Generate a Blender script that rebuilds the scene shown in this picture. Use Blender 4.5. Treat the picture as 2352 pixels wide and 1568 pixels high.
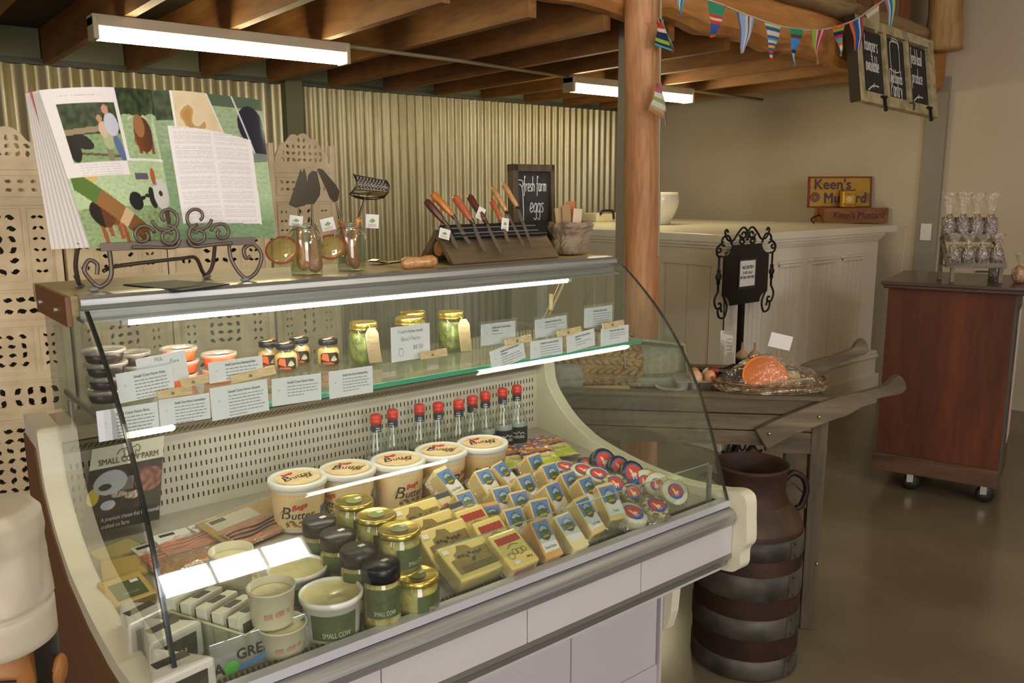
import bpy, bmesh, math, random
from mathutils import Vector, Matrix, noise
random.seed(7)
for o in list(bpy.data.objects): bpy.data.objects.remove(o)
SC = bpy.context.scene
COL = SC.collection
V = Vector
# ---------------------------------------------------------------- camera
W, H, F = 2352.0, 1568.0, 1918.45
HC = 1.52
_yaw, _pit, _rol = [math.radians(a) for a in (39.036, -10.216, -0.256)]
FW = V((math.sin(_yaw)*math.cos(_pit), math.cos(_yaw)*math.cos(_pit), math.sin(_pit)))
_r = V((math.cos(_yaw), -math.sin(_yaw), 0)); _u = _r.cross(FW)
RT = _r*math.cos(_rol)+_u*math.sin(_rol); UP = _u*math.cos(_rol)-_r*math.sin(_rol)
CAM = V((0, 0, HC))
cd = bpy.data.cameras.new('camera'); cam = bpy.data.objects.new('camera', cd); COL.objects.link(cam)
cd.sensor_width = 36.0; cd.lens = F/W*36.0; cd.clip_start = .05; cd.clip_end = 60
m3 = Matrix((RT, UP, -FW)).transposed()
cam.matrix_world = Matrix.Translation(CAM) @ m3.to_4x4()
SC.camera = cam
# ---------------------------------------------------------------- world, light, exposure
SC.view_settings.view_transform = 'Standard'; SC.view_settings.look = 'None'
SC.view_settings.gamma = 1.0; SC.view_settings.use_curve_mapping = False
SC.view_settings.exposure = 0.35
SC.cycles.max_bounces = 9; SC.cycles.transparent_max_bounces = 24
SC.cycles.sample_clamp_indirect = 4.0; SC.cycles.caustics_reflective = False; SC.cycles.caustics_refractive = False
wd = bpy.data.worlds.new('world'); SC.world = wd; wd.use_nodes = True
bg = wd.node_tree.nodes['Background']; bg.inputs[0].default_value = (.75, .85, 1, 1); bg.inputs[1].default_value = .5
TUBE_WARM = 28.0      # ceiling battens under the mezzanine
TUBE_HALL = 22.0     # battens over the shop floor
LED = 62.0           # strip inside the display case
DAY = 34.0           # daylight panes of the high shop window
DOOR = 9.0           # daylight from the wide doorway behind the viewer

def area(name, loc, aim, sx, sy, power, col):
    l = bpy.data.lights.new(name, 'AREA'); l.shape = 'RECTANGLE'; l.size = sx; l.size_y = sy; l.energy = power; l.color = col
    o = bpy.data.objects.new(name, l); COL.objects.link(o); o.location = loc
    o.rotation_euler = (V(aim)-V(loc)).to_track_quat('-Z', 'Y').to_euler(); return o
DAYCOL = (1.0, .94, .93)
# daylight through the wide shop entrance behind the viewer
area('entrance_daylight', (-1.0, -3.46, 1.30), (-1.0, 0, 1.30), 2.3, 2.2, 95.0, DAYCOL)
# unseen area light brightening from the left; that wall has no window
area('side_window_daylight', (-2.44, .3, 1.9), (0, .3, 1.75), 1.6, 1.5, 34.0, DAYCOL)

# ---------------------------------------------------------------- pixel helpers (photo pixel -> point on a real plane)
def ray(x, y): return FW + RT*((x-W/2)/F) - UP*((y-H/2)/F)
def onz(x, y, z): d = ray(x, y); return CAM + d*((z-HC)/d.z)
def ony(x, y, Y): d = ray(x, y); return CAM + d*(Y/d.y)
def onx(x, y, X): d = ray(x, y); return CAM + d*(X/d.x)
def onpl(x, y, p, n):
    d = ray(x, y); n = V(n); return CAM + d*((V(p)-CAM).dot(n)/d.dot(n))

# ---------------------------------------------------------------- materials
def C(h, a=1.0):
    if not isinstance(h, str): return tuple(h)+((1.0,) if len(h) == 3 else ())
    c = [int(h[i:i+2], 16)/255 for i in (0, 2, 4)]
    return tuple((x/12.92 if x <= .04045 else ((x+.055)/1.055)**2.4) for x in c)+(a,)
MATS = {}
def base_mat(name):
    m = bpy.data.materials.new(name); m.use_nodes = True; nt = m.node_tree
    return m, nt, nt.nodes['Principled BSDF'], nt.nodes['Material Output']
def M(name, col='808080', rough=.5, metal=0.0, col2=None, vs=20.0, stretch=(1, 1, 1), lo=.4, hi=.6, bump=0.0, bs=None, emit=None, es=0.0, spec=.5, coat=0.0, attr=None, sss=0.0):
    if name in MATS: return MATS[name]
    m, nt, b, out = base_mat(name); N = nt.nodes; L = nt.links
    b.inputs['Base Color'].default_value = C(col); b.inputs['Roughness'].default_value = rough
    b.inputs['Metallic'].default_value = metal; b.inputs['Specular IOR Level'].default_value = spec
    b.inputs['Coat Weight'].default_value = coat; b.inputs['Coat Roughness'].default_value = .1
    if emit: b.inputs['Emission Color'].default_value = C(emit); b.inputs['Emission Strength'].default_value = es
    if sss: b.inputs['Subsurface Weight'].default_value = sss; b.inputs['Subsurface Radius'].default_value = (.01, .008, .005)
    if col2 or bump:
        tc = N.new('ShaderNodeTexCoord'); mp = N.new('ShaderNodeMapping'); L.new(tc.outputs['Object'], mp.inputs[0])
        mp.inputs['Scale'].default_value = stretch
    if col2:
        nz = N.new('ShaderNodeTexNoise'); nz.inputs['Scale'].default_value = vs; nz.inputs['Detail'].default_value = 6
        L.new(mp.outputs[0], nz.inputs['Vector'])
        cr = N.new('ShaderNodeValToRGB'); cr.color_ramp.elements[0].position = lo; cr.color_ramp.elements[1].position = hi
        cr.color_ramp.elements[0].color = C(col); cr.color_ramp.elements[1].color = C(col2)
        L.new(nz.outputs['Fac'], cr.inputs[0]); L.new(cr.outputs[0], b.inputs['Base Color'])
    if bump:
        nb = N.new('ShaderNodeTexNoise'); nb.inputs['Scale'].default_value = bs or vs*2; nb.inputs['Detail'].default_value = 4
        L.new(mp.outputs[0], nb.inputs['Vector'])
        bp = N.new('ShaderNodeBump'); bp.inputs['Strength'].default_value = bump; bp.inputs['Distance'].default_value = .01
        L.new(nb.outputs['Fac'], bp.inputs['Height']); L.new(bp.outputs[0], b.inputs['Normal'])
    if attr:
        at = N.new('ShaderNodeAttribute'); at.attribute_name = attr; L.new(at.outputs['Color'], b.inputs['Base Color'])
    MATS[name] = m; return m
def wood(name, c1, c2, axis='x', scale=9, rough=.6, knots=True, c3=None, coat=0.0, bump=.25):
    """sawn timber: grain drawn out along one axis, a few knots"""
    if name in MATS: return MATS[name]
    m, nt, b, out = base_mat(name); N = nt.nodes; L = nt.links
    tc = N.new('ShaderNodeTexCoord'); mp = N.new('ShaderNodeMapping'); L.new(tc.outputs['Object'], mp.inputs[0])
    mp.inputs['Scale'].default_value = {'x': (.12, 1, 1), 'y': (1, .12, 1), 'z': (1, 1, .12)}[axis]
    n1 = N.new('ShaderNodeTexNoise'); n1.inputs['Scale'].default_value = scale; n1.inputs['Detail'].default_value = 8; n1.inputs['Distortion'].default_value = 1.2
    L.new(mp.outputs[0], n1.inputs['Vector'])
    cr = N.new('ShaderNodeValToRGB'); e = cr.color_ramp.elements
    e[0].position = .3; e[0].color = C(c1); e[1].position = .68; e[1].color = C(c2)
    if c3: k = e.new(.5); k.color = C(c3)
    L.new(n1.outputs['Fac'], cr.inputs[0])
    n2 = N.new('ShaderNodeTexNoise'); n2.inputs['Scale'].default_value = scale*9; n2.inputs['Detail'].default_value = 4
    L.new(mp.outputs[0], n2.inputs['Vector'])
    mx = N.new('ShaderNodeMix'); mx.data_type = 'RGBA'; mx.blend_type = 'MULTIPLY'; mx.inputs[0].default_value = .35
    r2 = N.new('ShaderNodeValToRGB'); r2.color_ramp.elements[0].position = .35; r2.color_ramp.elements[0].color = (.35, .35, .35, 1); r2.color_ramp.elements[1].position = .6
    L.new(n2.outputs['Fac'], r2.inputs[0]); L.new(cr.outputs[0], mx.inputs[6]); L.new(r2.outputs[0], mx.inputs[7])
    L.new(mx.outputs[2], b.inputs['Base Color']); b.inputs['Roughness'].default_value = rough
    b.inputs['Coat Weight'].default_value = coat; b.inputs['Coat Roughness'].default_value = .15
    bp = N.new('ShaderNodeBump'); bp.inputs['Strength'].default_value = bump; bp.inputs['Distance'].default_value = .004
    L.new(n2.outputs['Fac'], bp.inputs['Height']); L.new(bp.outputs[0], b.inputs['Normal'])
    MATS[name] = m; return m
def clear(name, tint='ffffff', ior=1.45, gloss=1.0, haze=0.0, hazecol='ffffff', rough=.02, bump=0.0, bs=30):
    """thin clear sheet: tinted see-through, mirror-like by Fresnel, a little milky haze"""
    if name in MATS: return MATS[name]
    m, nt, b, out = base_mat(name); N = nt.nodes; L = nt.links; N.remove(b)
    t = N.new('ShaderNodeBsdfTransparent'); t.inputs[0].default_value = C(tint)
    g = N.new('ShaderNodeBsdfGlossy'); g.inputs['Roughness'].default_value = rough; g.inputs['Color'].default_value = (gloss, gloss, gloss, 1)
    lw = N.new('ShaderNodeLayerWeight'); lw.inputs['Blend'].default_value = .5     # facing = 1-|cos|, the same from both sides
    pw = N.new('ShaderNodeMath'); pw.operation = 'POWER'; pw.inputs[1].default_value = 5; L.new(lw.outputs['Facing'], pw.inputs[0])
    f0 = 1.75*((ior-1)/(ior+1))**2
    fr = N.new('ShaderNodeMath'); fr.operation = 'MULTIPLY_ADD'; fr.inputs[1].default_value = 1-f0; fr.inputs[2].default_value = f0; L.new(pw.outputs[0], fr.inputs[0])
    s = t
    if haze:
        d = N.new('ShaderNodeBsdfDiffuse'); d.inputs[0].default_value = C(hazecol)
        mh = N.new('ShaderNodeMixShader'); mh.inputs[0].default_value = haze
        L.new(t.outputs[0], mh.inputs[1]); L.new(d.outputs[0], mh.inputs[2]); s = mh
    mx = N.new('ShaderNodeMixShader'); L.new(fr.outputs[0], mx.inputs[0]); L.new(s.outputs[0], mx.inputs[1]); L.new(g.outputs[0], mx.inputs[2])
    if bump:
        tc = N.new('ShaderNodeTexCoord'); nb = N.new('ShaderNodeTexNoise'); nb.inputs['Scale'].default_value = bs
        L.new(tc.outputs['Object'], nb.inputs['Vector'])
        bp = N.new('ShaderNodeBump'); bp.inputs['Strength'].default_value = bump; bp.inputs['Distance'].default_value = .02
        L.new(nb.outputs['Fac'], bp.inputs['Height']); L.new(bp.outputs[0], g.inputs['Normal']); L.new(bp.outputs[0], lw.inputs['Normal'])
    L.new(mx.outputs[0], out.inputs[0]); MATS[name] = m; return m
def lamp_mat(name, col, s):
    if name in MATS: return MATS[name]
    m, nt, b, out = base_mat(name); N = nt.nodes; N.remove(b)
    e = N.new('ShaderNodeEmission'); e.inputs[0].default_value = C(col); e.inputs[1].default_value = s
    nt.links.new(e.outputs[0], out.inputs[0]); MATS[name] = m; return m

# ---------------------------------------------------------------- mesh builder
I4 = Matrix.Identity(4)
def T(x, y=None, z=None): return Matrix.Translation(V((x, y, z)) if y is not None else V(x))
def RX(a): return Matrix.Rotation(math.radians(a), 4, 'X')
def RY(a): return Matrix.Rotation(math.radians(a), 4, 'Y')
def RZ(a): return Matrix.Rotation(math.radians(a), 4, 'Z')
def S(x, y, z): return Matrix.Diagonal((x, y, z, 1))
def frame(o, ex, ey):
    ex = V(ex).normalized(); ez = ex.cross(V(ey)).normalized(); ey = ez.cross(ex)
    return Matrix.Translation(V(o)) @ Matrix((ex, ey, ez)).transposed().to_4x4()
class MB:
    def __init__(s, m=I4): s.v = []; s.f = []; s.mi = []; s.m = m; s.mat = 0; s.sm = []; s.smooth = False; s.col = None
    def add(s, vs, fs, m=None, smooth=None):
        k = len(s.v); mm = s.m @ m if m is not None else s.m
        s.v += [mm @ V(p) for p in vs]; fl = mm.determinant() < 0
        for f in fs:
            s.f.append([k+i for i in (reversed(f) if fl else f)]); s.mi.append(s.mat); s.sm.append(s.smooth if smooth is None else smooth)
        return s
    def box(s, c, d, m=None, bev=0.0):
        x, y, z = [q/2 for q in d]; mm = T(*c)
        if m is not None: mm = T(*c) @ m
        if bev <= 0:
            vs = [(i*x, j*y, k*z) for i in (-1, 1) for j in (-1, 1) for k in (-1, 1)]
            return s.add(vs, [(0, 1, 3, 2), (4, 6, 7, 5), (0, 4, 5, 1), (2, 3, 7, 6), (0, 2, 6, 4), (1, 5, 7, 3)], mm)
        bm = bmesh.new(); bmesh.ops.create_cube(bm, size=1); bmesh.ops.scale(bm, vec=(2*x, 2*y, 2*z), verts=bm.verts)
        bmesh.ops.bevel(bm, geom=list(bm.edges), offset=min(bev, x*.95, y*.95, z*.95), segments=2, profile=.6, affect='EDGES')
        s.addbm(bm, mm); return s
    def addbm(s, bm, m=None, smooth=None):
        bm.verts.index_update(); s.add([v.co.copy() for v in bm.verts], [[v.index for v in f.verts] for f in bm.faces], m, smooth); bm.free()
    def box2(s, a, b, bev=0.0): return s.box([(a[i]+b[i])/2 for i in range(3)], [abs(b[i]-a[i]) for i in range(3)], None, bev)
    def bar(s, p, q, w, h, up=(0, 0, 1), bev=0.0):
        p = V(p); q = V(q); d = q-p; m = frame((p+q)/2, d, V(up).cross(d))
        s2 = MB(s.m @ m); s2.box((0, 0, 0), (d.length, w, h), None, bev); k = len(s.v)
        s.v += s2.v
        for f in s2.f: s.f.append([k+i for i in f]); s.mi.append(s.mat); s.sm.append(False)
        return s
    def lathe(s, pr, c=(0, 0, 0), n=24, m=None, smooth=True, cap=True, a0=0.0, a1=360.0):
        full = abs(a1-a0-360) < 1e-6; na = n if full else n+1; vs = []; fs = []
        for r, z in pr:
            for i in range(na):
                a = math.radians(a0+(a1-a0)*i/n); vs.append((r*math.cos(a), r*math.sin(a), z))
        for j in range(len(pr)-1):
            for i in range(n):
                k = (i+1) % na if full else i+1
                fs.append((j*na+i, j*na+k, (j+1)*na+k, (j+1)*na+i))
        mm = T(*c) if m is None else T(*c) @ m
        s.add(vs, fs, mm, smooth)
        if cap and full:
            if pr[0][0] > 1e-5: s.add(vs[:na], [list(range(na))[::-1]], mm, False)
            if pr[-1][0] > 1e-5: s.add(vs[-na:], [list(range(na))], mm, False)
        return s
    def cyl(s, p, q, r, r2=None, n=16, smooth=True):
        p = V(p); q = V(q); d = q-p; m = d.to_track_quat('Z', 'Y').to_matrix().to_4x4()
        return s.lathe([(r, 0), (r if r2 is None else r2, d.length)], p, n, m, smooth)
    def tube(s, pts, r, n=8, closed=False, r2=None, cap=True):
        pts = [V(p) for p in pts]; L = len(pts); vs = []; fs = []; pv = None
        for i, p in enumerate(pts):
            a = pts[(i-1) % L] if (closed or i > 0) else p; b = pts[(i+1) % L] if (closed or i < L-1) else p
            t = (b-a).normalized()
            if pv is None:
                u = t.orthogonal().normalized()
            else:
                u = (pv-t*pv.dot(t)); u = u.normalized() if u.length > 1e-6 else t.orthogonal().normalized()
            pv = u; w = t.cross(u); rr = r if r2 is None else r+(r2-r)*i/max(1, L-1)
            if callable(r): rr = r(i/max(1, L-1))
            for k in range(n):
                a_ = 2*math.pi*k/n; vs.append(p+u*(rr*math.cos(a_))+w*(rr*math.sin(a_)))
        for i in range(L if closed else L-1):
            j = (i+1) % L
            for k in range(n): fs.append((i*n+k, i*n+(k+1) % n, j*n+(k+1) % n, j*n+k))
        if not closed and cap: fs.append(list(range(n))[::-1]); fs.append([(L-1)*n+k for k in range(n)])
        return s.add(vs, fs, None, True)
    def prism(s, poly, h, m=None, smooth=False):
        n = len(poly); ar = sum(poly[i][0]*poly[(i+1) % n][1]-poly[(i+1) % n][0]*poly[i][1] for i in range(n))
        if ar < 0: poly = poly[::-1]
        vs = [(x, y, 0) for x, y in poly]+[(x, y, h) for x, y in poly]
        s.add(vs, [list(range(n))[::-1], [n+i for i in range(n)]], m, False)
        return s.add(vs, [(i, (i+1) % n, n+(i+1) % n, n+i) for i in range(n)], m, smooth)
    def grid(s, fn, nu, nv, m=None, smooth=True, wrap=False):
        vs = [fn(i/nu, j/nv) for j in range(nv+1) for i in range(nu+1)]
        return s.add(vs, [(j*(nu+1)+i, j*(nu+1)+i+1, (j+1)*(nu+1)+i+1, (j+1)*(nu+1)+i) for j in range(nv) for i in range(nu)], m, smooth)
    def quad(s, a, b, c, d, m=None): return s.add([a, b, c, d], [(0, 1, 2, 3)], m)
    def sphere(s, c, r, n=16, k=10, m=None):
        rx, ry, rz = (r, r, r) if not hasattr(r, '__len__') else r
        pr = [(math.sin(math.pi*j/k), -math.cos(math.pi*j/k)) for j in range(k+1)]
        mm = (T(*c) if m is None else T(*c) @ m) @ S(rx, ry, rz)
        return s.lathe(pr, (0, 0, 0), n, mm, True, False)
    def disc(s, r, c=(0, 0, 0), m=None, n=28, ry=None):
        ry = ry or r; mm = T(*c) if m is None else T(*c) @ m
        return s.add([(r*math.cos(2*math.pi*i/n), ry*math.sin(2*math.pi*i/n), 0) for i in range(n)], [list(range(n))], mm, False)
    def poly(s, pts, m=None): return s.add([(p[0], p[1], p[2] if len(p) > 2 else 0) for p in pts], [list(range(len(pts)))], m, False)
    def ribbon(s, pts, w, m=None, z=0.0, closed=False):
        """flat pen stroke in the xy plane"""
        P = [V((p[0], p[1], 0)) for p in pts]
        if closed: P = P+[P[0], P[1]]
        L = len(P); vs = []
        for i, p in enumerate(P):
            t = (P[min(i+1, L-1)]-P[max(i-1, 0)]); t = t.normalized() if t.length > 1e-9 else V((1, 0, 0))
            nn = V((-t.y, t.x, 0))*(w/2); vs += [(p.x+nn.x, p.y+nn.y, z), (p.x-nn.x, p.y-nn.y, z)]
        return s.add(vs, [(2*i, 2*i+1, 2*i+3, 2*i+2) for i in range(L-1)], m, False)
    def build(s, name, mats, parent=None, cols=None):
        me = bpy.data.meshes.new(name)
        vs = s.v
        if parent is not None:
            inv = WM(parent).inverted(); vs = [inv @ p for p in vs] if not s.local else vs
        me.from_pydata([tuple(p) for p in vs], [], s.f)
        for mt in (mats if isinstance(mats, (list, tuple)) else [mats]): me.materials.append(mt)
        me.polygons.foreach_set('material_index', s.mi); me.polygons.foreach_set('use_smooth', s.sm)
        if cols is not None:
            ca = me.color_attributes.new('col', 'FLOAT_COLOR', 'POINT')
            for i, c in enumerate(cols): ca.data[i].color = c
        me.validate(); me.update()
        o = bpy.data.objects.new(name, me); COL.objects.link(o)
        if parent is not None: o.parent = parent
        return o
    local = False
class LB(MB): local = True   # coordinates already in the parent's frame
def WM(o):
    return (WM(o.parent) @ o.matrix_basis) if o.parent else o.matrix_basis.copy()
def tag(o, label=None, cat=None, group=None, kind=None):
    if label: o['label'] = label
    if cat: o['category'] = cat
    if group: o['group'] = group
    if kind: o['kind'] = kind
    return o
def thing(name, label, cat, loc=(0, 0, 0), rz=0.0, group=None, m=None):
    o = bpy.data.objects.new(name, None); COL.objects.link(o); o.empty_display_size = .05
    if m is not None: o.matrix_basis = m
    else: o.location = loc; o.rotation_euler = (0, 0, math.radians(rz))
    return tag(o, label, cat, group)
def struct(name, mb, mats): return tag(mb.build(name, mats), kind='structure')
def kids(o): return [c for c in bpy.data.objects if c.parent == o]
def copy_tree(o, parent=None):
    c = o.copy(); COL.objects.link(c)
    if parent: c.parent = parent
    for k in kids(o): copy_tree(k, c)
    return c
def bez(*P, n=12):
    """smooth line through the points (Catmull-Rom)"""
    P = [V(p) if len(p) == 3 else V((p[0], p[1], 0)) for p in P]; out = []
    for i in range(len(P)-1):
        a = P[max(i-1, 0)]; b = P[i]; c = P[i+1]; d = P[min(i+2, len(P)-1)]
        for k in range(n):
            t = k/n; out.append(.5*((2*b)+(c-a)*t+(2*a-5*b+4*c-d)*t*t+(3*b-a-3*c+d)*t**3))
    return out+[P[-1]]
def spiral(c, r0, r1, a0, a1, n=24):
    return [(c[0]+(r0+(r1-r0)*i/n)*math.cos(math.radians(a0+(a1-a0)*i/n)), c[1]+(r0+(r1-r0)*i/n)*math.sin(math.radians(a0+(a1-a0)*i/n))) for i in range(n+1)]
# ---------------------------------------------------------------- lettering
_TX = {}
def txt(s, size=1.0, xs=1.0, shear=0.0, bold=0.0, align='CENTER'):
    k = (s, bold, align)
    if k not in _TX:
        c = bpy.data.curves.new('lettering', 'FONT'); c.body = s; c.size = 1.0; c.align_x = align; c.align_y = 'CENTER'; c.offset = bold; c.resolution_u = 3; c.fill_mode = 'FRONT'
        o = bpy.data.objects.new('lettering', c); COL.objects.link(o)
        me = bpy.data.meshes.new_from_object(o)
        vs = [tuple(v.co) for v in me.vertices]; fs = [list(p.vertices) for p in me.polygons]
        bpy.data.objects.remove(o); bpy.data.curves.remove(c); bpy.data.meshes.remove(me); _TX[k] = (vs, fs)
    vs, fs = _TX[k]
    return [((x+shear*y)*size*xs, y*size, 0) for x, y, z in vs], fs
def put(mb, s, size, m, xs=1.0, shear=0.0, bold=0.0, align='CENTER', warp=None):
    vs, fs = txt(s, size, xs, shear, 0.0, align); dx = bold*size*.8
    for i, (ox, oy) in enumerate([(0, 0)] if not bold else [(0, 0), (-dx, 0), (dx, 0), (0, -dx), (0, dx)]):   # heavier strokes: the letter again, a hair to each side
        q = [(x+ox, y+oy, z) for x, y, z in vs]
        if warp: q = [warp(v) for v in q]
        mb.add(q, fs, m if warp else m @ T(0, 0, .00004*i), False)
HAND = {
 'a': ['4,5 1,5 0,3 0,1 2,0 4,2', '4,5 4,1 5,0'], 'b': ['0,10 0,0', '0,3 2,5 4,4 4,1 2,0 0,1'], 'c': ['4,4 2,5 0,3 0,1 2,0 4,1'],
 'd': ['4,4 2,5 0,3 0,1 2,0 4,1', '4,10 4,0'], 'e': ['0,2 4,3 3,5 1,5 0,3 0,1 2,0 4,1'], 'f': ['4,9 3,10 2,9 2,-3', '0,5 4,5'],
 'g': ['4,4 2,5 0,3 0,1 2,0 4,2', '4,5 4,-3 2,-4 0,-3'], 'h': ['0,10 0,0', '0,3 2,5 4,4 4,0'], 'i': ['1,5 1,0 2,0', '1,7 1,7.6'],
 'k': ['0,10 0,0', '4,5 0,2 4,0'], 'l': ['1,10 1,1 2,0'], 'm': ['0,5 0,0', '0,3 1.5,5 3,4 3,0', '3,3 4.5,5 6,4 6,0'], 'n': ['0,5 0,0', '0,3 2,5 4,4 4,0'],
 'o': ['2,5 0,4 0,1 2,0 4,1 4,4 2,5'], 'p': ['0,5 0,-4', '0,4 2,5 4,4 4,1 2,0 0,1'], 'r': ['0,5 0,0', '0,3 2,5 3.5,4.6'], 's': ['4,4.5 2,5 .5,4 3.5,1.5 2,0 0,.6'],
 't': ['2,8 2,1 3,0 4,.6', '0,5 4,5'], 'u': ['0,5 0,1 2,0 4,2', '4,5 4,0'], 'v': ['0,5 2,0 4,5'], 'y': ['0,5 2,1', '4,5 1,-4'],
 'B': ['0,10 0,0 3,0 4.5,2 3,5 0,5', '0,10 3,10 4,8 3,5'], 'F': ['0,0 0,10 5,10', '0,5 4,5'], 'H': ['0,10 0,0', '5,10 5,0', '0,5 5,5'], 'O': ['3,10 0,8 0,2 3,0 6,2 6,8 3,10'],
 'P': ['0,0 0,10 3,10 5,8 3,5 0,4.6'], 'M': ['0,0 0,10 3,4 6,10 6,0'], '-': ['0,3 3,3'], '$': ['5,8 3,9 1,7.5 5,3.5 3,1 0,2', '3,10.5 3,-.5'], '.': ['0,0 .6,.2'],
 '8': ['3,5.2 .6,7.5 3,10 5,7.5 3,5.2 .4,2.5 3,0 5.4,2.5 3,5.2'], '5': ['5,10 1,10 .6,5.5 4,6 5,3 3,0 0,1'], '0': ['2.5,10 0,7 0,3 2.5,0 5,3 5,7 2.5,10'], ' ': []}
def hand(mb, s, size, m, w=None, slant=.12, gap=1.6, xs=1.0):
    """handwritten line, baseline at origin, size = x height of a capital"""
    k = size/10; x = 0; w = w or size*.09
    tot = 0
    for ch in s: tot += 3.5 if ch == ' ' else max([float(p.split(',')[0]) for q in HAND[ch] for p in q.split()]+[1])+gap
    x = -tot/2
    for ch in s:
        if ch == ' ': x += 3.5; continue
        mw = 0
        for q in HAND[ch]:
            P = [tuple(float(t) for t in p.split(',')) for p in q.split()]; mw = max([mw]+[p[0] for p in P])
            B = bez(*[((x+p[0]+slant*p[1])*k*xs, p[1]*k) for p in P], n=4) if len(P) > 2 else [((x+p[0]+slant*p[1])*k*xs, p[1]*k) for p in P]
            mb.ribbon([(b[0], b[1]) for b in B], w, m)
        x += max(mw, 1)+gap
# ================================================================ room shell
WALLX, BACKY, LEFTX, FRONTY, TOPZ, CEIL = 6.28, 5.8, -2.5, -3.5, 2.27, 4.4
plaster = M('cream_plaster', 'c9bba2', .85, col2='c4b59b', vs=1.5, bump=.03, bs=200)
concrete = M('polished_concrete', '7d715c', .2, col2='60543f', vs=1.3, lo=.3, hi=.7, bump=.02, bs=25, spec=.5)
galv = M('galvanised_iron', 'b6ac8e', .38, metal=.45, col2='a39876', vs=2.2, stretch=(6, 1, .6))
dkpaint = M('shadow_grey_paint', '4f5148', .6)  # even dark grey of the back wall's flat parts
greengrey = M('grey_green_paint', '928c7c', .55)
joistw = wood('pine_joist', '764a24', 'b07a42', 'y', 6, .65)
beamw = wood('cypress_slab', 'a06a34', 'd0985a', 'x', 4, .6, c3='ba7c40')
postw = wood('debarked_log', 'a06a42', 'dca676', 'z', 7, .6, c3='c98f60', bump=.6)
railw = wood('weathered_log', '6b5138', '9d8058', 'x', 8, .7)
redw = wood('stained_slat', '7a4122', 'a0603a', 'z', 8, .6)
ply = M('floorboard_underside', '40311f', .8, col2='332616', vs=3, stretch=(.2, 4, 1))
whitepaint = M('cream_joinery_paint', 'd9cfba', .45, bump=.02, bs=60)

b = MB(); b.box2((LEFTX-.1, FRONTY-.1, -.1), (WALLX+.1, BACKY+.1, 0)); struct('floor', b, concrete)
# back wall: corrugated sheets
b = MB(); b.smooth = True
for x0, x1, pit, amp in ((2.65, WALLX, .076, .0125), (.3, 2.65, .122, .020)):
    n = int((x1-x0)/pit*10)
    b.grid(lambda u, v: (x0+(x1-x0)*u, BACKY-amp-.003+amp*math.sin((x1-x0)*u/pit*2*math.pi), v*TOPZ), n, 1)
b.f = [list(reversed(f)) for f in b.f]
b.mat = 1; b.smooth = False
k = 0
for i in range(int((WALLX-2.65)/.152)):
    xx = 2.65+.057+.152*i
    for z in (1.752, .9): b.cyl((xx, BACKY-.002, z), (xx, BACKY-.024, z), .007, .006, 8)
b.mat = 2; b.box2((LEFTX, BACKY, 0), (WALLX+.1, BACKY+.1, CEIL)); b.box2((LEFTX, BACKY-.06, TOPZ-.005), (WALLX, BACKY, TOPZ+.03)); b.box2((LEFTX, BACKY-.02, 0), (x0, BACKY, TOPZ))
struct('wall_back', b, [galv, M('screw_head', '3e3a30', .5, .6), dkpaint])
b = MB(); b.box2((WALLX, FRONTY-.1, 0), (WALLX+.1, BACKY+.1, CEIL)); struct('wall_right', b, plaster)
b = MB(); b.box2((LEFTX-.1, FRONTY, 0), (LEFTX, BACKY, CEIL)); struct('wall_left', b, plaster)
WX0, WX1, WZ0, WZ1 = 1.53, 2.72, 1.42, 2.66
b = MB(); y0, y1 = FRONTY-.1, FRONTY
DX0, DX1 = -2.2, .2
for a, c_ in (((LEFTX-.1, 0), (DX0, CEIL)), ((DX0, 2.45), (DX1, CEIL)), ((DX1, 0), (WX0, CEIL)), ((WX0, 0), (WX1, WZ0)), ((WX0, WZ1), (WX1, CEIL)), ((WX1, 0), (WALLX, CEIL))):
    b.box2((a[0], y0, a[1]), (c_[0], y1, c_[1]))
struct('wall_front', b, plaster)
b = MB(); b.box2((LEFTX-.1, FRONTY-.1, CEIL), (WALLX+.1, BACKY+.1, CEIL+.1)); struct('ceiling', b, M('hall_ceiling', 'b9ad98', .9))
# high window behind the viewer: three panes of daylight
b = MB(); fr = .035
for x, w_ in ((WX0, fr), (WX0+.400, .012), (WX0+.80, .012), (WX1-fr, fr)): b.box2((x, FRONTY-.08, WZ0), (x+w_, FRONTY+.01, WZ1))
for z in (WZ0, 2.12, WZ1-fr): b.box2((WX0, FRONTY-.08, z), (WX1, FRONTY+.012, z+fr))
b.mat = 1; b.box2((WX0, FRONTY-.06, 2.14), (WX1, FRONTY-.05, WZ1))
b.mat = 2; b.box2((WX0, FRONTY-.06, WZ0), (WX1, FRONTY-.05, 2.13))
struct('window_1', b, [whitepaint, lamp_mat('sky_in_window', 'f4f6ff', DAY), M('lower_blind', 'a9a294', .8)])
# mezzanine floor and joists
b = MB(); b.box2((LEFTX, 2.86, TOPZ+.2), (WALLX, BACKY, TOPZ+.24)); struct('trim_1', b, ply)
jn = 0
for k in range(-11, 8):
    x = 2.976+.464*k
    if x > WALLX-.1 or x < -1.9: continue
    b = LB(); b.box((0, 4.37, TOPZ+.1), (.045, 2.85, .2))
    o = b.build('ceiling_joist', joistw); o.location.x = x
    tag(o, 'sawn pine floor joist running from corrugated wall to the front beam', 'joist', 'pine joists under the mezzanine')
b = MB()
for k in range(-5, 7):
    b.box2((2.976+.464*k+.03, BACKY-.05, TOPZ+.03), (2.976+.464*(k+1)-.03, BACKY-.03, TOPZ+.2))
struct('trim_2', b, M('green_grey_board', '7b7c60', .7))
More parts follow.
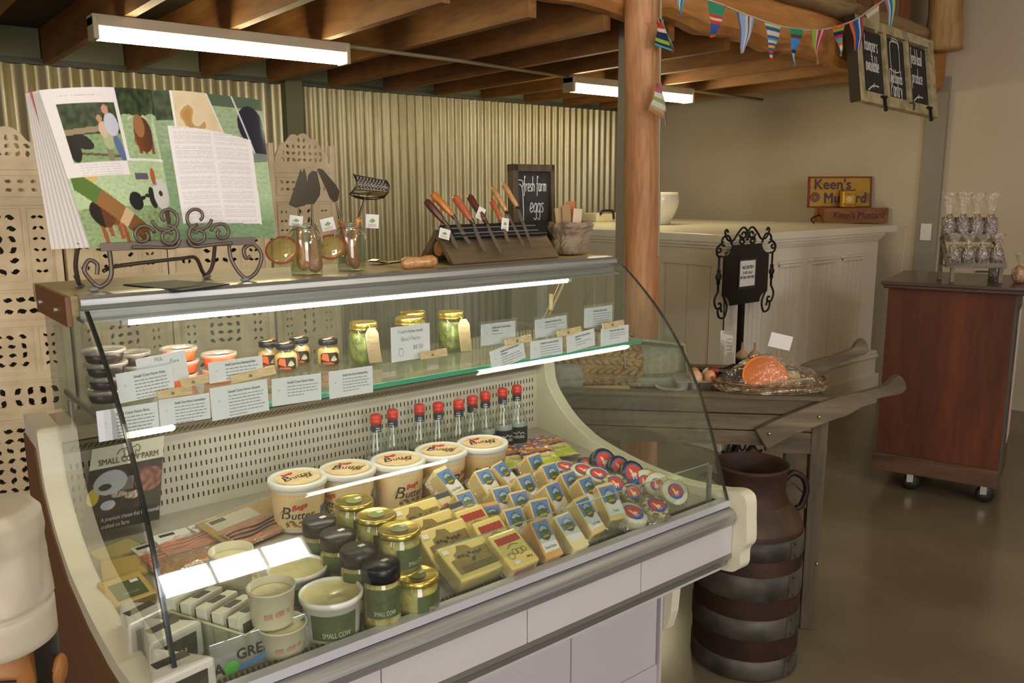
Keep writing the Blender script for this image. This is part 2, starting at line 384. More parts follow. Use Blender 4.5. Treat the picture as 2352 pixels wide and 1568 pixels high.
# steel columns
b = MB(); b.box2((2.585, 5.68, 0), (2.71, BACKY-.03, TOPZ+.02)); struct('trim_3', b, M('olive_steel_column', '6a6a52', .55))
b = MB(); b.box2((6.245, 2.80, 0), (WALLX, 2.945, 2.3)); struct('trim_4', b, greengrey)
b = MB(); b.box2((3.245, 3.06, 0), (3.33, 3.125, 2.42)); o = b.build('steel_column', greengrey); tag(o, 'grey-green square steel column close behind the log post', 'column')

# ================================================================ timber front of the mezzanine
def zc(pts, x):
    for (a, za), (c_, zb) in zip(pts, pts[1:]):
        if a <= x <= c_: return za+(zb-za)*(x-a)/(c_-a)
    return pts[-1][1]
low = [(-2.4, 2.36), (1.5, 2.365), (2.42, 2.345), (2.75, 2.355), (3.04, 2.32), (3.15, 2.31), (3.30, 2.375), (3.45, 2.35), (3.6, 2.31), (3.85, 2.325), (4.03, 2.325), (4.2, 2.285), (4.45, 2.30), (4.73, 2.30), (4.95, 2.25), (5.1, 2.25), (6.27, 2.19)]
b = MB(); n = 150
P = [(-2.4+8.67*i/n) for i in range(n+1)]
loP = [(x, zc(low, x)+.006*math.sin(x*9)) for x in P]; upP = [(x, 2.60-.022*max(0, x-3.1)+.004*math.sin(x*5+1)) for x in P]
vs = []; fs = []
for (x, z), (_, zu) in zip(loP, upP):
    vs += [(x, 2.85, zu), (x, 2.845, z+.035), (x, 2.885, z), (x, 2.95, z), (x, 2.95, zu)]
for i in range(n):
    for k in range(5): fs.append((i*5+k, i*5+(k+1) % 5, (i+1)*5+(k+1) % 5, (i+1)*5+k))
fs += [list(range(5))[::-1], [n*5+k for k in range(5)]]
b.add(vs, fs, None, False)
tag(b.build('timber_beam', beamw), 'wide honey-coloured slab beam with wavy lower edge above the shop', 'beam')
def log(name, mat, pts, r, label, cat, seed=0, n=18):
    b = MB(); rnd = random.Random(seed); P = bez(*pts, n=10)
    b.tube(P, lambda t: r*(1+.05*math.sin(t*11+seed)+.03*math.sin(t*29+2*seed)), n)
    return tag(b.build(name, mat), label, cat)
o = log('log_post', postw, [(3.13, 2.80, 0), (3.11, 2.80, .8), (3.085, 2.80, 1.6), (3.05, 2.79, 2.2), (3.03, 2.79, 2.75)], .083, 'tall stripped tree-trunk post standing behind the display case', 'post', 3, 24)
o2 = log('rail_log', railw, [(3.75, 2.83, 2.615), (4.6, 2.82, 2.585), (5.86, 2.83, 2.535)], .06, 'dark weathered log laid along the mezzanine edge above the beam', 'log', 5)
o3 = log('log_newel', wood('newel_log', '8d6a3f', 'c69c60', 'z', 6, .65), [(5.98, 2.74, 2.44), (5.98, 2.75, 3.0), (5.97, 2.75, 3.6)], .115, 'short round balcony post ending beside the plain right wall', 'post', 8)
for i, x in enumerate([4.05, 4.33, 4.60, 4.84, 5.06, 5.24, 5.42, 5.60, 5.78]):
    b = LB(); b.box((0, 0, .5), (.105, .025, 1.0), None, .004)
    o = b.build('balcony_slat', redw); o.location = (x, 2.93, 2.57); o.rotation_euler = (0, 0, .03*((i*7) % 3-1))
    tag(o, 'upright red-brown board of the balcony railing above the beam', 'railing board', 'balcony railing boards')

# ================================================================ fluorescent battens
def batten(loc, ln, label, glow, col, cat='ceiling light'):
    t = thing('ceiling_light', label, cat, loc)
    b = LB(); b.box((0, 0, -.024), (ln, .10, .048), None, .004)
    for s in (-1, 1): b.box((s*(ln/2-.012), 0, -.055), (.024, .11, .10), None, .008)
    b.build('housing', M('batten_housing', 'c4b494', .5), t)
    b = LB(); b.smooth = True; w = .085; n = 10
    pr = [(-w/2, -.035), (-w/2, -.08)]+[(-w/2*math.cos(math.pi*k/8)*.98, -.08-.024*math.sin(math.pi*k/8)) for k in range(1, 8)]+[(w/2, -.08), (w/2, -.035)]
    L_ = ln-.05
    b.add([(sx*L_/2, y, z) for sx in (-1, 1) for y, z in pr], [(i, i+1, len(pr)+i+1, len(pr)+i) for i in range(len(pr)-1)], None, True)
    b.build('diffuser', lamp_mat('tube_glow_'+glow, col, {'warm': TUBE_WARM, 'hall': TUBE_HALL}[glow]), t)
    return t
batten((1.58, 4.06, TOPZ), 1.22, 'lit fluorescent batten at upper left, above the open magazine', 'warm', 'fff0bd')
batten((4.55, 4.24, TOPZ), 1.25, 'lit fluorescent batten half hidden behind the log post', 'warm', 'fff0bd')
for i, (x, y) in enumerate([(.45, .42), (3.2, .46), (2.95, -2.2)]):
    t = batten((x, y, 3.08), 1.22, ['lit shop batten hung near the doorway side over the case', 'lit shop batten hung over the right part of the shop floor', 'lit shop batten hung near the high shop window'][i], 'hall', 'fff3d6')
    b = LB()
    for s in (-.5, .5): b.cyl((s, 0, 0), (s, 0, CEIL-3.08), .004, n=6)
    b.build('hanger', M('hanger_wire', '777777', .4, .8), t)
b = MB(); b.tube([(2.2, 4.06, 2.262), (3.0, 4.11, 2.262), (3.93, 4.24, 2.262)], .011, 8)
tag(b.build('conduit', M('conduit_paint', '9a8a66', .6)), 'thin conduit running under the joists between the two battens', 'conduit')
b = MB(); b.tube([(5.17, 4.24, 2.262), (5.7, 4.27, 2.262), (6.2, 4.3, 2.262)], .011, 8)
tag(b.build('conduit', MATS['conduit_paint']), 'thin conduit from the half-hidden batten to the right wall', 'conduit')

# ================================================================ staff counter
CX0, CX1, CY0, CY1, CT = 3.97, 5.70, 2.95, 4.9, 1.27
t = thing('staff_counter', 'cream panelled staff counter against the plain wall at right', 'counter', (4.9, 3.6, 0))
b = MB(); b.box2((CX0, CY0, 0), (CX1, CY1, 1.225)); b.build('body', whitepaint, t)
b = MB(); b.box2((CX0-.045, CY0-.045, 1.222), (CX1+.17, CY1, CT), .008)
b.build('countertop', M('countertop_paint', 'e0d6bf', .35, coat=.2), t)
b = MB()
for k, (o_, h) in enumerate([(.036, .02), (.024, .018), (.013, .014)]):
    z1 = 1.224-[0, .02, .038][k]; b.box2((CX0-o_, CY0-o_, z1-h), (CX1+o_*.5, CY1, z1), .004)
b.build('cornice', whitepaint, t)
b = MB(); b.box2((CX0-.03, CY0-.03, 0), (CX1+.03, CY1, .34), .004); b.box2((CX0-.042, CY0-.042, .335), (CX1+.042, CY1, .36), .008); b.box2((CX0-.034, CY0-.034, .36), (CX1+.034, CY1, .385), .006)
b.box2((CX0-.05, CY0-.05, 0), (CX1+.05, CY1, .22), .004)
b.build('skirting', whitepaint, t)
def panel(x0, x1, z0, z1, name='front_panel'):
    b = MB(); d = .012
    b.box2((x0-.035, CY0-d, z0), (x0, CY0+.01, z1+.02)); b.box2((x1, CY0-d, z0), (x1+.035, CY0+.01, z1+.02))
    b.box2((x0-.05, CY0-.028, z1), (x1+.05, CY0, z1+.018), .005); b.box2((x0-.035, CY0-.02, z1-.022), (x1+.035, CY0, z1), .005)
    nb = 4
    for i in range(nb): b.box2((x0+(x1-x0)*i/nb+.002, CY0-.004, z0), (x0+(x1-x0)*(i+1)/nb-.002, CY0+.002, z1))
    b.build(name, whitepaint, t)
for xa, xb in ((4.16, 4.34), (4.53, 4.71), (4.88, 5.10), (5.26, 5.48)): panel(xa, xb, .40, 1.07)
b = MB()
for ya, yb, rz_ in ((CY0, CY0+.09, 0), (CY0+.47, CY0+.56, 0), (CY0+1.05, CY0+1.12, 0)): b.box2((CX0-.014, ya, .385), (CX0+.01, yb, 1.085))
b.box2((CX0-.014, CY0, 1.085), (CX0+.01, CY1, 1.19))
for k in range(10):
    ya = CY0+.1+.17*k; b.box2((CX0-.005, ya, .385), (CX0+.005, ya+.166, 1.085))
b.build('side_panelling', M('side_panel_paint', 'cfc4aa', .5), t)  # dimmer, yellower light on the side face put into its paint colour

# bits standing on the counter
t = thing('vase', 'plain white round vase on the counter beside the log post', 'vase', tuple(onz(1509, 515, CT)))
b = LB(); b.lathe([(.0, .002), (.098, .002), (.100, .018), (.104, .03), (.128, .075), (.150, .125), (.159, .165), (.155, .21), (.148, .236), (.141, .236), (.148, .20), (.14, .12), (0, .05)], n=32)
b.build('body', M('white_ceramic', 'ddd6c6', .25, coat=.4), t)
t = thing('cash_printer', 'low cream till unit with black strap, left of the log post', 'till', tuple(onz(1376, 508, CT)))
b = LB(); b.box((0, 0, .035), (.24, .18, .07), None, .01); b.build('body', M('cream_plastic', 'cfc3a4', .5), t)
b = LB(); b.tube(bez((-.08, -.092, .055), (-.06, -.095, .085), (0, -.095, .088), (.06, -.095, .082), (.075, -.095, .02)), .010, 6); b.build('strap', M('black_strap', '17140f', .5), t)
# mustard crate, board and tin
crw = wood('printed_crate_wood', '7c4a22', 'b0793a', 'x', 7, .6, c3='8f5a28')
cro = onz(1893, 512, CT)
CRZ = -38.0; CRM = T(*cro) @ RZ(CRZ)
t = thing('mustard_crate', 'shallow old wooden crate printed with dark lettering on the counter end', 'crate', tuple(cro), CRZ)
b = LB(); w_, d_, h_ = .485, .22, .112
for s in (0, d_-.012): b.box((w_/2, s+.006, h_/2), (w_, .012, h_))
for s in (0, w_-.014): b.box((s+.007, d_/2, h_/2), (.014, d_-.024, h_))
b.box((w_/2, d_/2, .006), (w_-.03, d_-.026, .010)); b.build('box', crw, t)
b = LB(); put(b, "Keen's Mustard", .072, T(w_*.54, -.0015, .056) @ RX(90), xs=.87, bold=.025); b.build('lettering', M('faded_crate_print', '5a2c2a', .7), t)
t = thing('mustard_board', 'yellow printed mustard crate panel standing above the shallow crate', 'sign board', tuple(CRM @ V((-.09, .12, .1135))), CRZ)
b = LB(RX(-4)); b.box((.245, .0, .115), (.48, .016, .23)); b.build('board', M('aged_yellow_print', 'b98f22', .6, col2='8c6a2a', vs=7, lo=.52, hi=.66), t)
b = LB(); b.m = RX(-4)
for c_, d_ in (((.245, 0, .004), (.49, .02, .012)), ((.245, 0, .228), (.49, .02, .012)), ((.007, 0, .115), (.014, .02, .23)), ((.483, 0, .115), (.014, .02, .23))): b.box(c_, d_)
b.build('edge_band', M('red_brown_edge', '7a3018', .6), t)
b = LB(); b.m = RX(-4) @ T(0, -.0098, 0) @ RX(90)
put(b, "Keen's", .108, T(.185, .172, 0), bold=.035, xs=1.0); put(b, "Mustard", .108, T(.285, .068, 0), bold=.035, xs=.93)
b.build('lettering', M('plum_print', '553344', .6), t)
b = LB(); b.m = RX(-4) @ T(0, -.0098, 0) @ RX(90)
for r_ in (.034, .024, .013): b.ribbon([(.052+r_*math.cos(a*math.pi/12), .078+r_*math.sin(a*math.pi/12)) for a in range(25)], .007)
b.build('medallion', M('plum_print', '553344', .6), t)
p = CRM @ V((.19, .05, .113))
t = thing('mustard_tin', 'small yellow mustard tin standing on the printed crate', 'tin', tuple(p), CRZ)
b = LB(); b.box((0, 0, .065), (.105, .06, .126), None, .012); b.build('body', M('tin_yellow', 'c79a1e', .35, .3), t)
b = LB(); b.box((0, 0, .133), (.09, .05, .012), None, .004); b.build('lid', M('tin_lid', '7a6a4a', .35, .7), t)
b = LB(); b.m = T(0, -.031, 0) @ RX(90); put(b, "Keen's", .03, T(0, .103, 0), bold=.03); put(b, 'Mustard', .028, T(0, .024, 0), bold=.03)
b.build('lettering', M('tin_red', '9c2414', .5), t)
b = LB(); b.m = T(0, -.031, 0) @ RX(90); b.disc(.022, (0, .064, 0)); b.build('badge', M('tin_badge', 'd8c692', .5), t)
p = CRM @ V((-.06, .02, 0))
b = MB(); b.tube(bez(p+V((-.12, -.06, .004)), p+V((-.06, 0, .03)), p+V((0, 0, .05)), p+V((.10, .02, .055))), .006, 6)
tag(b.build('charger_cable', M('black_cable', '161412', .4)), 'short black charging lead lying left of the printed crate', 'cable')
b = MB(); b.tube(bez((6.0, 2.90, 1.262), (6.03, 2.92, 1.22), (6.05, 2.94, 1.0), (6.06, 2.95, .5), (6.06, 2.95, .02)), .004, 6)
tag(b.build('power_cable', M('white_cable', 'd8d0c0', .5)), 'thin white cable hanging down behind the counter end', 'cable')
t = thing('light_switch', 'white light switch plate on the grey-green steel column', 'light switch', (6.24, 2.875, 1.21))
b = LB(); b.box((0, 0, 0), (.01, .078, .122), None, .003); b.build('plate', M('switch_white', 'e8e4da', .4), t)
b = LB(); b.box((-.008, 0, .004), (.008, .012, .02), None, .002); b.build('toggle', MATS['switch_white'], t)
# ================================================================ refrigerated display case
X0, X1 = .35, 1.785
alu = M('brushed_aluminium', 'b9b9b6', .34, .75, col2='a5a5a2', vs=3, stretch=(1, 40, 40))
steel = M('stainless_steel', 'b9b2a2', .33, .8)
white_pl = M('white_laminate', 'bfbab9', .35, coat=.2)
cream_pl = M('cream_end_moulding', 'd8d2b8', .38, coat=.2)
gl = clear('case_glass', 'f4f9f4', 1.5, 1.0, .02, 'e4ead8')
glb = clear('case_back_glass', 'e9f0ec', 1.45, .9, .05, 'c8d4d0')
gedge = M('green_glass_edge', '1f5a45', .15, coat=.5)
dkedge = M('dark_glass_edge', '1a211c', .2, coat=.6)
slotk = M('dark_slot', '14110d', .8)
def gy(z): return 1.323*z**3-3.091*z**2+2.746*z+.423
def deckz(y): return .690+.045*max(0.0, min(1.0, (y-1.55)/.5))
case = thing('display_case', 'refrigerated glass-fronted cheese display case with lit strip under its top', 'display case', (1.07, 1.75, 0))
# cabinet body
b = MB(); b.box2((X0+.02, 1.52, 0), (X1-.01, 2.17, .50)); b.box2((X0, 1.30, .50), (X1, 2.17, .66)); b.box2((X0, 2.085, .66), (X1, 2.17, 1.0))
b.build('body', white_pl, case)
b = MB(); nP = 4
for i in range(nP):
    xa = X0+.03+(X1-X0-.05)*i/nP; xb = X0+.03+(X1-X0-.05)*(i+1)/nP
    b.box2((xa+.002, 1.503, .13), (xb-.002, 1.522, .50), .002)
b.box2((X0+.02, 1.506, .0), (X1-.01, 1.522, .126)); b.box2((X1-.012, 1.497, 0), (X1-.002, 1.53, .5)); b.build('kick_panel', white_pl, case)
b = MB()
for i in range(4):
    xa = X0+(X1-X0)*i/4; xb = X0+(X1-X0)*(i+1)/4
    b.box2((xa+.0012, 1.268, .560), (xb-.0012, 1.30, .640), .0015)
b.build('front_panel', white_pl, case)
def profile(pts, xa, xb, name, mat, par=case, smooth=False):
    b = MB(); b.prism(pts, xb-xa, Matrix(((0, 0, 1, xa), (1, 0, 0, 0), (0, 1, 0, 0), (0, 0, 0, 1))), smooth); return b.build(name, mat, par)
profile([(1.2800, .706), (1.2775, .69), (1.282, .687), (1.305, .687), (1.305, .706)], X0, X1, 'glass_rail', M('pale_aluminium', 'cdccd2', .4, .5))
profile([(1.283, .686), (1.268, .683), (1.259, .674), (1.256, .664), (1.258, .652), (1.264, .642), (1.285, .640)], X0, X1, 'bumper', alu)
profile([(1.268, .560), (1.267, .548), (1.278, .536), (1.281, .522), (1.296, .513), (1.33, .513), (1.33, .56)], X0, X1, 'lower_trim', M('grey_aluminium', '97978f', .36, .7))
# deck and air grille
b = MB(); b.grid(lambda u, v: (X0+(X1-X0)*u, 1.346+(2.075-1.346)*v, deckz(1.346+(2.075-1.346)*v)-.001), 1, 14, smooth=False); b.build('deck', M('deck_grey', 'aaa497', .4, .2), case)
b = MB(); b.box2((X0, 1.303, .670), (X1, 1.346, .691)); b.mat = 1; n = 142
for i in range(n):
    x = X0+.008+(X1-X0-.016)*i/(n-1)
    b.prism([(0, 0), (.0048, .0), (.0085, .012), (.0090, .024), (.0050, .024), (.0040, .012)], .007, T(x-.005, 1.310, .690))
b.build('air_grille', [M('grille_base', '8d8877', .45, .3), M('grille_ribs', '1d1a15', .5)], case)
b = MB(); b.quad((.87, 1.322, .70), (1.742, 1.322, .70), (1.742, 1.322, .806), (.87, 1.322, .812)); b.build('inner_glass', gl, case)
b = MB(); b.bar((.87, 1.322, .8125), (1.742, 1.322, .8065), .0025, .0018); b.build('inner_glass_edge', M('inner_edge_green', '8aa08a', .2), case)
# perforated back
b = MB(); b.box2((X0, 2.070, .70), (X1, 2.084, .932)); b.mat = 1; n = 110
for i in range(n):
    x = X0+.02+(X1-X0-.04)*i/(n-1)
    for k in range(6): b.quad(*[(x+sx*.0019, 2.0693, .765+.027*k+sz*.0065) for sx, sz in ((-1, -1), (1, -1), (1, 1), (-1, 1))])
b.build('rear_panel', [M('perforated_steel', 'd2c9b8', .45, .15), slotk], case)
b = MB(); y_, z_ = (2.070, 2.030), (.932, .966)
b.add([(X0, y_[0], z_[0]), (X1, y_[0], z_[0]), (X1, y_[1], z_[1]), (X0, y_[1], z_[1])], [(0, 1, 2, 3)]); b.mat = 1
for i in range(n):
    x = X0+.02+(X1-X0-.05)*i/(n-1)
    q = []
    for du, v in ((-.0022, .28), (.0022, .28), (.0095, .72), (.0051, .72)): q.append((x+du, y_[0]+(y_[1]-y_[0])*v-.0007, z_[0]+(z_[1]-z_[0])*v-.0006))
    b.quad(*q)
b.build('air_outlet', [M('outlet_steel', 'a89878', .4, .4), slotk], case)
b = MB(); b.box2((X0, 2.026, .966), (X1, 2.19, 1.004), .003); b.build('rear_sill', M('beige_steel', 'b5a88a', .35, .45), case)
b = MB(); b.box2((X0, 2.022, .969), (X1, 2.026, .9725)); b.build('sill_gasket', slotk, case)  # thin dark line along the lower front edge of the sill
# end mouldings
prof = [(2.20, 1.012), (2.045, 1.005), (2.033, .95), (2.02, .893), (1.98, .845), (1.922, .797), (1.86, .765), (1.80, .744), (1.67, .720), (1.55, .709), (1.45, .708), (1.33, .720), (1.27, .733), (1.245, .731), (1.230, .715), (1.226, .66), (1.224, .60), (1.240, .572), (1.242, .53), (1.262, .508), (1.30, .50), (2.20, .50)]
for xa, xb, nm in ((X0-.045, X0, 'L'), (X1, X1+.045, 'R')):
    fine = [(q.x, q.y) for q in bez(*prof[2:-1], n=5)]
    o = profile(prof[:2]+fine+prof[-1:], xa, xb, 'end_moulding', cream_pl)
    md = o.modifiers.new('soft', 'BEVEL'); md.width = .010; md.segments = 4; md.limit_method = 'ANGLE'; md.angle_limit = math.radians(60)
for xa in (X0-.03, X1):
    o = profile([(1.30, .50), (1.445, .50), (1.462, .40), (1.470, .30), (1.485, .245), (1.512, .225), (1.53, .225), (1.53, .50)], xa, xa+.035, 'end_bracket', cream_pl)
    md = o.modifiers.new('soft', 'BEVEL'); md.width = .006; md.segments = 2; md.limit_method = 'ANGLE'; md.angle_limit = math.radians(50)
b = MB(); b.box2((X0-.04, 1.53, 0), (X0+.02, 2.17, .50)); b.build('side_cover', M('brown_side_cover', '6d4a30', .6), case)
for xa in (X0-.049,): profile([(2.20, .965), (2.07, .955), (2.04, .87), (1.96, .79), (1.84, .72), (1.69, .685), (1.55, .672), (1.42, .673), (1.29, .692), (1.262, .685), (1.258, .58), (1.275, .53), (1.30, .48), (1.50, .20), (1.52, .02), (2.20, .02)], xa, xa+.004, 'side_cover', MATS['brown_side_cover'])
# top deck, rail, lamp
b = MB(); b.box2((X0-.02, 1.735, 1.288), (X1+.012, 2.06, 1.328), .003); b.build('top_board', wood('pale_top_board', 'a8945f', 'c2b07c', 'x', 5, .5), case)
profile([(1.735, 1.330), (1.722, 1.329), (1.712, 1.323), (1.709, 1.312), (1.716, 1.303), (1.724, 1.300), (1.724, 1.286), (1.7, 1.283), (1.7, 1.279), (1.76, 1.279), (1.76, 1.330)], X0, X1, 'top_rail', alu)
b = MB(); b.box2((X0-.028, 1.70, 1.275), (X0-.018, 1.985, 1.332), .002); b.build('end_plate', M('brown_end_plate', '6a4426', .5), case)
b = MB()
for y in (1.93, 1.78): b.cyl((X0-.034, y, 1.30), (X0-.027, y, 1.30), .005, n=10)
b.build('end_bolt', steel, case)
b = MB(); b.cyl((.435, 1.745, 1.271), (1.615, 1.745, 1.271), .0085, n=14); b.build('lamp_strip', lamp_mat('case_lamp', 'fff0de', LED), case)
b = MB()
for x in (.425, 1.615): b.cyl((x, 1.745, 1.271), (x+.012, 1.745, 1.271), .010, n=12)
b.box2((.42, 1.738, 1.277), (1.63, 1.752, 1.29)); b.build('lamp_holder', M('lamp_holder_white', 'c8c4bc', .5), case)
# glass
zs = [1.305-(1.305-.700)*i/28 for i in range(29)]
b = MB(); b.grid(lambda u, v: (X0+.002+(X1-X0-.004)*u, gy(1.305-(1.305-.700)*v)-.004, 1.305-(1.305-.700)*v), 1, 28); b.build('front_glass', gl, case)
for xx, mt, w_ in ((X0+.002, dkedge, .0075), (X1-.003, dkedge, .0035)):
    b = MB(); P = [(gy(z)-.004, z) for z in zs]; P = P+[(y+.008, z) for y, z in P[::-1]]
    b.prism(P, w_, Matrix(((0, 0, 1, xx-.003), (1, 0, 0, 0), (0, 1, 0, 0), (0, 0, 0, 1)))); b.build('glass_edge', mt, case)
for xx in (X0-.005, X1+.005):
    b = MB(); up = [(gy(z)+.004, z) for z in zs if z > .735]; lowp = [(1.33, .722), (1.45, .709), (1.55, .710), (1.67, .721), (1.80, .745), (1.86, .766), (1.922, .798), (1.98, .846), (2.02, .894), (2.035, .952), (2.045, 1.0), (2.045, 1.28)]
    b.poly([(xx, y, z) for y, z in up+lowp]); b.build('end_glass', gl, case)
    if xx > 1: b = MB(); b.box2((xx-.012, 2.040, 1.0), (xx+.012, 2.062, 1.288)); b.build('rear_post', M('post_aluminium', 'a8aca4', .35, .6), case)
b = MB(); b.box2((X1-.044, 1.318, .69), (X1-.032, 1.326, .80)); b.build('glass_clip', M('clip_clear', '8f948a', .3, .6), case)
b = MB(); b.quad((X0+.01, 2.05, 1.004), (X1-.02, 2.05, 1.004), (X1-.02, 2.05, 1.288), (X0+.01, 2.05, 1.288)); b.build('sliding_glass', glb, case)
b = MB(); b.quad(*[tuple(q) for q in ((X0+.012, 1.60, 1.098), (X1-.012, 1.60, 1.098), (X1-.012, 1.94, 1.098), (X0+.012, 1.94, 1.098))]); o_shelf = b.build('glass_shelf', clear('shelf_glass', 'f1f8f2', 1.5, 1, .04, 'd0e0d0'), case)
b = MB(); b.box2((X0+.012, 1.596, 1.088), (X1-.012, 1.602, 1.0985)); b.build('shelf_edge', M('teal_glass_edge', '3f9f80', .2, coat=.4), case)
b = MB()
for xx in (X0+.02, X1-.02):
    b.box2((xx-.004, 1.63, 1.078), (xx+.004, 2.04, 1.090), .002); b.cyl((xx, 2.0, 1.07), (xx, 2.0, 1.0), .006)
b.build('shelf_bracket', steel, case)
b = MB(); a = onx(1300, 640, 1.72); c_ = onx(1262, 722, 1.72); b.cyl(a, c_, .006, n=10); b.build('lid_stay', M('stay_metal', 'b6a98a', .35, .6), case)
b = MB(); a = onx(1285, 650, 1.71); c_ = onx(1247, 735, 1.71); b.cyl(a, c_, .0015, n=6); b.box((a+c_)/2, (.004, .014, .05)); b.build('stay_tag', M('tag_manila', 'bdb08a', .6), case)
# acrylic price sign clipped on the front left of the grille
t = thing('acrylic_sign', 'clear plastic ticket with GREEN lettering at the lower front of the case', 'sign', (.52, 1.35, .69))
b = MB(); pa = V((.425, 1.349, .692)); b.m = frame(pa, (1, .0, 0), (0, .12, 1)); b.box((.10, .03, 0), (.20, .062, .003), None, .001); b.build('plate', clear('ticket_plastic', 'f4f6f4', 1.45, 1, .12, 'ffffff'), t)
b = MB(); b.m = frame(pa+V((0, -.0025, 0)), (1, 0, 0), (0, .12, 1)); put(b, 'GREEN', .026, T(.085, .028, 0), bold=.03); put(b, 'A', .03, T(.012, .012, 0), bold=.04); b.build('lettering', M('sign_black', '15130f', .5), t)
b = MB(); b.m = frame(pa+V((0, -.0025, 0)), (1, 0, 0), (0, .12, 1))
b.ribbon([(q.x, q.y) for q in bez((.045, .006), (.085, .010), (.13, .028), (.17, .050), (.195, .058))], .007); b.build('swoosh', M('sign_blue', '2c86c4', .5), t)
b = MB(); b.m = frame(pa+V((0, -.0027, 0)), (1, 0, 0), (0, .12, 1)); b.disc(.013, (.034, .010, 0)); b.build('dot', M('sign_green', '4fae3a', .5), t)
# ================================================================ on top of the case
def lerp(a, b, t): return a+(b-a)*t
def ell(u, v, cu, cv, ru, rv, rot=0.0):
    c, s = math.cos(rot), math.sin(rot); x, y = u-cu, v-cv
    x, y = c*x+s*y, -s*x+c*y
    return (x/ru)**2+(y/rv)**2 < 1
def nz(u, v, s=1.0, seed=0.0): return noise.noise(V((u*s, v*s, seed)))
def mixc(a, b, t): t = max(0, min(1, t)); return tuple(a[i]+(b[i]-a[i])*t for i in range(3))
def hx(h): return C(h)[:3]
def printed(name, nu, nv, pos, paint, parent, rough=.35, mat='printed_gloss', coat=.25):
    b = MB(); b.grid(pos, nu, nv); cols = []
    for j in range(nv+1):
        for i in range(nu+1): cols.append(tuple(paint(i/nu, j/nv))+(1,))
    return b.build(name, M(mat, 'ffffff', rough, attr='col', coat=coat, spec=.3), parent, cols)
# ---- bookstand
iron = M('bronze_iron', '6a5f55', .45, .7)
t = thing('book_stand', 'scrolled wrought iron book stand on the left end of the case', 'book stand', (.55, 1.8, 1.33))
b = MB()
b.tube(bez((.392, 1.787, 1.345), (.405, 1.785, 1.338), (.425, 1.785, 1.36), (.425, 1.785, 1.42)), .0045)
b.tube(bez((.392, 1.787, 1.345), (.378, 1.788, 1.37), (.388, 1.79, 1.39), (.402, 1.79, 1.382), (.400, 1.79, 1.362)), .0042)
b.build('leg', iron, t)
b = MB(); b.tube(bez((.375, 1.80, 1.425), (.372, 1.83, 1.38), (.380, 1.86, 1.345), (.388, 1.89, 1.336), (.385, 1.905, 1.352)), .0045); b.build('leg', iron, t)
b = MB()
b.tube(bez((.665, 1.785, 1.42), (.667, 1.78, 1.375), (.690, 1.77, 1.337), (.715, 1.765, 1.35), (.728, 1.765, 1.385), (.712, 1.768, 1.408), (.692, 1.77, 1.40), (.694, 1.77, 1.380), (.705, 1.77, 1.383)), .0042)
b.build('leg', iron, t)
b = MB(); b.tube(bez((.415, 1.80, 1.367), (.45, 1.82, 1.374), (.58, 1.85, 1.380), (.62, 1.87, 1.378), (.64, 1.89, 1.345), (.652, 1.90, 1.336), (.664, 1.89, 1.36), (.667, 1.87, 1.42)), .0042); b.build('brace', iron, t)
b = MB()
for c_ in ((.392, 1.787, 1.333), (.388, 1.89, 1.333), (.69, 1.77, 1.333), (.652, 1.90, 1.333)): b.sphere(c_, (.010, .010, .005))
b.build('foot_pad', M('grey_pad', '7c8486', .5), t)
b = MB(); b.box2((.405, 1.765, 1.408), (.715, 1.80, 1.412), .001); b.box2((.405, 1.762, 1.408), (.715, 1.766, 1.424), .001); b.build('ledge', iron, t)
b = MB(); b.box((.56, 1.865, 1.55), (.20, .005, .28), RX(-16)); b.build('back_plate', iron, t)
b = MB()
def sc(pts): b.tube([(p[0], 1.757, p[1]) for p in pts], .0035, 7)
for s in (-1, 1):
    cx = .562
    sc(spiral((cx+s*.030, 1.470), .030, .008, 90-s*100, 90-s*100-s*400, 30))
    sc(spiral((cx+s*.030, 1.433), .022, .007, 90, 90+s*430, 26))
    sc(spiral((cx+s*.078, 1.436), .022, .006, 90+s*80, 90-s*330, 26))
    sc([(q.x, q.y) for q in bez((cx+s*.008, 1.425), (cx+s*.02, 1.41), (cx+s*.06, 1.412), (cx+s*.10, 1.414))])
b.build('scrollwork', iron, t)
# ---- open magazine
t = thing('magazine', 'open farming magazine with cow photographs propped on the iron stand', 'magazine', (.56, 1.8, 1.413))
BL, TL, BS, TS, BR, TR = V((.390, 1.782, 1.414)), V((.346, 1.876, 1.714)), V((.560, 1.795, 1.416)), V((.556, 1.878, 1.730)), V((.772, 1.790, 1.417)), V((.795, 1.888, 1.722))
fwd = V((0, -.95, .3))
def lpos(u, v):
    p = lerp(lerp(BL, TL, v), lerp(BS, TS, v), u); return p+fwd*(.020*math.sin(math.pi*min(1, u*.9+.1))**.8-.004*(1-u))
def rpos(u, v):
    p = lerp(lerp(BS, TS, v), lerp(BR, TR, v), u); return p+fwd*(.016*math.sin(math.pi*min(1, .9*u))+.003*math.sin(8*u)*v)+V((0, 0, -.008*u*(1-u)*4*0))
WHT = hx('ded9d6')
def grass(u, v, a='7d9a5c', b_='5a7a45', s=26): return mixc(mixc(hx(a), (.75, .8, .6), .22), mixc(hx(b_), (.7, .75, .55), .18), .45+.8*nz(u, v*2.2, s, 3))
def hedge(u, v): return mixc(hx('1d2a17'), hx('42552f'), .35+.9*nz(u, v, 22, 9))
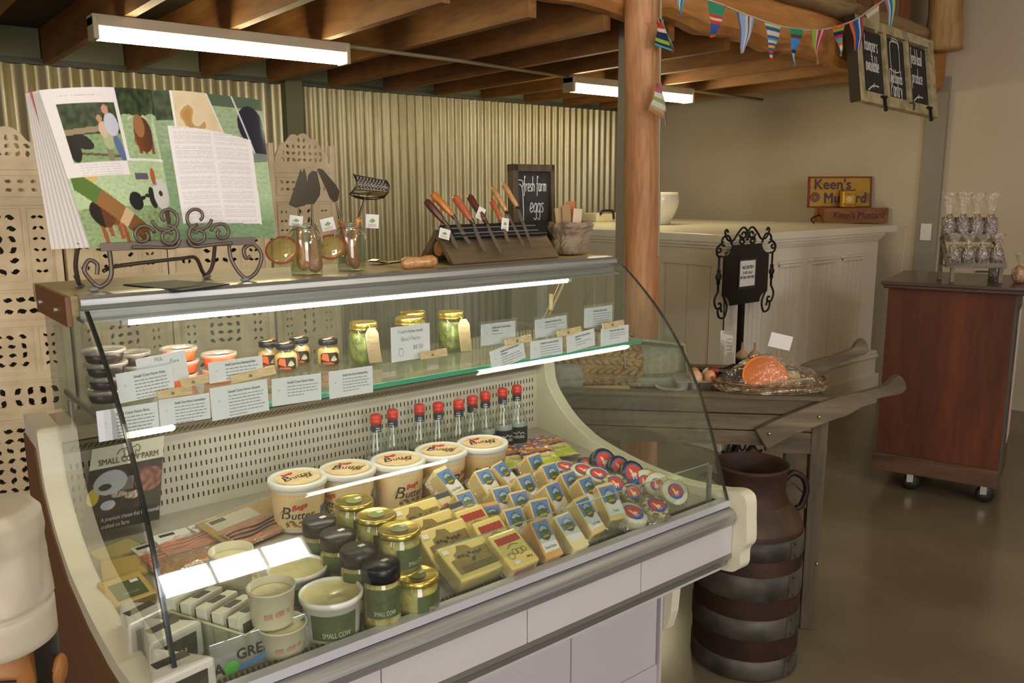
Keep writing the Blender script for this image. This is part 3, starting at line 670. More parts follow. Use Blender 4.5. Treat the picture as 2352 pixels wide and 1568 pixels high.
def lpaint(u, v):
    if u < .63 and v > .90: return mixc(WHT, hx('9a9492'), .7) if (abs(v-.952) < .004 and .12 < u < .5 and nz(u, v, 90) > -.1) else WHT
    if .60 < u < .635 and v > .53: return WHT
    if u < .10 and v > .44: return WHT
    if u <= .60 and v > .53:                                   # couple by a fence
        if ell(u, v, .50, .855, .030, .030): return hx('b98a72')
        if ell(u, v, .505, .875, .030, .016): return hx('7a5a38')
        if ell(u, v, .53, .76, .065, .075): return hx('b9bcc8')
        if ell(u, v, .43, .80, .025, .025): return hx('b48468')
        if ell(u, v, .435, .82, .028, .012): return hx('4a3626')
        if ell(u, v, .445, .73, .04, .055): return hx('c8ab8f')
        if ell(u, v, .47, .66, .05, .06): return hx('a2ab80')
        if abs(v-(.715+.05*u)) < .018: return hx('8f7f66')
        if abs(u-.46) < .03 and v < .72: return hx('7b7b5c')
        if ell(u, v, .56, .61, .035, .09, .3): return hx('55668f')
        if ell(u, v, .20, .67, .13, .05, -.35) or ell(u, v, .14, .62, .06, .09): return hx('16150f')
        if v < .60 and abs(v-(.60-.08*u)) < .008: return hx('5d4b3a')
        if v > .70: return hedge(u, v)
        return grass(u, v, '5d8a33', '3c6424')
    if u <= .60 and v > .44:                                   # caption
        return mixc(WHT, hx('b0aaa8'), .6) if (int(v*260) % 4 == 0 and .14 < u < .54 and nz(u, v, 70, 2) > -.25) else WHT
    if v > .53 and u > .60:                                    # brown bull in a field
        if v < .545: return WHT
        if ell(u, v, .80, .755, .055, .075): return hx('9a6a40')
        if ell(u, v, .725, .808, .03, .008, .4) or ell(u, v, .875, .815, .03, .008, -.4): return hx('cdbfa2')
        if ell(u, v, .83, .70, .095, .115): return mixc(hx('6d3f22'), hx('3f2414'), (u-.78)*6)
        for x in (.775, .83, .905):
            if abs(u-x) < .016 and .575 < v < .66: return hx('7d4424')
        if ell(u, v, .80, .66, .075, .05): return hx('9c6038')
        return hedge(u, v) if v > .83+.02*nz(u, v, 9) else grass(u, v, '8aa874', '6a8c55')
    # herd at the bottom
    d = v-(.44-.62*(u-.08))                                     # slanted inset strip
    if .02 < u < .68 and -.02 < d+.09 < .13 and v < .44:
        k = u*.5-v*.6
        return hx('54702c') if k < -.07 else (hx('8a6030') if k < .10 else (hx('c3a27e') if k < .16 else hx('6f4a22')))
    if ell(u, v, .15, .425, .12, .03): return hx('c9ab6c')
    if ell(u, v, .845, .43, .028, .055): return hx('a8592c')
    if ell(u, v, .85, .385, .03, .015): return hx('7f9ac0')
    if ell(u, v, .905, .315, .09, .10): return hx('c9c6bf') if not ell(u, v, .90, .32, .022, .02) else hx('222222')
    if ell(u, v, .80, .29, .045, .07, .2) or ell(u, v, .74, .305, .03, .012): return hx('1c1c22')
    if ell(u, v, .935, .19, .035, .09): return hx('4a3a2c')
    if ell(u, v, .605, .27, .075, .06) or ell(u, v, .69, .29, .03, .013, .2): return hx('17161a')
    if ell(u, v, .22, .20, .12, .085, -.3): return hx('1e120c') if u < .22 else hx('5c3018')
    if ell(u, v, .33, .18, .08, .055): return hx('7b4220')
    for x, y in ((.19, .08), (.26, .12), (.36, .10), (.41, .07)):
        if abs(u-x-.1*(.1-v)) < .022 and abs(v-y) < .065: return hx('8f4d28')
    if abs(u-.72) < .07 and .41 < v < .45: return hx('5a5560')
    return grass(u, v, 'a9bf92', '8aa870') if v > .24 else grass(u, v, '6f8f48', '456828')
def rpaint(u, v):
    if .085 < u < .86-.02*v and .125-.03*u < v < .765-.10*u*u:
        c = u < .46
        if abs(u-.465) < .018 or u < .12 or u > .80: return WHT
        return mixc(WHT, hx('a8a4a6'), .55) if (int(v*240) % 3 == 0 and nz(u, v, 60, 4) > -.3) else WHT
    if v < .13: return grass(u, v, '3f7a3a', '2c5a26')
    if u > .80 and v < .45+.1*u: return mixc(grass(u, v, '98b487', '7fa06a'), hx('3f7a3a'), (.3-v)*3)
    if v > .60:
        if u < .145: return hedge(u, v) if v > .80 else grass(u, v, '6d8a5c', '4a6a45')
        if u < .165: return WHT
        k = u+.42*(v-1.0)
        if u < .60 and k < .46:
            w = nz(u, v, 9, 5); return mixc(hx('c9b48a'), hx('a87c3c') if w > .15 else hx('d8c8ac'), .5+w)
        if abs(k-.46) < .010: return WHT
        if abs(k-.70) < .008: return hx('c8c4cc')
        if ell(u, v, .86, .80, .13, .14, .4) or ell(u, v, .93, .66, .08, .2): return hx('1f1e2c')
        return grass(u, v, '7d9468', '5d7a50') if v < .92 else hx('4a5a44')
    if u > .80: return hx('6d7a6c') if v > .52 else grass(u, v, '98b487', '7fa06a')
    return grass(u, v, '3f7a3a', '2c5a26')
printed('left_page', 150, 190, lpos, lpaint, t); printed('right_page', 150, 190, rpos, rpaint, t)
b = MB()
for k in range(9):
    o_ = V((-.0035*k*.55, .0022*k, -.0004*k)); q = .006*k
    b.grid(lambda u, v: lpos(u, v)+o_+V((-q*(1-u)*(1-v)*.9, .004*k*(1-u), 0)), 10, 6)
b.build('page_block', M('page_edge_paper', 'c8c2bb', .7), t)
b = MB()
for k in range(5):
    o_ = V((.0012*k, .0022*k+.001, 0)); b.grid(lambda u, v: rpos(u, v)+o_, 10, 6)
b.build('page_block', M('page_edge_paper', 'c8c2bb', .7), t)
b = MB()
o_ = V((0, .024, 0)); b.grid(lambda u, v: lerp(lerp(BL, TL, v), lerp(BS, TS, v), u)+o_+V((-.012*(1-u), 0, 0)), 4, 4); b.grid(lambda u, v: lerp(lerp(BS, TS, v), lerp(BR, TR, v), u)+V((.004*u, .016, .002)), 4, 4)
b.build('cover', M('red_cover', 'b0463c', .4), t)
b = MB(); P = [onz(x, y, 1.3295) for x, y in ((283, 654), (418, 668), (528, 653), (400, 644))]; b.prism([(p.x, p.y) for p in P], .0025, T(0, 0, 1.3285))
tag(b.build('card_sheet', M('black_card', '1f1d19', .6)), 'dark sheet of card lying flat on the case top under the book stand', 'sheet')
# ---- clip top jars with serving tools
jarg = clear('jar_glass', 'eef4ea', 1.48, 1, .03, 'd8e0d0'); seal = M('orange_rubber_seal', '9c4424', .5); wire = M('jar_wire', 'b0aa9c', .3, .9)
def clipjar(name, label, x, y, r, lidang):
    t = thing(name, label, 'jar', (x, y, 1.3285))
    b = LB(); b.lathe([(0, .001), (r*.95, .001), (r, .006), (r, .078), (r*.93, .090), (r*.80, .097), (r*.80, .112), (r*.86, .113), (r*.86, .118), (r*.79, .118), (r*.74, .10), (r*.93, .086), (r*.95, .010), (0, .006)], n=36, cap=False); b.build('glass_body', jarg, t)
    b = LB(); b.tube([(r*.84*math.cos(a*math.pi/12), r*.84*math.sin(a*math.pi/12), .106) for a in range(24)], .0013, 5, True)
    b.tube([(-r*.84, 0, .106), (-r*1.2, -.004, .095), (-r*1.45, -.006, .08)], .0013, 5); b.tube([(r*.84, 0, .106), (r*1.05, -.008, .085), (r*1.0, -.01, .06)], .0013, 5); b.build('wire_clip', wire, t)
    lm = T(-r*1.75, -.012, .060) @ RZ(-35) @ RX(52)
    b = LB(); b.lathe([(0, .008), (r*.55, .008), (r*.75, .004), (r*.98, .004), (r*.98, -.004), (r*.8, -.004), (r*.7, 0), (0, .001)], (0, 0, 0), 28, lm); b.build('lid', clear('jar_lid_glass', 'f0e8c0', 1.5, 1, .40, 'b5a566'), t)
    b = LB(); b.m = lm; b.tube([(r*.97*math.cos(a*math.pi/14), r*.97*math.sin(a*math.pi/14), .004) for a in range(28)], .0020, 6, True); b.build('seal_ring', seal, t)
    return t
clipjar('clip_jar', 'clip-top glass jar holding two gourd-handled servers, nearer the magazine', .862, 1.828, .0365, 0)
clipjar('clip_jar', 'clip-top glass jar holding a small grater with a white tag', .992, 1.850, .0345, 0)
def gourd(b, p, q, r0, r1):
    """turned wooden handle, fat end at p"""
    p = V(p); q = V(q); d = q-p; L = d.length; m = d.to_track_quat('Z', 'Y').to_matrix().to_4x4()
    b.lathe([(0, 0), (r0*.55, .03*L), (r0*.9, .10*L), (r0, .2*L), (r0*.92, .35*L), (r0*.62, .55*L), (r0*.6, .7*L), (r1*1.05, .88*L), (r1*.9, .97*L), (0, L)], p, 18, m, True, False)
def blade(b, px, Y, th=.0016):
    P = [ony(x, y, Y) for x, y in px]; n_ = len(P)
    vs = [tuple(p) for p in P]+[(p.x, p.y+th, p.z) for p in P]
    b.add(vs, [list(range(n_)), [n_+i for i in range(n_)][::-1]]+[(i, (i+1) % n_, n_+(i+1) % n_, n_+i)[::-1] for i in range(n_)], None, False)
dsteel = M('polished_steel', '5c5448', .25, .95)
hw = [wood('gourd_'+k, a, c_, 'z', 30, .35, coat=.5, bump=.05) for k, a, c_ in (('amber', 'c8702c', 'eca050'), ('rose', 'c07450', 'e0a080'), ('red', 'a04a2c', 'd07048'), ('tan', 'b07a44', 'd8a870'), ('dark', '44201a', '6a3424'), ('orange', 'b8641e', 'dc9040'))]
paper = M('white_paper', 'd6d2cc', .6)
def tagcard(name, m, w, h, par=None):
    b = MB(m); b.box((0, 0, 0), (w, h, .0012)); o = b.build(name, paper, par)
    b = MB(m); b.add([(-w*.28, -h*.02, .0009), (w*.02, h*.22, .0009), (w*.25, h*.05, .0009), (w*.05, -h*.12, .0009)], [(0, 1, 2, 3)])
    b.build('leaf_print', M('tag_green', '6c9a4a', .6), o)
    b = MB(m)
    for k in range(3): b.ribbon([(-w*.32, -h*(.22+.08*k)), (w*.30, -h*(.22+.08*k))], h*.025, None, .0009)
    b.build('lettering', M('tag_red', '9a5a58', .6), o); return o
def server(label, hp, hq, sh, poly, Y, mi, kind, tagc=None, r=.0165):
    t = thing(kind[0], label, kind[1], tuple(hp), group='serving tools')
    b = MB(); gourd(b, hp, hq, r, .007); b.build('handle', hw[mi], t)
    b = MB(); b.cyl(hq, sh, .003, .0022, 10); b.build('shaft', dsteel, t)
    if poly: b = MB(); blade(b, poly, Y); b.build('blade', dsteel, t)
    b = MB(); q = V(hq); b.tube([(q.x+.006*math.cos(a*.6), q.y+.006*math.sin(a*.6), q.z+.001*math.sin(a)) for a in range(12)], .0012, 5, True); b.build('raffia_tie', M('raffia', 'b58a4e', .8), t)
    if tagc: tagcard('paper_tag', *tagc, par=t)
    return t
P3 = lambda x, y, Y: ony(x, y, Y)
def tagm(x, y, Y, rot=0, tilt=0): return T(*ony(x, y, Y)) @ RZ(-25+tilt) @ RX(90) @ RZ(rot)
server('pronged cheese slicer leaning leftmost in the first clip jar', P3(698, 622, 1.835), P3(687, 520, 1.835), P3(686, 478, 1.835), [(664, 470), (668, 458), (688, 398), (691, 388), (694, 398), (699, 386), (703, 398), (710, 450), (711, 462), (700, 472), (680, 477)], 1.835, 0, ('cheese_slicer', 'slicer'), (tagm(680, 507, 1.822, -8), .030, .024), .0145)
server('rounded cake server right of the slicer in the first clip jar', P3(725, 626, 1.830), P3(717, 520, 1.838), P3(717, 470, 1.842), [(697, 470), (704, 452), (708, 402), (718, 392), (728, 394), (736, 430), (735, 448), (722, 468)], 1.842, 1, ('cake_server', 'server'), (tagm(753, 515, 1.835, 12), .032, .030), .0185)
server('long tapering server leaning out of the grater jar', P3(820, 617, 1.848), P3(781, 505, 1.850), P3(772, 465, 1.852), [(728, 388), (733, 386), (742, 390), (772, 425), (780, 440), (776, 460), (768, 465), (758, 455), (750, 435)], 1.852, 2, ('pie_server', 'server'), None, .0155)
# little grater
gp, gq, gs = P3(800, 612, 1.858), P3(824, 500, 1.856), P3(838, 455, 1.856)
t = server('hand grater with a bright curved head standing in the second clip jar', gp, gq, gs, None, 0, 0, ('hand_grater', 'grater'), (tagm(855, 508, 1.846, -4), .032, .034), .014)
b = MB()
bl, br_, tl, tr = P3(805, 445, 1.852), P3(882, 452, 1.852), P3(812, 400, 1.86), P3(886, 414, 1.86)
def gpos(u, v): p = lerp(lerp(bl, br_, u), lerp(tl, tr, u), v); return p+V((0, -.022*math.sin(math.pi*v), 0))
b.grid(gpos, 12, 10)
for i in range(9):
    for j in range(3, 10):
        b.sphere(gpos((i+.6+.4*(j % 2))/10.2, j/10), .0017, 8, 5)
b.build('grating_plate', M('grater_chrome', 'c4c4c8', .12, 1.0), t)
b = MB(); b.tube([gpos(0, 0), gpos(.2, -.12), gpos(.5, -.18), gpos(.8, -.12), gpos(1, 0)], .0035, 8); b.tube([gpos(0, v/8) for v in range(9)], .002, 6); b.tube([gpos(1, v/8) for v in range(9)], .002, 6); b.build('frame', dsteel, t)
# ---- gourd handled cheese plane lying down
t = thing('cheese_plane', 'cheese plane with fat tan gourd handle lying on the case top', 'cheese plane', (1.18, 1.825, 1.3285))
b = MB(); b.lathe([(0, 0), (.010, .003), (.0165, .014), (.0165, .03), (.0135, .05), (.0155, .07), (.0165, .085), (.012, .096), (0, .10)], tuple(onz(1004, 599, 1.3455)), 20, V((-1, .12, -.02)).to_track_quat('Z', 'Y').to_matrix().to_4x4(), True, False); b.build('handle', hw[3], t)
b = MB(); a = onz(920, 601, 1.343); c_ = onz(893, 604, 1.336); b.cyl(a, c_, .0028); b.box(onz(872, 602, 1.334), (.05, .030, .0018), RZ(14) @ RY(10)); b.box(onz(858, 598, 1.338), (.02, .03, .0018), RZ(14) @ RY(-14)); b.build('blade', dsteel, t)
b = MB(); a = onz(893, 604, 1.336); b.tube([(a.x+.006*math.cos(k*.6), a.y+.010*math.sin(k*.6), a.z+.002*math.cos(k*1.1)) for k in range(12)], .0011, 5, True); b.build('raffia_tie', MATS['raffia'], t)
# ---- timber knife block with magnetic strip
old = wood('weathered_plank', '54462f', '8a7450', 'x', 9, .75, c3='6c5a3e')
t = thing('knife_block', 'rustic wooden A-shaped knife block with a black magnetic strip', 'knife block', (1.44, 1.87, 1.3285))
kx0, kx1 = 1.262, 1.622; fy0, fz0, ry, rz_ = 1.795, 1.3285, 1.868, 1.404
fn = V((0, -(rz_-fz0), (ry-fy0))).normalized()
b = MB(); b.bar(((kx0+kx1)/2-.1865, (fy0+ry)/2, (fz0+rz_)/2), ((kx0+kx1)/2+.1865, (fy0+ry)/2, (fz0+rz_)/2), (V((ry-fy0, rz_-fz0, 0))).length, .016, fn, .002); b.build('front_board', old, t)
b = MB(); fnb = V((0, (rz_-fz0), (ry-fy0))).normalized(); b.bar((kx0, 1.918, 1.372), (kx1, 1.918, 1.372), .115, .016, fnb, .002); b.build('back_board', old, t)
b = MB(); b.cyl((kx0+.004, 1.876, 1.368), (kx0+.05, 1.876, 1.368), .020, n=20); b.build('end_dowel', wood('cut_end', '8a5a30', 'b07c48', 'x', 20), t)
def kpt(x, y, off): return onpl(x, y, V((0, fy0, fz0))+fn*off, fn)
sa, sb = V((1.262, ry-.010, rz_-.002)), V((1.618, ry-.010, rz_-.002))
b = MB(); b.bar(sa+fn*.014, sb+fn*.014, .046, .012, fn, .003); b.build('magnetic_strip', M('black_magnet', '17171b', .35), t)
b = MB()
sd = V((0, ry-fy0, rz_-fz0)).normalized()
for k in (-.010, .008): b.bar(sa+fn*.0204+sd*k+V((.03, 0, 0)), sb+fn*.0204+sd*k-V((.03, 0, 0)), .0032, .0006, fn)
b.build('steel_line', M('strip_line', 'b9b9b9', .3, .8), t)
kn = [((977, 460), (1023, 512), (1050, 572), 4, 'darkest brown handle, leftmost on the strip and wearing a white tag'), ((992, 443), (1042, 497), (1078, 562), 5, 'bright orange wooden handle, second from the left'), ((1043, 451), (1084, 507), (1112, 578), 2, 'plain red-brown handle, third from the left'), ((1077, 449), (1115, 508), (1150, 582), 4, 'dark reddish handle, fourth from the left'), ((1128, 458), (1155, 512), (1166, 556), 2, 'short waisted red handle, fifth from the left'), ((1131, 430), (1163, 486), (1203, 566), 3, 'slim pale tan handle, second from the right'), ((1156, 421), (1188, 475), (1222, 568), 3, 'tallest tan handle, rightmost on the strip')]
for i, (a, m_, e, mi, lab) in enumerate(kn):
    A_, M_, E_ = kpt(*a, .030), kpt(*m_, .028), kpt(*e, .0225)
    t = thing('cheese_knife', 'cheese knife with '+lab, 'knife', tuple(M_), group='knives on the magnetic strip')
    d = M_-A_; L = d.length; mq = d.to_track_quat('Z', 'Y').to_matrix().to_4x4(); r = [.0105, .0105, .011, .0105, .0085, .0085, .0085][i]
    b = MB()
    pr = [(0, 0), (r*.7, .02*L), (r, .10*L), (r*1.02, .3*L), (r*.95, .6*L), (r*.72, .88*L), (r*.55, L), (0, L)] if i < 4 else ([(0, 0), (r*.75, .03*L), (r*1.05, .15*L), (r*.8, .42*L), (r*.9, .7*L), (r*.65, L), (0, L)] if i == 4 else [(0, 0), (r*.75, .02*L), (r, .08*L), (r*.9, .6*L), (r*.8, L), (0, L)])
    b.lathe(pr, A_, 16, mq, True, False); b.build('handle', hw[mi], t)
    b = MB(); b.cyl(M_-d.normalized()*.004, M_+d.normalized()*.010, r*.62, r*.45, 12); b.build('ferrule', dsteel, t)
    b = MB(); dd = (E_-M_); w_ = [.013, .014, .013, .012, .012, .010, .011][i]
    side = dd.cross(fn).normalized(); q0 = M_+d.normalized()*.008
    P = [q0-side*.004, q0+side*.004, lerp(M_, E_, .3)+side*w_*.55, lerp(M_, E_, .8)+side*w_*.5, E_+side*w_*.1, lerp(M_, E_, .93)-side*w_*.5, lerp(M_, E_, .3)-side*w_*.4]
    th = fn*.0014; n_ = len(P)
    b.add([tuple(p) for p in P]+[tuple(p+th) for p in P], [list(range(n_))[::-1], [n_+k for k in range(n_)]]+[(k, (k+1) % n_, n_+(k+1) % n_, n_+k) for k in range(n_)]); b.build('blade', M('knife_steel', 'a09888', .3, .85), t)
    if i in (0, 4, 3):
        tp = kpt(*[(1021, 537), 0, 0, (1104, 490), (1160, 515)][i], .034)
        b = MB(); b.tube([M_, lerp(M_, tp, .6)+fn*.004, tp], .0008, 4); b.build('tag_string', MATS['raffia'], t)
        tagcard('paper_tag', frame(tp, (.9, -.3, [-.28, 0, 0, -.5, -.2][i]), (.1, .3, 1)), .030 if i == 0 else .022, .028 if i == 0 else .036, t)
# ---- small chalkboard
t = thing('chalkboard', 'small wooden-framed chalkboard about eggs standing on the case behind the knives', 'chalkboard', (1.72, 2.03, 1.3285))
bw, bh = .168, .272; bm_ = frame((1.640, 2.022, 1.3285), (.998, -.03, 0), (0, .03, 1))
b = MB(bm_)
for c_, d_ in (((.011, bh/2, 0), (.022, bh, .03)), ((bw-.008, bh/2, 0), (.016, bh, .03)), ((bw/2, bh-.011, 0), (bw, .022, .03)), ((bw/2, .011, 0), (bw, .022, .03))): b.box(c_, d_, None, .002)
b.build('frame', wood('dark_frame', '3d3122', '64523a', 'z', 12, .7), t)
slate = M('chalkboard_black', '24231f', .75, col2='2f2e2a', vs=18)
b = MB(bm_); b.box((bw/2, bh/2, -.004), (bw-.03, bh-.03, .01)); b.build('slate', slate, t)
chalk = M('chalk_white', 'd8d6d0', .8)
b = MB(bm_ @ T(0, 0, .002)); hand(b, 'fresh farm', .046, T(.096, .190, 0), xs=.36, w=.0026); hand(b, 'eggs', .056, T(.104, .125, 0), xs=.46, w=.0028)
b.f = b.f; b.ribbon([(q.x, q.y) for q in bez((.026, .225), (.046, .222), (.047, .205), (.034, .212), (.046, .195), (.048, .10), (.042, .07), (.028, .072))], .0028); b.build('chalk_writing', chalk, t)
# ---- brown paper bag of seed packets
pb = onz(1312, 584, 1.3285); pb = V((1.748, 1.872, 1.3285))
t = thing('paper_bag', 'crumpled brown paper bag with rolled rim at the right end of the case', 'paper bag', tuple(pb))
b = LB(); b.smooth = True
pr = [(0, .001), (.050, .001), (.056, .012), (.058, .035), (.052, .055), (.062, .068), (.066, .085), (.060, .098), (.052, .094), (.048, .06), (.045, .02), (0, .01)]
def bagp(u, v):
    k = v*(len(pr)-1); i = min(int(k), len(pr)-2); f_ = k-i; r = lerp(pr[i][0], pr[i+1][0], f_); z = lerp(pr[i][1], pr[i+1][1], f_); a = u*2*math.pi
    q = 1+.20*noise.noise(V((math.cos(a)*1.7, math.sin(a)*1.7, z*26)))*(r/.05)+.16*abs(noise.noise(V((math.cos(a)*3.4, math.sin(a)*3.4, z*60))))+.06*noise.noise(V((math.cos(a)*8, math.sin(a)*8, z*120)))
    sq = 1/max(abs(math.cos(a)), abs(math.sin(a)))**.45
    return V((r*q*math.cos(a)*.95*sq, r*q*math.sin(a)*.75*sq, max(.001, z+.010*noise.noise(V((math.cos(a)*2, math.sin(a)*2, 3)))*(z/.09))))
b.grid(bagp, 44, 26, smooth=False); b.build('bag', M('kraft_paper', '8c7a62', .8, col2='7d6c56', vs=14), t)
for i, (dx, dy, rz2, h, c_) in enumerate(((-.030, .008, 20, .142, 'a58b62'), (-.018, -.004, 35, .150, '9c7f55'), (.0, .0, 25, .160, 'b06a3a'), (.012, -.014, 30, .138, 'c9b594'), (.022, .006, 10, .128, 'b9a27c'))):
    tt = thing('seed_packet', ['narrow tan paper packet at the left of the paper bag', 'brown paper packet second from left in the paper bag', 'tall orange-striped packet in the middle of the paper bag', 'pale packet in front of the orange-striped packet', 'beige packet at the right of the paper bag'][i], 'packet', tuple(pb+V((dx, dy, .03))), rz2-45, 'packets in the paper bag')
    b = LB(); b.box((0, 0, (h-.03)/2), (.030, .003, h-.03), RY(-8+4*i), .001); b.build('packet', M('packet_'+c_, c_, .7), tt)
    if i == 2:
        b = LB(RY(0))
        for k in range(6): b.box((.003+.001*k, -.0022, .065+.009*k), (.020, .0006, .0035), RY(25))
        b.build('stripes', M('packet_red', 'b2482e', .6), tt)
# ================================================================ things on the glass shelf
SZ = 1.0985
def shelf_at(x, y, h): return onz(x, y, SZ+h)
lidc = clear('tub_lid_clear', 'f2efe6', 1.45, 1, .30, 'e6e0d2', rough=.12)
plum = M('dark_plum_paste', '241114', .35); orange = M('orange_dip', 'd9571e', .4, sss=.1); white_stick = M('price_sticker', 'e6e2da', .5)
darklid = M('black_lid', '16161a', .35)
def dip_tub(name, label, p, z, r, h, mat, group, sticker=False):
    t = thing(name, label, 'tub', (p.x, p.y, z), group=group)
    b = LB(); b.lathe([(r*.78, .0005), (r*.80, .002), (r*.92, h-.006), (0, h-.006)], n=28); b.build('contents', mat, t)
    b = LB(); b.lathe([(0, h-.004), (r*.8, h-.004), (r*.86, h-.0015), (r*1.0, h-.0005), (r*1.02, h-.003), (r*1.02, h-.008), (r*.97, h-.009)], n=32, cap=False); b.build('lid', lidc, t)
    if sticker: b = LB(); b.box((.004, -.004, h-.0012), (r*.75, r*.42, .0012), RZ(12)); b.build('price_sticker', white_stick, t)
def stack(px, py, n, r, h, mat, names, group, name, sticker=False):
    p = onz(px, py, SZ+n*h)
    for k in range(n): dip_tub(name, names[k], p+V((.002*((k*5) % 3-1), .001*((k*7) % 3-1), 0)), SZ+.0005+k*h, r, h-.0004, mat, group, sticker and k == n-1)
o4 = ['lowest', 'second from bottom', 'third from bottom', 'topmost']
stack(240, 799, 4, .0415, .0275, plum, [w+' dark tub of the tall stack at the shelf left end' for w in o4], 'dark dip tubs on the shelf', 'dip_tub')
stack(303, 806, 3, .038, .0275, plum, [w+' dark tub of the shorter stack behind the pile of cards' for w in ('lowest', 'middle', 'topmost')], 'dark dip tubs on the shelf', 'dip_tub')
stack(410, 796, 3, .039, .0290, orange, [w+' orange dip tub of the taller stack behind the handwritten card' for w in ('lowest', 'middle', 'topmost')], 'orange dip tubs on the shelf', 'dip_tub', True)
stack(500, 809, 2, .0385, .0330, orange, [w+' orange dip tub of the two beside the garlic jars' for w in ('lower', 'upper')], 'orange dip tubs on the shelf', 'dip_tub', True)
# garlic jars
jg = clear('small_jar_glass', 'f4f0e0', 1.45, 1, .05, 'e0d8c0'); cream_c = M('garlic_cream', 'c9b27a', .45, sss=.15)
def garlic(px, py, label):
    h = .066; p = onz(px, py, SZ+h); r = .0285
    t = thing('garlic_jar', label, 'jar', (p.x, p.y, SZ+.0005), 8, group='garlic paste jars')
    b = LB(); b.lathe([(0, .002), (r*.80, .002), (r*.93, .010), (r*.94, .032), (r*.86, .040), (r*.62, .046), (0, .046)], n=28); b.build('contents', cream_c, t)
    b = LB(); b.lathe([(0, .0), (r*.86, .0), (r*1.0, .008), (r*1.02, .032), (r*.94, .042), (r*.74, .048), (r*.74, .056)], n=32, cap=False); b.build('glass_body', jg, t)
    b = LB(); b.lathe([(r*.80, .053), (r*.82, .054), (r*.82, .064), (r*.78, .066), (0, .066)], n=32); b.build('lid', darklid, t)
    b = LB(); b.box((-.004, -.003, .0667), (.020, .012, .0012), RZ(15)); b.build('price_sticker', white_stick, t)
    b = LB(); b.box((.006, .002, .0675), (.030, .005, .0014), RZ(20)); b.build('paper_seal', M('orange_paper_seal', 'c8783a', .6), t)
    def cyl(R): return lambda v: (R*math.cos(v[0]/R+math.radians(-118)), R*math.sin(v[0]/R+math.radians(-118)), v[1])
    def patch(name, poly, R, mat, par):
        b = LB(); n_ = 14; xs = [p_[0] for p_ in poly]; x0, x1 = min(xs), max(xs)
        def yr(x):
            ys = []
            for (xa, ya), (xb, yb) in zip(poly, poly[1:]+poly[:1]):
                if xa != xb and min(xa, xb)-1e-9 <= x <= max(xa, xb)+1e-9: ys.append(ya+(yb-ya)*(x-xa)/(xb-xa))
            return min(ys), max(ys)
        w = cyl(R); vs = []
        for i in range(n_+1):
            x = x0+(x1-x0)*i/n_; lo_, hi_ = yr(x); vs += [w((x, lo_)), w((x, hi_))]
        b.add(vs, [(2*i, 2*i+2, 2*i+3, 2*i+1) for i in range(n_)]); return b.build(name, mat, par)
    R = r*1.045
    lb = patch('label', [(-.024, .010), (-.020, .006), (.020, .006), (.024, .010), (.024, .030), (.018, .036), (-.018, .036), (-.024, .030)], R, M('garlic_label_black', '231b15', .45), t)
    patch('label_stripe', [(-.022, .020), (-.002, .014), (-.004, .033), (-.018, .034)], R*1.004, M('garlic_label_orange', 'c25a28', .45), lb)
    patch('label_stripe', [(-.020, .0075), (.012, .0075), (.004, .0125), (-.020, .012)], R*1.004, M('garlic_label_rust', '9a4a2a', .45), lb)
    b = LB(); w = cyl(R*1.006)
    for k in range(5):
        xx = .010+(k-2)*.0036; b.add([w((xx-.0013, .014+.001*abs(k-2))), w((xx+.0013, .014+.001*abs(k-2))), w((.010+(k-2)*.0012, .030-.0012*abs(k-2)))], [(0, 1, 2)])
    b.build('garlic_drawing', M('garlic_drawing_cream', 'd8cfae', .5), lb)
garlic(616, 783, 'garlic jar at the back left of the four small black-lidded jars')
garlic(686, 775, 'garlic jar at the back right, partly behind the front one')
garlic(655, 788, 'garlic jar in front of the group of four, black lid nearest the glass')
garlic(753, 778, 'garlic jar standing apart, beside the first pesto jar')
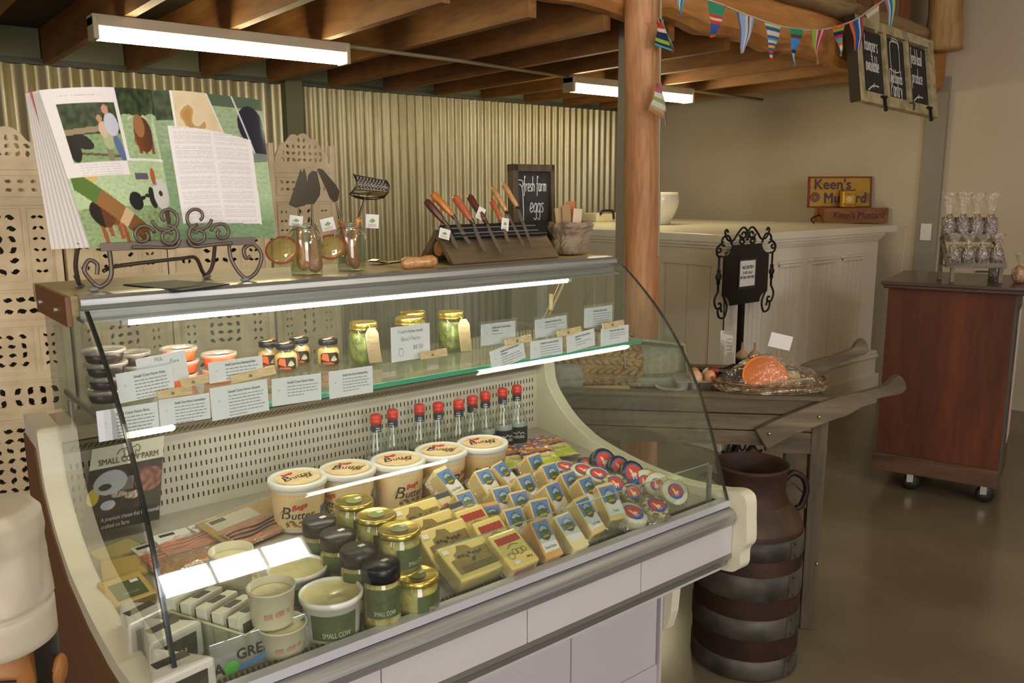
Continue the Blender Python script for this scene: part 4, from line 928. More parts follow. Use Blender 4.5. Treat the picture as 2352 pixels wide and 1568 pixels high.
# pesto jars
gold = M('gold_lid', 'd6c266', .24, .9, col2='c6ae54', vs=30); pesto = M('basil_pesto', '3f5a1a', .5, col2='7d9632', vs=38, lo=.40, hi=.62, bump=.4, bs=90)
manila = M('manila_tag', 'c9b489', .7); pen = M('grey_pencil', '8b8378', .8)
def pesto_jar(px, py, label, tag_at=None):
    h = .106; p = onz(px, py, SZ+h); r = .037
    t = thing('pesto_jar', label, 'jar', (p.x, p.y, SZ+.0005), group='pesto jars')
    b = LB(); b.lathe([(0, .003), (r*.84, .003), (r*.93, .012), (r*.94, .066), (r*.86, .076), (r*.80, .079), (0, .079)], n=32); b.build('contents', pesto, t)
    b = LB(); b.lathe([(0, 0), (r*.9, 0), (r, .008), (r*1.0, .070), (r*.90, .080), (r*.84, .084), (r*.84, .092)], n=36, cap=False); b.build('glass_body', jg, t)
    b = LB(); b.lathe([(r*.88, .086), (r*.92, .0865), (r*.92, .091), (r*.90, .092), (r*.92, .0935), (r*.92, .102), (r*.88, .105), (r*.80, .1055), (r*.78, .1045), (0, .1045)], n=40); b.build('lid', gold, t)
    if tag_at:
        tm = T(*ony(*tag_at, p.y-r-.006)) @ RZ(-18)
        b = MB(tm); w = .0165
        def tg(u, v): x = (u-.5)*2*w*(1 if v < .85 else 1-(v-.85)*3.2); return (x+.010*(1-v)**2, -.010*math.sin(v*2.4)+.004*u, -.088*(1-v))
        b.grid(tg, 8, 18); b.build('paper_tag', manila, t)
        b = MB(tm @ T(.0, -.0115, -.030) @ RX(88)); hand(b, 'Basil', .009, T(0, .006, 0), w=.0009); hand(b, 'Pesto', .009, T(.001, -.010, 0), w=.0009)
        b.ribbon([(q.x, q.y-.034) for q in bez((-.004, .008), (-.005, .004), (-.005, -.006), (0, -.009), (.005, -.006), (.005, .004), (.004, .008))], .0009); b.ribbon([(-.004, -.025), (.004, -.025)], .002); b.build('tag_writing', pen, t)
        b = MB(tm); b.tube(bez((0, -.002, -.008), (-.004, .006, .004), (-.012, .014, .006)), .0012, 5); b.build('tag_string', MATS['raffia'], t)
pesto_jar(834, 738, 'first gold-lidded pesto jar with a curled manila tag, beside the garlic jars', (852, 752))
pesto_jar(948, 714, 'gold-lidded pesto jar at the back, behind the handwritten pesto card')
pesto_jar(938, 727, 'gold-lidded pesto jar directly behind the handwritten pesto card')
pesto_jar(1036, 714, 'gold-lidded pesto jar with a straight manila tag, rightmost of the pesto jars', (1063, 732))
# cards
card_m = M('card_white', 'dee0e4', .45, coat=.15); ink = M('card_ink', '6d6d74', .7)
peg_m = wood('peg_wood', 'd6b682', 'efd4a8', 'x', 20, .6, bump=.05)
sleeve = clear('card_sleeve', 'f4f6f6', 1.45, 1, .10, 'ffffff')
def card(quad, Y, head, nl, label, writing=None, sl=False, tilt=0.0, head2=None):
    TL_, TR_, BR_, BL_ = [ony(q[0], q[1], Y) for q in quad]
    ex = ((TR_-TL_)+(BR_-BL_))/2; ez = ((TL_-BL_)+(TR_-BR_))/2; c_ = (TL_+TR_+BR_+BL_)/4; w, h = ex.length, ez.length
    fm = frame(c_, ex, ez); t = thing('description_card', label, 'card', tuple(c_), group='cheese description cards')
    b = MB(fm); b.box((0, 0, 0), (w, h, .0008)); b.build('card', card_m, t)
    if sl: b = MB(fm); b.quad((-w/2-.006, -h/2-.003, .001), (w/2+.005, -h/2-.003, .001), (w/2+.005, h/2+.008, .001), (-w/2-.006, h/2+.008, .001)); b.build('plastic_sleeve', sleeve, t)
    b = MB(fm @ T(0, 0, .0012))
    if writing: writing(b, w, h)
    else:
        fs = min(.0068, w*.068); x = -w*.20
        put(b, head, fs, T(x, h*.30, 0), bold=.03, align='LEFT', xs=min(1, .66*w/(fs*.53*len(head))))
        if head2: put(b, head2, fs, T(x, h*.30-fs*1.1, 0), bold=.03, align='LEFT')
        rnd = random.Random(len(head)+nl); y = h*.30-fs*(1.25 if not head2 else 2.4)
        for k in range(nl):
            xe = x+w*(.62 if k < nl-1 else .35)*(.9+.15*rnd.random()); xx = x
            while xx < xe:
                ww = .003+.006*rnd.random(); b.ribbon([(xx, y), (min(xx+ww, xe), y)], fs*.20); xx += ww+.0016
            y -= fs*.95
        put(b, 'fc', fs*.8, T(-w*.36, h*.06, 0), shear=.2)
    b.build('lettering', ink, t); return t
def q4(x0, y0, x1, y1, dy, dx=8): return [(x0, y0), (x1, y0-dy), (x1+dx, y1-dy), (x0+dx, y1)]
def w_quark(b, w, h): hand(b, 'Milk', h*.13, T(-w*.05, h*.30, 0)); hand(b, 'Pure', h*.13, T(w*.26, h*.16, 0))
def w_pesto(b, w, h):
    hand(b, 'Fresh Home-made', h*.10, T(0, h*.30, 0), gap=1.3); hand(b, 'Basil Pesto', h*.11, T(0, h*.08, 0)); hand(b, '$8.50', h*.12, T(w*.18, -h*.20, 0))
    b.ribbon([(q.x-w*.26, q.y-h*.24) for q in bez((-.004, .008), (-.005, .004), (-.005, -.006), (0, -.009), (.005, -.006), (.005, .004), (.004, .008))], .0008); b.ribbon([(-w*.26-.004, -h*.14), (-w*.26+.004, -h*.14)], .0018)
YC = 1.590
card([(308, 827), (422, 803), (437, 868), (325, 892)], 1.612, '', 0, 'large handwritten card half hidden behind the feta description card', w_quark)
card(q4(264, 860, 392, 926, 25, 12), YC+.004, 'Small Cow Farm Feta', 6, 'feta description card overlapping the big handwritten card')
card(q4(476, 835, 600, 880, 19, 7), 1.606, 'Small Cow Farm Marinated Feta', 5, 'description card for marinated feta standing behind the brightly reflecting card')
card(q4(218, 946, 358, 1014, 24, 12), YC, 'Small Cow Farm Brie', 7, 'description card lowest at the left end of the shelf edge, behind the dark glass corner')
card(q4(361, 920, 477, 978, 18, 10), YC-.001, 'Small Cow Farm Camembert', 6, 'description card hung second from the left on the shelf edge')
card(q4(480, 893, 611, 966, 24, 9), YC, 'Small Cow Farm Quark', 7, 'tall description card hung third from the left, catching the window glare')
card(q4(620, 872, 733, 932, 15, 9), YC, 'Small Cow Farm Feta', 4, 'description card hung fourth from the left, below the garlic jars')
card(q4(752, 855, 852, 915, 15, 8), YC, 'Small Cow Farm Herbed Feta', 5, 'description card hung below the first pesto jar')
card([(891, 755), (979, 742), (995, 818), (906, 830)], 1.604, '', 0, 'handwritten basil pesto card in front of two pesto jars', w_pesto)
card([(1102, 747), (1180, 737), (1187, 783), (1109, 793)], 1.62, 'Havilah Farm Cracked Pepper', 1, 'sleeved cracked pepper cheese card standing left of the other sleeved cards', None, True, head2='Cheese')
card([(1226, 737), (1298, 724), (1304, 764), (1233, 775)], 1.62, 'Havilah Farm Blue Castle', 2, 'sleeved card with two lines of text in the middle of the upper right cards', None, True)
card([(1340, 709), (1404, 701), (1408, 743), (1345, 753)], 1.62, 'Havilah Farm Gold', 6, 'sleeved card standing highest at the right end of the shelf', None, True)
card([(1122, 808), (1200, 779), (1208, 820), (1133, 853)], YC, 'Havilah Farm Mountain Pepper', 4, 'steeply tilted card hung at the right, below the cracked pepper card', head2='Cheese')
card([(1214, 786), (1288, 774), (1296, 810), (1222, 824)], YC, 'Havilah Farm Red Cheese', 5, 'blue-white card hung between the steeply tilted card and the garlic one')
card([(1298, 773), (1362, 754), (1369, 792), (1305, 809)], YC, 'Havilah Farm Garlic and Chive', 2, 'garlic and chive cheese card hung second from the right end', head2='Cheese')
card([(1376, 757), (1440, 746), (1447, 783), (1384, 793)], YC, 'Havilah Farm Plain Cheese', 3, 'plain cheese card hung at the far right end of the shelf edge')
def peg(x0, y0, x1, y1, Y, where):
    a, c_ = ony(x0, y0, Y), ony(x1, y1, Y+.012); d = c_-a; t = thing('clothes_peg', 'wooden clothes peg '+where, 'clothes peg', tuple((a+c_)/2), group='wooden clothes pegs')
    up = d.cross(V((0, -1, .2))).normalized()
    for s in (-1, 1):
        b = MB(); b.bar(a+up*s*.0028+V((0, 0, 0)), c_+up*s*.0040, .010, .0048, V((0, -1, .2)), .001); b.build('jaw', peg_m, t)
    b = MB(); m_ = lerp(a, c_, .42); b.cyl(m_+V((0, -.0058, 0)), m_+V((0, .0058, 0)), .0028, n=8); b.build('spring', wire, t)
peg(416, 883, 478, 867, 1.583, 'clipped on the corner of the feta card')
peg(362, 908, 440, 893, 1.582, 'gripping the second card from the left on the shelf edge')
peg(530, 872, 632, 848, 1.596, 'above the card that catches the window glare')
peg(966, 818, 1026, 808, 1.583, 'holding the handwritten pesto card')
peg(1160, 787, 1220, 776, 1.585, 'above the steeply tilted card')
peg(1280, 767, 1334, 757, 1.585, 'between the two middle sleeved cards')
peg(1384, 749, 1432, 741, 1.585, 'above the rightmost hanging card')
# poster standing at the back left of the deck
t = thing('farm_poster', 'cheese farm poster with a photograph of cheeses leaning in the left end of the case', 'poster', tuple(ony(290, 1220, 2.0)))
pc = [ony(212, 1032, 2.03), ony(377, 1000, 2.03), ony(366, 1192, 1.985), ony(172, 1234, 1.985)]
pc = [V((max(p.x, .36), p.y, p.z)) for p in pc]
def ppos(u, v): return lerp(lerp(pc[3], pc[2], u), lerp(pc[0], pc[1], u), v)
def ppaint(u, v):
    if v > .745: return hx('cfcab6')
    if v > .20:
        if ell(u, v, .30, .56, .22, .145): return hx('a9a7b0') if not ell(u, v, .235, .515, .085, .04) else hx('2a2320')
        if ell(u, v, .43, .40, .10, .035) or ell(u, v, .62, .365, .11, .045): return mixc(hx('c8bfae'), hx('7a5a48'), .5+nz(u, v, 30))
        if ell(u, v, .30, .295, .095, .055): return mixc(hx('a9aac4'), hx('c8b898'), 1 if u > .31 and v < .30 else 0)
        if ell(u, v, .82, .52, .19, .145): return mixc(hx('8d5a4a'), hx('5d332a'), .5+1.1*nz(u, v, 16))
        if abs(u-.54) < .07 and .44 < v < .60: return hx('6d6660')
        if ell(u, v, .09, .42, .08, .10): return hx('b5a13e')
        return mixc(hx('3c2e22'), hx('241a14'), .5+nz(u, v, 8))
    return hx('1c1612')
o = printed('print', 110, 140, ppos, ppaint, t, rough=.55, mat='poster_print', coat=.0)
fm = frame(ppos(.5, .5)+V((0, -.002, 0)), ppos(1, .5)-ppos(0, .5), ppos(.5, 1)-ppos(.5, 0)); pw_ = (ppos(1, .5)-ppos(0, .5)).length; ph_ = (ppos(.5, 1)-ppos(.5, 0)).length
b = MB(fm); put(b, 'SMALL COW FARM', .019, T(pw_*.10, ph_*.305, 0), bold=.02, shear=.12, xs=.82)
b.ribbon([(pw_*.12+q.x, ph_*.40+q.y) for q in bez((-.028, -.006), (-.02, .004), (-.008, .006), (.012, .006), (.018, .010), (.024, .004), (.02, -.006), (.014, -.002), (.012, -.012))], .002); b.ribbon([(pw_*.12-.012, ph_*.40-.012), (pw_*.12-.012, ph_*.40+.002), (pw_*.12-.002, ph_*.40+.002), (pw_*.12-.002, ph_*.40-.012)], .002); b.ribbon([(pw_*.12-.02, ph_*.40-.014), (pw_*.12+.034, ph_*.40-.014)], .0016); b.build('lettering', M('poster_brown', '4a3a24', .6), t)
b = MB(fm); put(b, 'A premium cheese that is personally', .0135, T(.004, -ph_*.355, 0), shear=.25, xs=.66); put(b, 'crafted on farm', .0135, T(-pw_*.20, -ph_*.435, 0), shear=.25, xs=.72); b.build('lettering', M('poster_white', 'c8c4bc', .6), t)
# ================================================================ chilled goods on the deck
bag_clear = clear('vacuum_film', 'f6f3ea', 1.62, 1, .09, 'e8e2d0', rough=.06, bump=.35, bs=55)
def bend(R, a0=-90.0, taper=0.0):
    return lambda v: ((R+taper*v[1])*math.cos(v[0]/R+math.radians(a0)), (R+taper*v[1])*math.sin(v[0]/R+math.radians(a0)), v[1])
def band(b, R, a0, w, z0, z1, taper=0.0, n=20, da=0.0):
    f_ = bend(R, a0, taper); vs = []
    for i in range(n+1): x = -w/2+w*i/n; vs += [f_((x, z0)), f_((x, z1))]
    b.add(vs, [(2*i, 2*i+2, 2*i+3, 2*i+1) for i in range(n)], None, True)
# ---- butter tubs
tub_w = M('tub_white', 'dedad0', .35, coat=.2); peach = M('butter_label_peach', 'e8cc9a', .45, col2='e6c48e', vs=14); navy = M('label_navy', '20203f', .5); redp = M('label_red', 'cc2a22', .5); blkp = M('label_black', '2a2118', .5); sketch = M('label_sketch', '7d6648', .6); bluep = M('label_blue', '5a669a', .5); lidpr = M('lid_label_peach', 'ecd4a6', .4, col2='e6c290', vs=30, coat=.3); sal = M('label_salmon', 'd98a62', .5)
bt0 = None
def butter_tub(px, py, face, lidrot, label):
    global bt0
    z = deckz(1.83); h = .124; p = onz(px, py, z+h); r = .0675; tp = (r*.97-r*.84)/(h-.012)
    t = thing('butter_tub', label, 'butter tub', (p.x, p.y, z+.001), group='butter tubs in a row'); sh = []
    if bt0 is None:
        b = LB(); b.lathe([(0, 0), (r*.82, 0), (r*.84, .004), (r*.97, h-.012), (0, h-.012)], n=40); sh.append(b.build('cup', tub_w, t))
        b = LB(); b.lathe([(r*.98, h-.016), (r*1.04, h-.016), (r*1.06, h-.013), (r*1.06, h-.004), (r*1.03, h-.001), (r*.93, h), (r*.91, h-.003), (0, h-.003)], n=48); sh.append(b.build('lid', tub_w, t))
        bt0 = sh
    else:
        for o in bt0: c = o.copy(); COL.objects.link(c); c.parent = t
    RR = r*.845; tq = tp*.985
    f = lambda a: bend(RR+.0007, a, tq)
    b = LB(); band(b, RR+.0004, face, 2*math.pi*RR*.80, .010, h-.024, tq, 44); lb = b.build('wrap_label', peach, t)
    def lettering(a0, par):
        b = LB(); put(b, 'B', .046, I4, shear=.3, warp=lambda v: f(a0)((v[0]-.026, v[1]+.050, 0))); put(b, 'utter', .026, I4, shear=.3, bold=.02, warp=lambda v: f(a0)((v[0]+.013, v[1]+.045, 0)))
        W_ = f(a0); P = bez((-.045, .042), (-.036, .055), (-.026, .058), (-.018, .052), n=8); vs = []
        for q in P: vs += [W_((q.x, q.y-.0008)), W_((q.x, q.y+.0008))]
        b.add(vs, [(2*i, 2*i+2, 2*i+3, 2*i+1) for i in range(len(P)-1)]); b.build('lettering', navy, par)
        b = LB(); put(b, 'Bega', .018, I4, shear=.2, bold=.05, warp=lambda v: f(a0)((v[0]+.006, v[1]+.068+.25*v[0], 0))); b.build('lettering', redp, par)
        b = LB(); rnd = random.Random(5)
        for k in range(26):
            x, y, s_ = -.026+.052*rnd.random(), .016+.016*rnd.random(), .002+.004*rnd.random()
            b.add([W_((x-s_, y-s_*.5)), W_((x+s_, y-s_*.6)), W_((x+s_*.7, y+s_*.6)), W_((x-s_*.6, y+s_*.5))], [(0, 1, 2, 3)])
        b.build('dairy_sketch', sketch, par)
    lettering(face, lb); lettering(face+150, lb)
    b = LB(); W_ = f(face+72); rnd = random.Random(9)
    for k in range(7):
        x = -.014+.0045*k; b.add([W_((x, .034+.004*rnd.random())), W_((x+.0036, .034)), W_((x+.0036, .058)), W_((x, .060-.006*rnd.random()))], [(0, 1, 2, 3)])
    b.build('nutrition_panel', bluep, lb)
    b = LB()
    for k in range(5):
        y = .030-.0035*k; W2 = f(face+72); b.add([W2((-.013, y)), W2((.013-.002*(k % 2), y)), W2((.013, y+.0014)), W2((-.013, y+.0014))], [(0, 1, 2, 3)])
    for k in range(18):
        W3 = f(face-75+10*k); b.add([W3((-.003, h-.030)), W3((.003, h-.030)), W3((.003, h-.0285)), W3((-.003, h-.0285))], [(0, 1, 2, 3)])
    b.build('small_print', sal, lb)
    m_ = T(0, 0, h-.0022) @ RZ(lidrot)
    b = LB(m_); b.disc(r*.80); ld = b.build('lid_label', lidpr, t)
    b = LB(m_ @ T(0, 0, .0006)); put(b, 'B', .046, T(-.026, .006, 0), shear=.3, xs=.9); put(b, 'utter', .032, T(.016, .004, 0), shear=.3, xs=.9); b.ribbon([(q.x, q.y) for q in bez((-.040, -.006), (-.032, .008), (-.022, .016), (-.012, .012))], .0016); b.build('lettering', navy, ld)
    b = LB(m_ @ T(0, 0, .0006)); put(b, 'Bega', .018, T(-.006, .034, 0) @ RZ(12), bold=.06, shear=.2); b.build('lettering', redp, ld)
    b = LB(m_ @ T(0, 0, .0006)); rnd = random.Random(3)
    for k in range(22):
        x, y, s_ = .004+.030*rnd.random(), -.022+.020*rnd.random(), .0015+.003*rnd.random(); b.quad((x-s_, y, 0), (x, y-s_, 0), (x+s_*1.3, y, 0), (x, y+s_*.8, 0))
    b.build('dairy_sketch', sketch, ld)
butter_tub(683, 1094, -118, 12, 'butter tub nearest the front left, first of the row')
butter_tub(798, 1073, -170, -28, 'butter tub second from the left, behind a gold-lidded jar')
butter_tub(914, 1053, -92, -5, 'butter tub in the middle of the row of five')
butter_tub(1013, 1031, -60, -32, 'butter tub second from the right, turned to its printed back')
butter_tub(1108, 1014, -112, -6, 'butter tub farthest right, beside the purple snack bags')
# ---- mineral water bottles
bgl = clear('bottle_glass', 'eef2ec', 1.5, 1, .04, 'd6dcd4'); capr = M('red_cap', 'c8261e', .35, coat=.3); nband = M('neck_band', '1c2238', .4); blab = M('bottle_label', '15161c', .4); frost = M('label_frost', 'b9bfc0', .45); tagw = M('print_white', 'd2d4d6', .6)
bot0 = None
def bottle(px, py, rot, label):
    global bot0
    z = deckz(2.02); h = .192; p = onz(px, py, z+h-.004); r = .0335
    p.y = min(p.y, 2.032)
    if bot0 is None:
        t = thing('water_bottle', label, 'bottle', (p.x, p.y, z+.001), rot, group='red-capped water bottles')
        b = LB(); b.lathe([(0, .003), (r*.9, 0), (r, .004), (r, .066), (r*.97, .078), (r*.80, .104), (r*.55, .132), (r*.42, .150), (r*.40, .174), (0, .176)], n=28, cap=False); b.build('glass_body', bgl, t)
        b = LB(); b.lathe([(r*.43, h-.026), (r*.47, h-.026), (r*.47, h-.014), (r*.45, h-.013), (r*.47, h-.012), (r*.47, h-.007), (r*.45, h-.0065), (r*.46, h-.003), (r*.36, h), (0, h)], n=24); b.build('cap', capr, t)
        b = LB(); b.lathe([(r*.425, .144), (r*.435, .145), (r*.425, .161), (r*.42, .162)], n=24, cap=False); nb = b.build('neck_band', nband, t)
        b = LB(); band(b, r*.442, -118, .011, .1545, .1565); band(b, r*.442, -116, .014, .1485, .1505); b.build('lettering', tagw, nb)
        b = LB(); band(b, r*1.01, -120, .085, .014, .066); lb = b.build('label', blab, t)
        b = LB(); band(b, r*1.006, -120, .095, .062, .082, -.06); b.build('label_top', frost, lb)
        b = LB(); put(b, 'beloka', .016, I4, bold=.01, warp=lambda v: bend(r*1.02, -118)((v[0], v[1]+.036, 0)))
        P = [(-.022, .042), (-.012, .049), (-.006, .045), (.002, .052), (.009, .045), (.016, .049), (.024, .042)]; W_ = bend(r*1.02, -118); vs = []
        for q in P: vs += [W_((q[0], q[1]-.0012)), W_((q[0], q[1]+.0012))]
        b.add(vs, [(2*i, 2*i+2, 2*i+3, 2*i+1) for i in range(len(P)-1)]); b.build('lettering', tagw, lb); bot0 = t
    else:
        t = copy_tree(bot0); t.location = (p.x, p.y, z+.001); t.rotation_euler.z = math.radians(rot); tag(t, label)
for i, (px, py, rot) in enumerate([(863, 955), (901, 944), (963, 932), (1006, 928), (1053, 922), (1084, 913), (1114, 903), (1154, 895), (1187, 888)] and [(863, 955, 20), (901, 944, -20), (963, 932, 0), (1006, 928, 10), (1053, 922, -15), (1084, 913, 30), (1114, 903, -8), (1154, 895, 14), (1187, 888, -4)]):
    bottle(px, py, rot, ['red-capped water bottle at the left end of the row', 'second red-capped bottle from the left', 'third red-capped bottle from the left', 'fourth red-capped bottle from the left', 'middle bottle of the nine, fifth from either end', 'red-capped bottle fourth from the right', 'red-capped bottle third from the right', 'red-capped bottle second from the right, dark label in view', 'rightmost red-capped bottle beside the white end moulding'][i])
# ---- purple snack bags
def snack(px, py, rz, z, label, tilt=8):
    p = onz(px, py, z); t = thing('snack_bag', label, 'snack bag', None or (p.x, p.y, p.z), group='purple cheese snack bags'); t.rotation_euler = (math.radians(tilt), 0, math.radians(rz))
    w, l = .105, .155
    def pos(u, v):
        e = (4*u*(1-u))**.6*(4*v*(1-v))**.5 if 0 < v < 1 else 0
        return (w*(u-.5), l*(v-.5), .012*e+.0015*noise.noise(V((u*9, v*9, px))))
    def pa(u, v):
        s_ = v+.07*math.sin(u*4)
        if v < .03 or v > .97: return hx('4a2a5a')
        if s_ > .86: return hx('6a3a86') if not ell(u, v, .40, .90, .22, .045) else hx('d8c98a')
        if s_ > .60: return hx('cfa52a') if nz(u*2, v*3, 5, 2) > -.08 else hx('6a3a86')
        if s_ > .52: return hx('5d3078')
        if s_ > .26: return hx('d2c878')
        return hx('a9bd3a') if s_ > .10 else hx('cdc77a')
    b_ = printed('bag', 40, 56, lambda u, v: (t.matrix_basis if False else WM(t)) @ V(pos(u, v)), pa, t, rough=.25, mat='printed_foil', coat=.6)
    b = LB(); b.grid(lambda u, v: (w*(u-.5), l*(v-.5), -.004*(16*u*(1-u)*v*(1-v))), 6, 8); b.build('back_film', M('snack_back_film', '5a3a6a', .3), t)
    b = LB(T(0, 0, .0155)); put(b, 'Stringers', .019, T(0, .010, 0) @ RZ(6), bold=.05, xs=.95); b.build('lettering', M('snack_orange', 'c8601c', .5), b_)
    b = LB(T(-.004, 0, .0142)); hand(b, 'Natural', .018, T(0, -.035, 0), w=.0012) if False else put(b, 'Natural', .018, T(0, -.033, 0), shear=.3); b.build('lettering', M('pen_black', '3c3a34', .6), b_)
    b = LB(T(-.012, .058, .0118)); b.disc(.011, ry=.006); b.build('red_badge', redp, b_)
zz = deckz(1.9)
snack(1272, 1026, -14, zz+.018, 'purple and yellow snack bag at the back, against the white end moulding')
snack(1240, 1046, -22, zz+.034, 'snack bag lying across the other two, green end towards the front')
snack(1188, 1050, -26, zz+.018, 'snack bag nearest the butter tubs, partly under the crossing bag')
# ---- cheese wedges
ched = M('cheddar', 'e6cb8a', .4, col2='e2c47e', vs=10, sss=.12, coat=.35); chedo = M('cheddar_orange', 'd59a50', .42, col2='dcaa62', vs=14, sss=.1, coat=.35); chedp = M('cheddar_pale', 'e9d6a0', .4, sss=.12, coat=.35)
def wlab(u, v):
    if ell(u, v, .52, .62, .36, .27):
        if not ell(u, v, .52, .62, .345, .258): return hx('2c2a26')
        if not ell(u, v, .52, .62, .275, .205): return hx('8d8f8a') if (math.degrees(math.atan2(v-.62, (u-.52)*.75)) % 17 < 7 and v > .55) else hx('3d3e3a')
        if v > .70+.02*math.sin(u*14): return hx('8fb0cf')
        if v > .615+.015*math.sin(u*23): return hx('57503c')
        if v > .50: return hx('4a8436') if nz(u, v, 9) > -.12 else hx('2c5426')
        return hx('d08a44') if v > .465 else hx('34542a')
    if v > .45: return hx('5f80b6')
    return hx('dcdad6')
WL = {}
def wedge(px, py, z, label, name='', w=.053, l=.092, hf=.034, hb=.052, tilt=14, rz=0, mat=None, nm='cheese_wedge', lab=(.045, .066, .008)):
    p = onz(px, py, z); M_ = T(p.x, p.y, p.z) @ RZ(rz) @ RX(tilt)
    t = thing(nm, label, 'cheese', m=M_ @ T(0, 0, -(hf+hb)/2), group='labelled cheese wedges')
    O = WM(t)
    b = MB(O); P = [(-l/2, 0), (l/2, 0), (l/2, hb), (-l/2, hf)]; bm = bmesh.new()
    mb = MB(); mb.prism(P, w, Matrix(((0, 0, 1, -w/2), (1, 0, 0, 0), (0, 1, 0, 0), (0, 0, 0, 1))))
    vsb = [bm.verts.new(v) for v in mb.v]
    for f in mb.f[:2]+mb.f[2:]:
        try: bm.faces.new([vsb[i] for i in f])
        except ValueError: pass
    bmesh.ops.remove_doubles(bm, verts=bm.verts, dist=1e-6); bmesh.ops.bevel(bm, geom=list(bm.edges), offset=.0035, segments=2, profile=.6, affect='EDGES'); b.addbm(bm); b.build('cheese', mat or ched, t)
    sl = math.degrees(math.atan2(hb-hf, l)); top = O @ T(0, 0, (hf+hb)/2) @ RX(sl)
    lw, ll, off = lab
    def lp(u, v): return top @ V((lw*(u-.5), ll*(v-.5)+off, .0006))
    lb = printed('label', 26, 34, lp, wlab, t, rough=.35, mat='printed_label', coat=.3)
    if name: b = MB(top); put(b, name, .0095, T(0, off-ll*.36, .0011), xs=min(.8, lw*.85/(.0095*.53*len(name)))); b.build('lettering', blkp, lb)
    # loose vacuum film round the block
    sx, sy = w/2+.003, l/2+.004; rnd = px*.37
    def wp(u, v):
        a = u*2*math.pi; c_, s_ = math.cos(a), math.sin(a); q = 1/max(abs(c_), abs(s_))**.7
        if v < .5:
            k = v*2; e = 1.22-.22*k; x, y = c_*q*sx*e, s_*q*sy*e; zz_ = .003+(.4*(hf+hb)/2)*k+.004*noise.noise(V((c_*2, s_*2, rnd)))*(1-k)
        else:
            k = (v-.5)*2; x, y = c_*q*sx*(1-.02*k), s_*q*sy*(1-.02*k); zz_ = .4*(hf+hb)/2*(1-k)+(hf+(hb-hf)*(y/l+.5)+.001)*k
        n_ = .0022*noise.noise(V((x*60, y*60, rnd+v*3))); return O @ V((x+n_, y-n_, max(0.001, zz_)))
    b = MB(); b.smooth = True; b.grid(wp, 36, 6); b.build('wrapper', bag_clear, t)
    return t
A = wedge
A(1313, 1218, .748, 'pale cheese wedge at the front edge, right of the paprika one', '', tilt=32, rz=5, mat=chedp)
A(1255, 1234, .752, 'orange-rinded smoked paprika cheese at the front edge', 'Smoked Paprika', tilt=38, mat=chedo, lab=(.044, .072, .004), l=.092, rz=1)
A(1355, 1180, .768, 'tall vintage cheese wedge with a large label at the front, left of the tasty one', '2 Year Vintage', tilt=40, rz=10, lab=(.046, .074, .002), l=.094, hf=.036)
A(1405, 1150, .768, 'tasty cheese wedge at the front, beside the round goat cheeses', 'Tasty', tilt=40, rz=-7, lab=(.046, .074, .002), l=.094, hf=.036)
A(1284, 1148, 0.784, 'steep cheese wedge in the middle, its label turned slightly to the left', '', tilt=46, rz=9, lab=(.046, .070, .006))
A(1221, 1128, 0.788, 'cheese wedge with a bright green label in the middle of the pile', '', tilt=40, rz=6)
A(1249, 1188, 0.768, 'cheese wedge behind the pale front wedge, top of label showing', '', tilt=44, rz=-10)
A(1205, 1166, 0.766, 'low cheese wedge nearly hidden in the centre of the pile', '', tilt=36, rz=-5)
A(1163, 1156, 0.772, 'cheese wedge in the centre whose label is half under its film', '', tilt=36, rz=-7)
A(1360, 1133, 0.780, 'cheese wedge behind the vintage one with only blue label top showing', '', tilt=42, rz=6)
A(1321, 1120, 0.784, 'small cheese wedge behind the steep one, below the two at the back', '', tilt=40, rz=5)
A(1276, 1101, 0.794, 'second cheese wedge from the back on the right of the pile', '', tilt=42, rz=2)
A(1240, 1080, 0.798, 'cheese wedge at the very back, next to the snack bags', '', tilt=46, rz=7)
A(1168, 1093, 0.798, 'chilli cheese wedge at the back, left of the snack bags', 'Chilli Bite', tilt=30, rz=22, lab=(.050, .066, .008))
A(1126, 1112, 0.792, 'pickled onion cheese wedge between the chilli and pepper ones', 'Pickled Onion', tilt=34, rz=6)
A(1040, 1112, 0.792, 'cracked pepper cheese wedge at the left of the pile by the butter tubs', 'Cracked Pepper', tilt=34, rz=21, l=.11, lab=(.052, .068, .010), mat=chedp)
A(1082, 1166, 0.774, 'cheese wedge behind the small white branded block, label facing up', '', tilt=34, rz=4)
A(1134, 1190, 0.762, 'small orange cheese wedge behind the red-striped blocks', '', tilt=36, mat=chedo, l=.08, lab=(.046, .05, .006), rz=-10)
A(1192, 1208, 0.758, 'cheese wedge behind the front red-striped block, blue label top showing', '', tilt=40, rz=-4)
# ---- rectangular blocks
def block(px, py, z, label, w, l, h, tilt, rz, mat, nm, deco):
    p = onz(px, py, z); t = thing(nm, label, 'cheese', m=T(p.x, p.y, p.z) @ RZ(rz) @ RX(tilt) @ T(0, 0, -h), group='rectangular cheese blocks'); O = WM(t)
    b = MB(O); b.box((0, 0, h/2), (w, l, h), None, .006); b.build('cheese', mat, t)
    deco(O @ T(0, 0, h+.0007), w, l, h, t, O)
    b = MB(); b.smooth = True
    def wp(u, v):
        a = u*2*math.pi; c_, s_ = math.cos(a), math.sin(a); q = 1/max(abs(c_), abs(s_))**.85; e = 1.16-.12*min(1, v*2)
        x, y = c_*q*(w/2+.001)*e, s_*q*(l/2+.001)*e; n_ = .002*noise.noise(V((x*50, y*50, px*.1+v*2))); return O @ V((x+n_, y-n_, .002+(h-.002)*v))
    b.grid(wp, 40, 5); b.build('wrapper', bag_clear, t)
